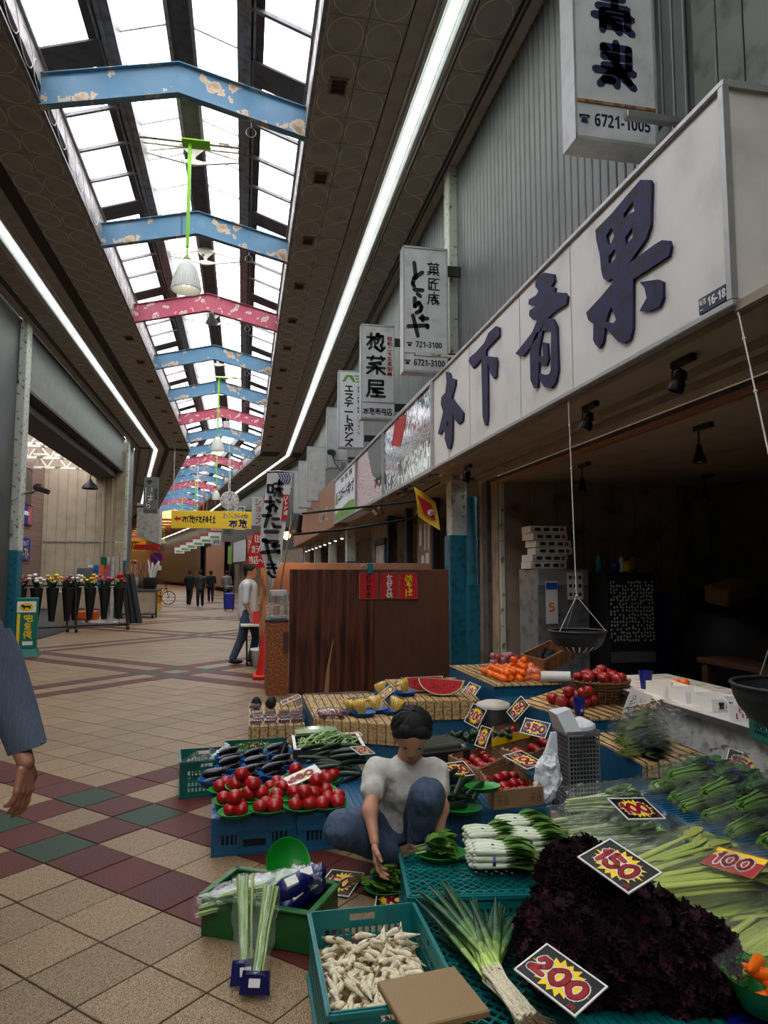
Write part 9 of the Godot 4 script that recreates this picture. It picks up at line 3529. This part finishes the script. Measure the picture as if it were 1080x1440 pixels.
func walker(label: String, at: Vector3, turn: float, top: Material, legs: Material, stride: float) -> void:
	var t = thing("person", label, "person", at, rot(0, turn))
	var hd = V(0, 1.54, 0.03)
	var s = stride * 0.14
	var b = nb()
	var bones = head(hd, V(0, -0.1, 1).normalized(), Vector3.UP)
	bones.append_array([[hd - V(0, 0.06, 0.02), V(0, 1.36, 0), 0.052, 0.055], [V(-0.17, 1.32, 0), V(0.17, 1.32, 0), 0.055, 0.055], [V(0, 1.26, 0), V(0, 0.95, 0), 0.13, 0.12], [V(0.08, 0.86, 0), V(0.09, 0.46, s), 0.08, 0.055], [V(0.09, 0.46, s), V(0.09, 0.09, s * 0.4), 0.05, 0.04], [V(-0.08, 0.86, 0), V(-0.09, 0.46, -s * 0.5), 0.08, 0.055], [V(-0.09, 0.46, -s * 0.5), V(-0.09, 0.09, -s * 1.6), 0.05, 0.04], [V(0.2, 1.3, 0), V(0.23, 1.02, 0.03), 0.046, 0.038], [V(0.23, 1.02, 0.03), V(0.16, 0.95, 0.25), 0.036, 0.028], [V(-0.2, 1.3, 0), V(-0.24, 1.02, 0), 0.046, 0.038], [V(-0.24, 1.02, 0), V(-0.22, 0.8, 0.1), 0.036, 0.028]])
	nets(b, bones, 0.022, 0.04)
	nets(b, hand(V(0.16, 0.95, 0.25), V(-0.1, -0.1, 1).normalized(), Vector3.DOWN, 1.0, 0.4) + hand(V(-0.22, 0.8, 0.1), V(0, -1, 0.1).normalized(), V(1, 0, 0), 1.0, 0.4), 0.007, 0.01)
	part(t, "body", b, M.skin)
	face_parts(t, hd, V(0, -0.1, 1).normalized(), Vector3.UP)
	b = nb()
	nets(b, [[V(-0.16, 1.32, 0), V(0.16, 1.32, 0), 0.075, 0.075], [V(0, 1.26, 0), V(0, 0.82, 0), 0.16, 0.17], [V(0.2, 1.3, 0), V(0.235, 1.04, 0.02), 0.065, 0.06], [V(-0.2, 1.3, 0), V(-0.24, 1.04, 0), 0.065, 0.06]], 0.022, 0.05)
	part(t, "shirt", b, top)
	b = nb()
	nets(b, [[V(0, 0.92, 0), V(0, 0.86, 0), 0.14, 0.14], [V(0.08, 0.86, 0), V(0.09, 0.46, s), 0.1, 0.078], [V(0.09, 0.46, s), V(0.09, 0.1, s * 0.4), 0.074, 0.062], [V(-0.08, 0.86, 0), V(-0.09, 0.46, -s * 0.5), 0.1, 0.078], [V(-0.09, 0.46, -s * 0.5), V(-0.09, 0.1, -s * 1.6), 0.074, 0.062]], 0.022, 0.04)
	part(t, "trousers", b, legs)
	for k in 2:
		b = nb()
		b.ball(V(0.09 - 0.18 * k, 0.04, (s * 0.4 if k == 0 else -s * 1.6) + 0.05), V(0.045, 0.04, 0.13), 10, 6)
		part(t, "shoe", b, M.sandal)

#- goods on the left: parcel sign, flower racks, stand, cart
func build_left_goods() -> void:
	var b: MB
	var t = thing("parcel_sign", "teal standing parcel-delivery sign with a black cat oval and yellow characters", "sign", V(-3.892, 0.0, -14.051), rot(0, 6))
	b = nb()
	b.hexa([V(-0.24, 0, -0.17), V(0.24, 0, -0.17), V(0.24, 0, 0.17), V(-0.24, 0, 0.17), V(-0.19, 0.14, -0.1), V(0.19, 0.14, -0.1), V(0.19, 0.14, 0.1), V(-0.19, 0.14, 0.1)])
	part(t, "foot", b, M.sign_green)
	b = nb()
	b.box(V(0, 0.6, 0), V(0.38, 0.94, 0.09), Basis.IDENTITY, 0.02)
	part(t, "board", b, M.sign_green)
	b = nb()
	b.box(V(0, 0.9, 0.046), V(0.32, 0.2, 0.008))
	part(t, "white_field", b, M.ink_white)
	b = nb()
	b.lathe([W(0, 0.006), W(0.115, 0.006), W(0.115, 0)], 24, Transform3D(Basis(Vector3.RIGHT, PI / 2.0), V(0, 0.9, 0.047)), true, 0.66)
	part(t, "oval", b, M.ink_yellow)
	b = nb()
	var cat = PackedVector2Array([W(-0.09, 0.03), W(-0.075, 0.045), W(-0.06, 0.035), W(-0.045, 0.045), W(-0.035, 0.02), W(0.03, 0.025), W(0.06, 0.02), W(0.09, 0.045), W(0.07, 0.005), W(0.065, -0.04), W(0.05, -0.04), W(0.035, -0.01), W(-0.02, -0.012), W(-0.03, -0.045), W(-0.045, -0.045), W(-0.05, -0.01), W(-0.085, 0.0)])
	b.plate(cat, X(V(0.0, 0.9, 0.054)), 0.002, false)
	part(t, "cat_mark", b, M.ink)
	letters(t, "letter", "宅急便", X(V(0, 0, 0.048)), W(-0.03, 0.62), 0.13, 0.13, 0.022, M.ink_yellow, 0.12, true)
	b = nb()
	b.box(V(-0.125, 0.5, 0.046), V(0.05, 0.56, 0.008))
	part(t, "yellow_bar", b, M.ink_yellow)
	b = nb()
	b.box(V(0.04, 0.24, 0.046), V(0.17, 0.07, 0.008))
	part(t, "small_label", b, M.ink_white)
	var petals = [M.petal_red, M.petal_white, M.petal_yellow, M.beam_pink]
	for k in 2:
		var o = [V(-5.009, 0.0, -19.516), V(-3.858, 0.0, -20.22)][k] as Vector3
		var r = thing("flower_rack", ["black wheeled flower rack, behind the parcel sign", "black wheeled flower rack, right of the parcel sign"][k], "rack", o, rot(0, 20), "flower racks")
		b = nb()
		for s in [-0.75, 0.75]:
			b.tube([V(s, 0.1, 0.25), V(s, 1.35, -0.15), V(s, 1.4, -0.3)], 0.025, 6)
			b.tube([V(s, 0.1, 0.35), V(s, 0.12, -0.35)], 0.025, 6)
		b.tube([V(-0.75, 1.2, -0.1), V(0.75, 1.2, -0.1)], 0.025, 6)
		b.tube([V(-0.75, 0.15, 0.25), V(0.75, 0.15, 0.25)], 0.025, 6)
		part(r, "frame", b, M.black_metal)
		for s in [-0.75, 0.75]:
			b = nb()
			b.tube([V(s - 0.03, 0.06, 0.33), V(s + 0.03, 0.06, 0.33)], 0.06, 10)
			part(r, "wheel", b, M.black)
		for j in 4:
			var v = thing("flower_vase", "black cone vase with %s flowers, %s on the %s rack" % [["red", "white", "yellow", "pink"][(j + k) % 4], ["first", "second", "third", "fourth"][j], ["left", "right"][k]], "vase", o + Basis(Vector3.UP, deg_to_rad(20)) * V(-0.55 + j * 0.37, 0.28, 0.0), O3, "cone vases of cut flowers")
			b = nb()
			b.lathe([W(0, 0), W(0.07, 0), W(0.16, 0.85), W(0.17, 0.87), W(0.15, 0.85)], 12)
			part(v, "vase", b, M.black)
			b = nb()
			b.tint = true
			for q in 16:
				b.col = lin(Color(0.12, 0.26, 0.09) * rnd(0.7, 1.3))
				blade_leaf(b, V(rnd(-0.05, 0.05), 0.8, rnd(-0.05, 0.05)), V(rnd(-0.6, 0.6), 1, rnd(-0.6, 0.6)).normalized(), V(rnd(-1, 1), 0.2, rnd(-1, 1)).normalized(), rnd(0.2, 0.4), 0.035, 0.2)
			part(v, "foliage", b, M.leaf, "stuff")
			b = nb()
			for q in 9:
				b.ball(V(rnd(-0.17, 0.17), rnd(0.98, 1.2), rnd(-0.17, 0.17)), V(0.055, 0.04, 0.055), 7, 5, Basis.IDENTITY, 0.25, q)
			part(v, "blooms", b, petals[(j + k) % 4], "stuff")
	t = thing("display_stand", "white display stand with hanging goods and an orange basket, left of the green flag", "stand", V(-3.874, 0.0, -21.817))
	b = nb()
	for x in [-0.55, 0.0, 0.12]:
		b.box(V(x, 1.0, 0), V(0.09, 2.0, 0.09))
	b.box(V(-0.2, 0.06, 0), V(1.0, 0.1, 0.6))
	b.box(V(-0.25, 1.3, -0.06), V(0.8, 0.7, 0.05))
	part(t, "frame", b, M.fascia)
	for k in 8:
		b = nb()
		b.box(V(-0.5 + (k % 4) * 0.16, 1.6 - (k / 4) * 0.42, 0.05), V(0.12, 0.34, 0.05))
		part(t, "hanging_pack", b, [M.paper, M.tray_blue, M.orange_plastic, M.beam_pink, M.corrugated][k % 5])
	b = nb()
	b.box(V(-0.6, 1.45, 0.15), V(0.42, 0.5, 0.3), Basis.IDENTITY, 0.03)
	part(t, "grey_box", b, M.corrugated)
	b = nb()
	b.box(V(-0.5, 0.32, 0.15), V(0.55, 0.26, 0.4), Basis.IDENTITY, 0.03)
	part(t, "orange_basket", b, M.orange_plastic)
	b = nb()
	b.box(V(-1.1, 0.5, 0.0), V(0.55, 1.0, 0.5), Basis.IDENTITY, 0.02)
	lone("cabinet", "brown low cabinet behind the right flower rack", "cabinet", b, M.beige_wall, t.position)
	t = thing("banner", "tall narrow green banner with a white ring, leaning at the display stand", "banner", V(-3.887, 0.0, -22.111))
	var rows = []
	for i in 10:
		var r = []
		for j in 6:
			r.append(V(-0.28 + 0.085 * j + 0.22 * i / 9.0 * (1.0 - j * 0.14), 2.0 - 0.2 * i, 0.06 * sin(j * 1.3 + i * 0.5)))
		rows.append(r)
	b = nb()
	b.grid(rows)
	part(t, "cloth", b, M.flag_green)
	b = nb()
	b.lathe([W(0.075, 0), W(0.11, 0), W(0.11, 0.01), W(0.075, 0.01)], 18, Transform3D(Basis(Vector3.RIGHT, PI / 2.0), V(0.0, 1.55, 0.08)), true)
	part(t, "ring_mark", b, M.ink_white)
	b = nb()
	b.tube([V(0.26, 2.1, 0), V(0.3, 0.05, 0)], 0.018, 6)
	b.tube([V(-0.32, 2.02, 0), V(0.28, 2.08, 0)], 0.012, 6)
	b.box(V(0.25, 0.05, 0), V(0.7, 0.08, 0.4))
	part(t, "pole", b, M.rail_grey)
	b = nb()
	for k in 3:
		b.beam(V(0.35 + k * 0.12, 1.5, -0.2), V(0.6 + k * 0.15, 0.05, 0.1), 0.16, 0.04)
	lone("folded_stand", "dark folded stands leaning beside the green banner", "stand", b, M.dark_grey, t.position)
	t = thing("cart", "low wheeled sales cart with a yellow and red printed cloth on its side", "cart", V(-3.526, 0.0, -25.88), rot(0, 0))
	b = nb()
	b.box(V(0, 0.55, 0), V(1.25, 0.72, 1.3), Basis.IDENTITY, 0.02)
	part(t, "body", b, M.beige_wall)
	b = nb()
	b.box(V(0, 0.94, 0), V(1.32, 0.08, 1.36), Basis.IDENTITY, 0.01)
	for x in [-0.63, 0.63]:
		b.box(V(x, 0.5, 0.66), V(0.06, 0.95, 0.06))
	b.box(V(0, 0.14, 0.66), V(1.3, 0.06, 0.06))
	part(t, "frame", b, M.dark_flash)
	b = nb()
	b.box(V(0.645, 0.56, 0), V(0.02, 0.74, 1.28))
	var cl = part(t, "cloth", b, M.card_yellow)
	letters(cl, "letter", "大売", face_right(V(0.657, 0, 0)), W(-0.55, 0.5), 0.5, 0.36, 0.09, M.flag_red)
	for x in [-0.5, 0.5]:
		b = nb()
		b.tube([V(x - 0.03, 0.08, 0.55), V(x + 0.03, 0.08, 0.55)], 0.08, 10)
		part(t, "wheel", b, M.black)
	for k in 3:
		var u = thing("umbrella_basket", ["white slatted tub of wrapped walking sticks on the cart", "grey tub with paper bundles at the cart's right", "second tub of bundled sticks behind the white one"][k], "tub", t.position + V([-0.25, 0.35, 0.05][k], 0.98, [0.2, 0.2, -0.3][k]))
		b = nb()
		b.lathe([W(0, 0), W(0.2, 0.0), W(0.24, 0.4), W(0.22, 0.4)], 14)
		part(u, "tub", b, [M.fascia, M.dark_grey, M.rail_grey][k])
		b = nb()
		for j in 12:
			b.tube([V(rnd(-0.1, 0.1), 0.2, rnd(-0.1, 0.1)), V(rnd(-0.3, 0.3), rnd(0.7, 1.05), rnd(-0.2, 0.2))], 0.03, 5)
		part(u, "sticks", b, M.raw_wood if k != 1 else M.paper, "stuff")
	t = thing("bicycle", "parked bicycle behind the sales cart, mostly hidden", "bicycle", V(-4.124, 0.0, -36.552))
	for x in [-0.5, 0.5]:
		b = nb()
		var ring = []
		for j in 21:
			ring.append(V(x + cos(TAU * j / 20) * 0.32, 0.33 + sin(TAU * j / 20) * 0.32, 0))
		b.tube(ring, 0.022, 6, false)
		for j in 10:
			b.tube([V(x, 0.33, 0), ring[j * 2]], 0.004, 3)
		part(t, "wheel", b, M.black)
	b = nb()
	for q in [[-0.5, 0.33, -0.15, 0.85], [-0.15, 0.85, 0.0, 0.33], [0.0, 0.33, 0.38, 0.8], [-0.18, 0.78, 0.38, 0.8], [0.5, 0.33, 0.34, 1.02], [-0.5, 0.33, 0.0, 0.33]]:
		b.tube([V(q[0], q[1], 0), V(q[2], q[3], 0)], 0.018, 6)
	b.tube([V(0.3, 1.04, -0.25), V(0.34, 1.05, 0), V(0.3, 1.04, 0.25)], 0.014, 6)
	b.ball(V(-0.17, 0.9, 0), V(0.13, 0.04, 0.08), 8, 6)
	part(t, "frame", b, M.dark_grey)
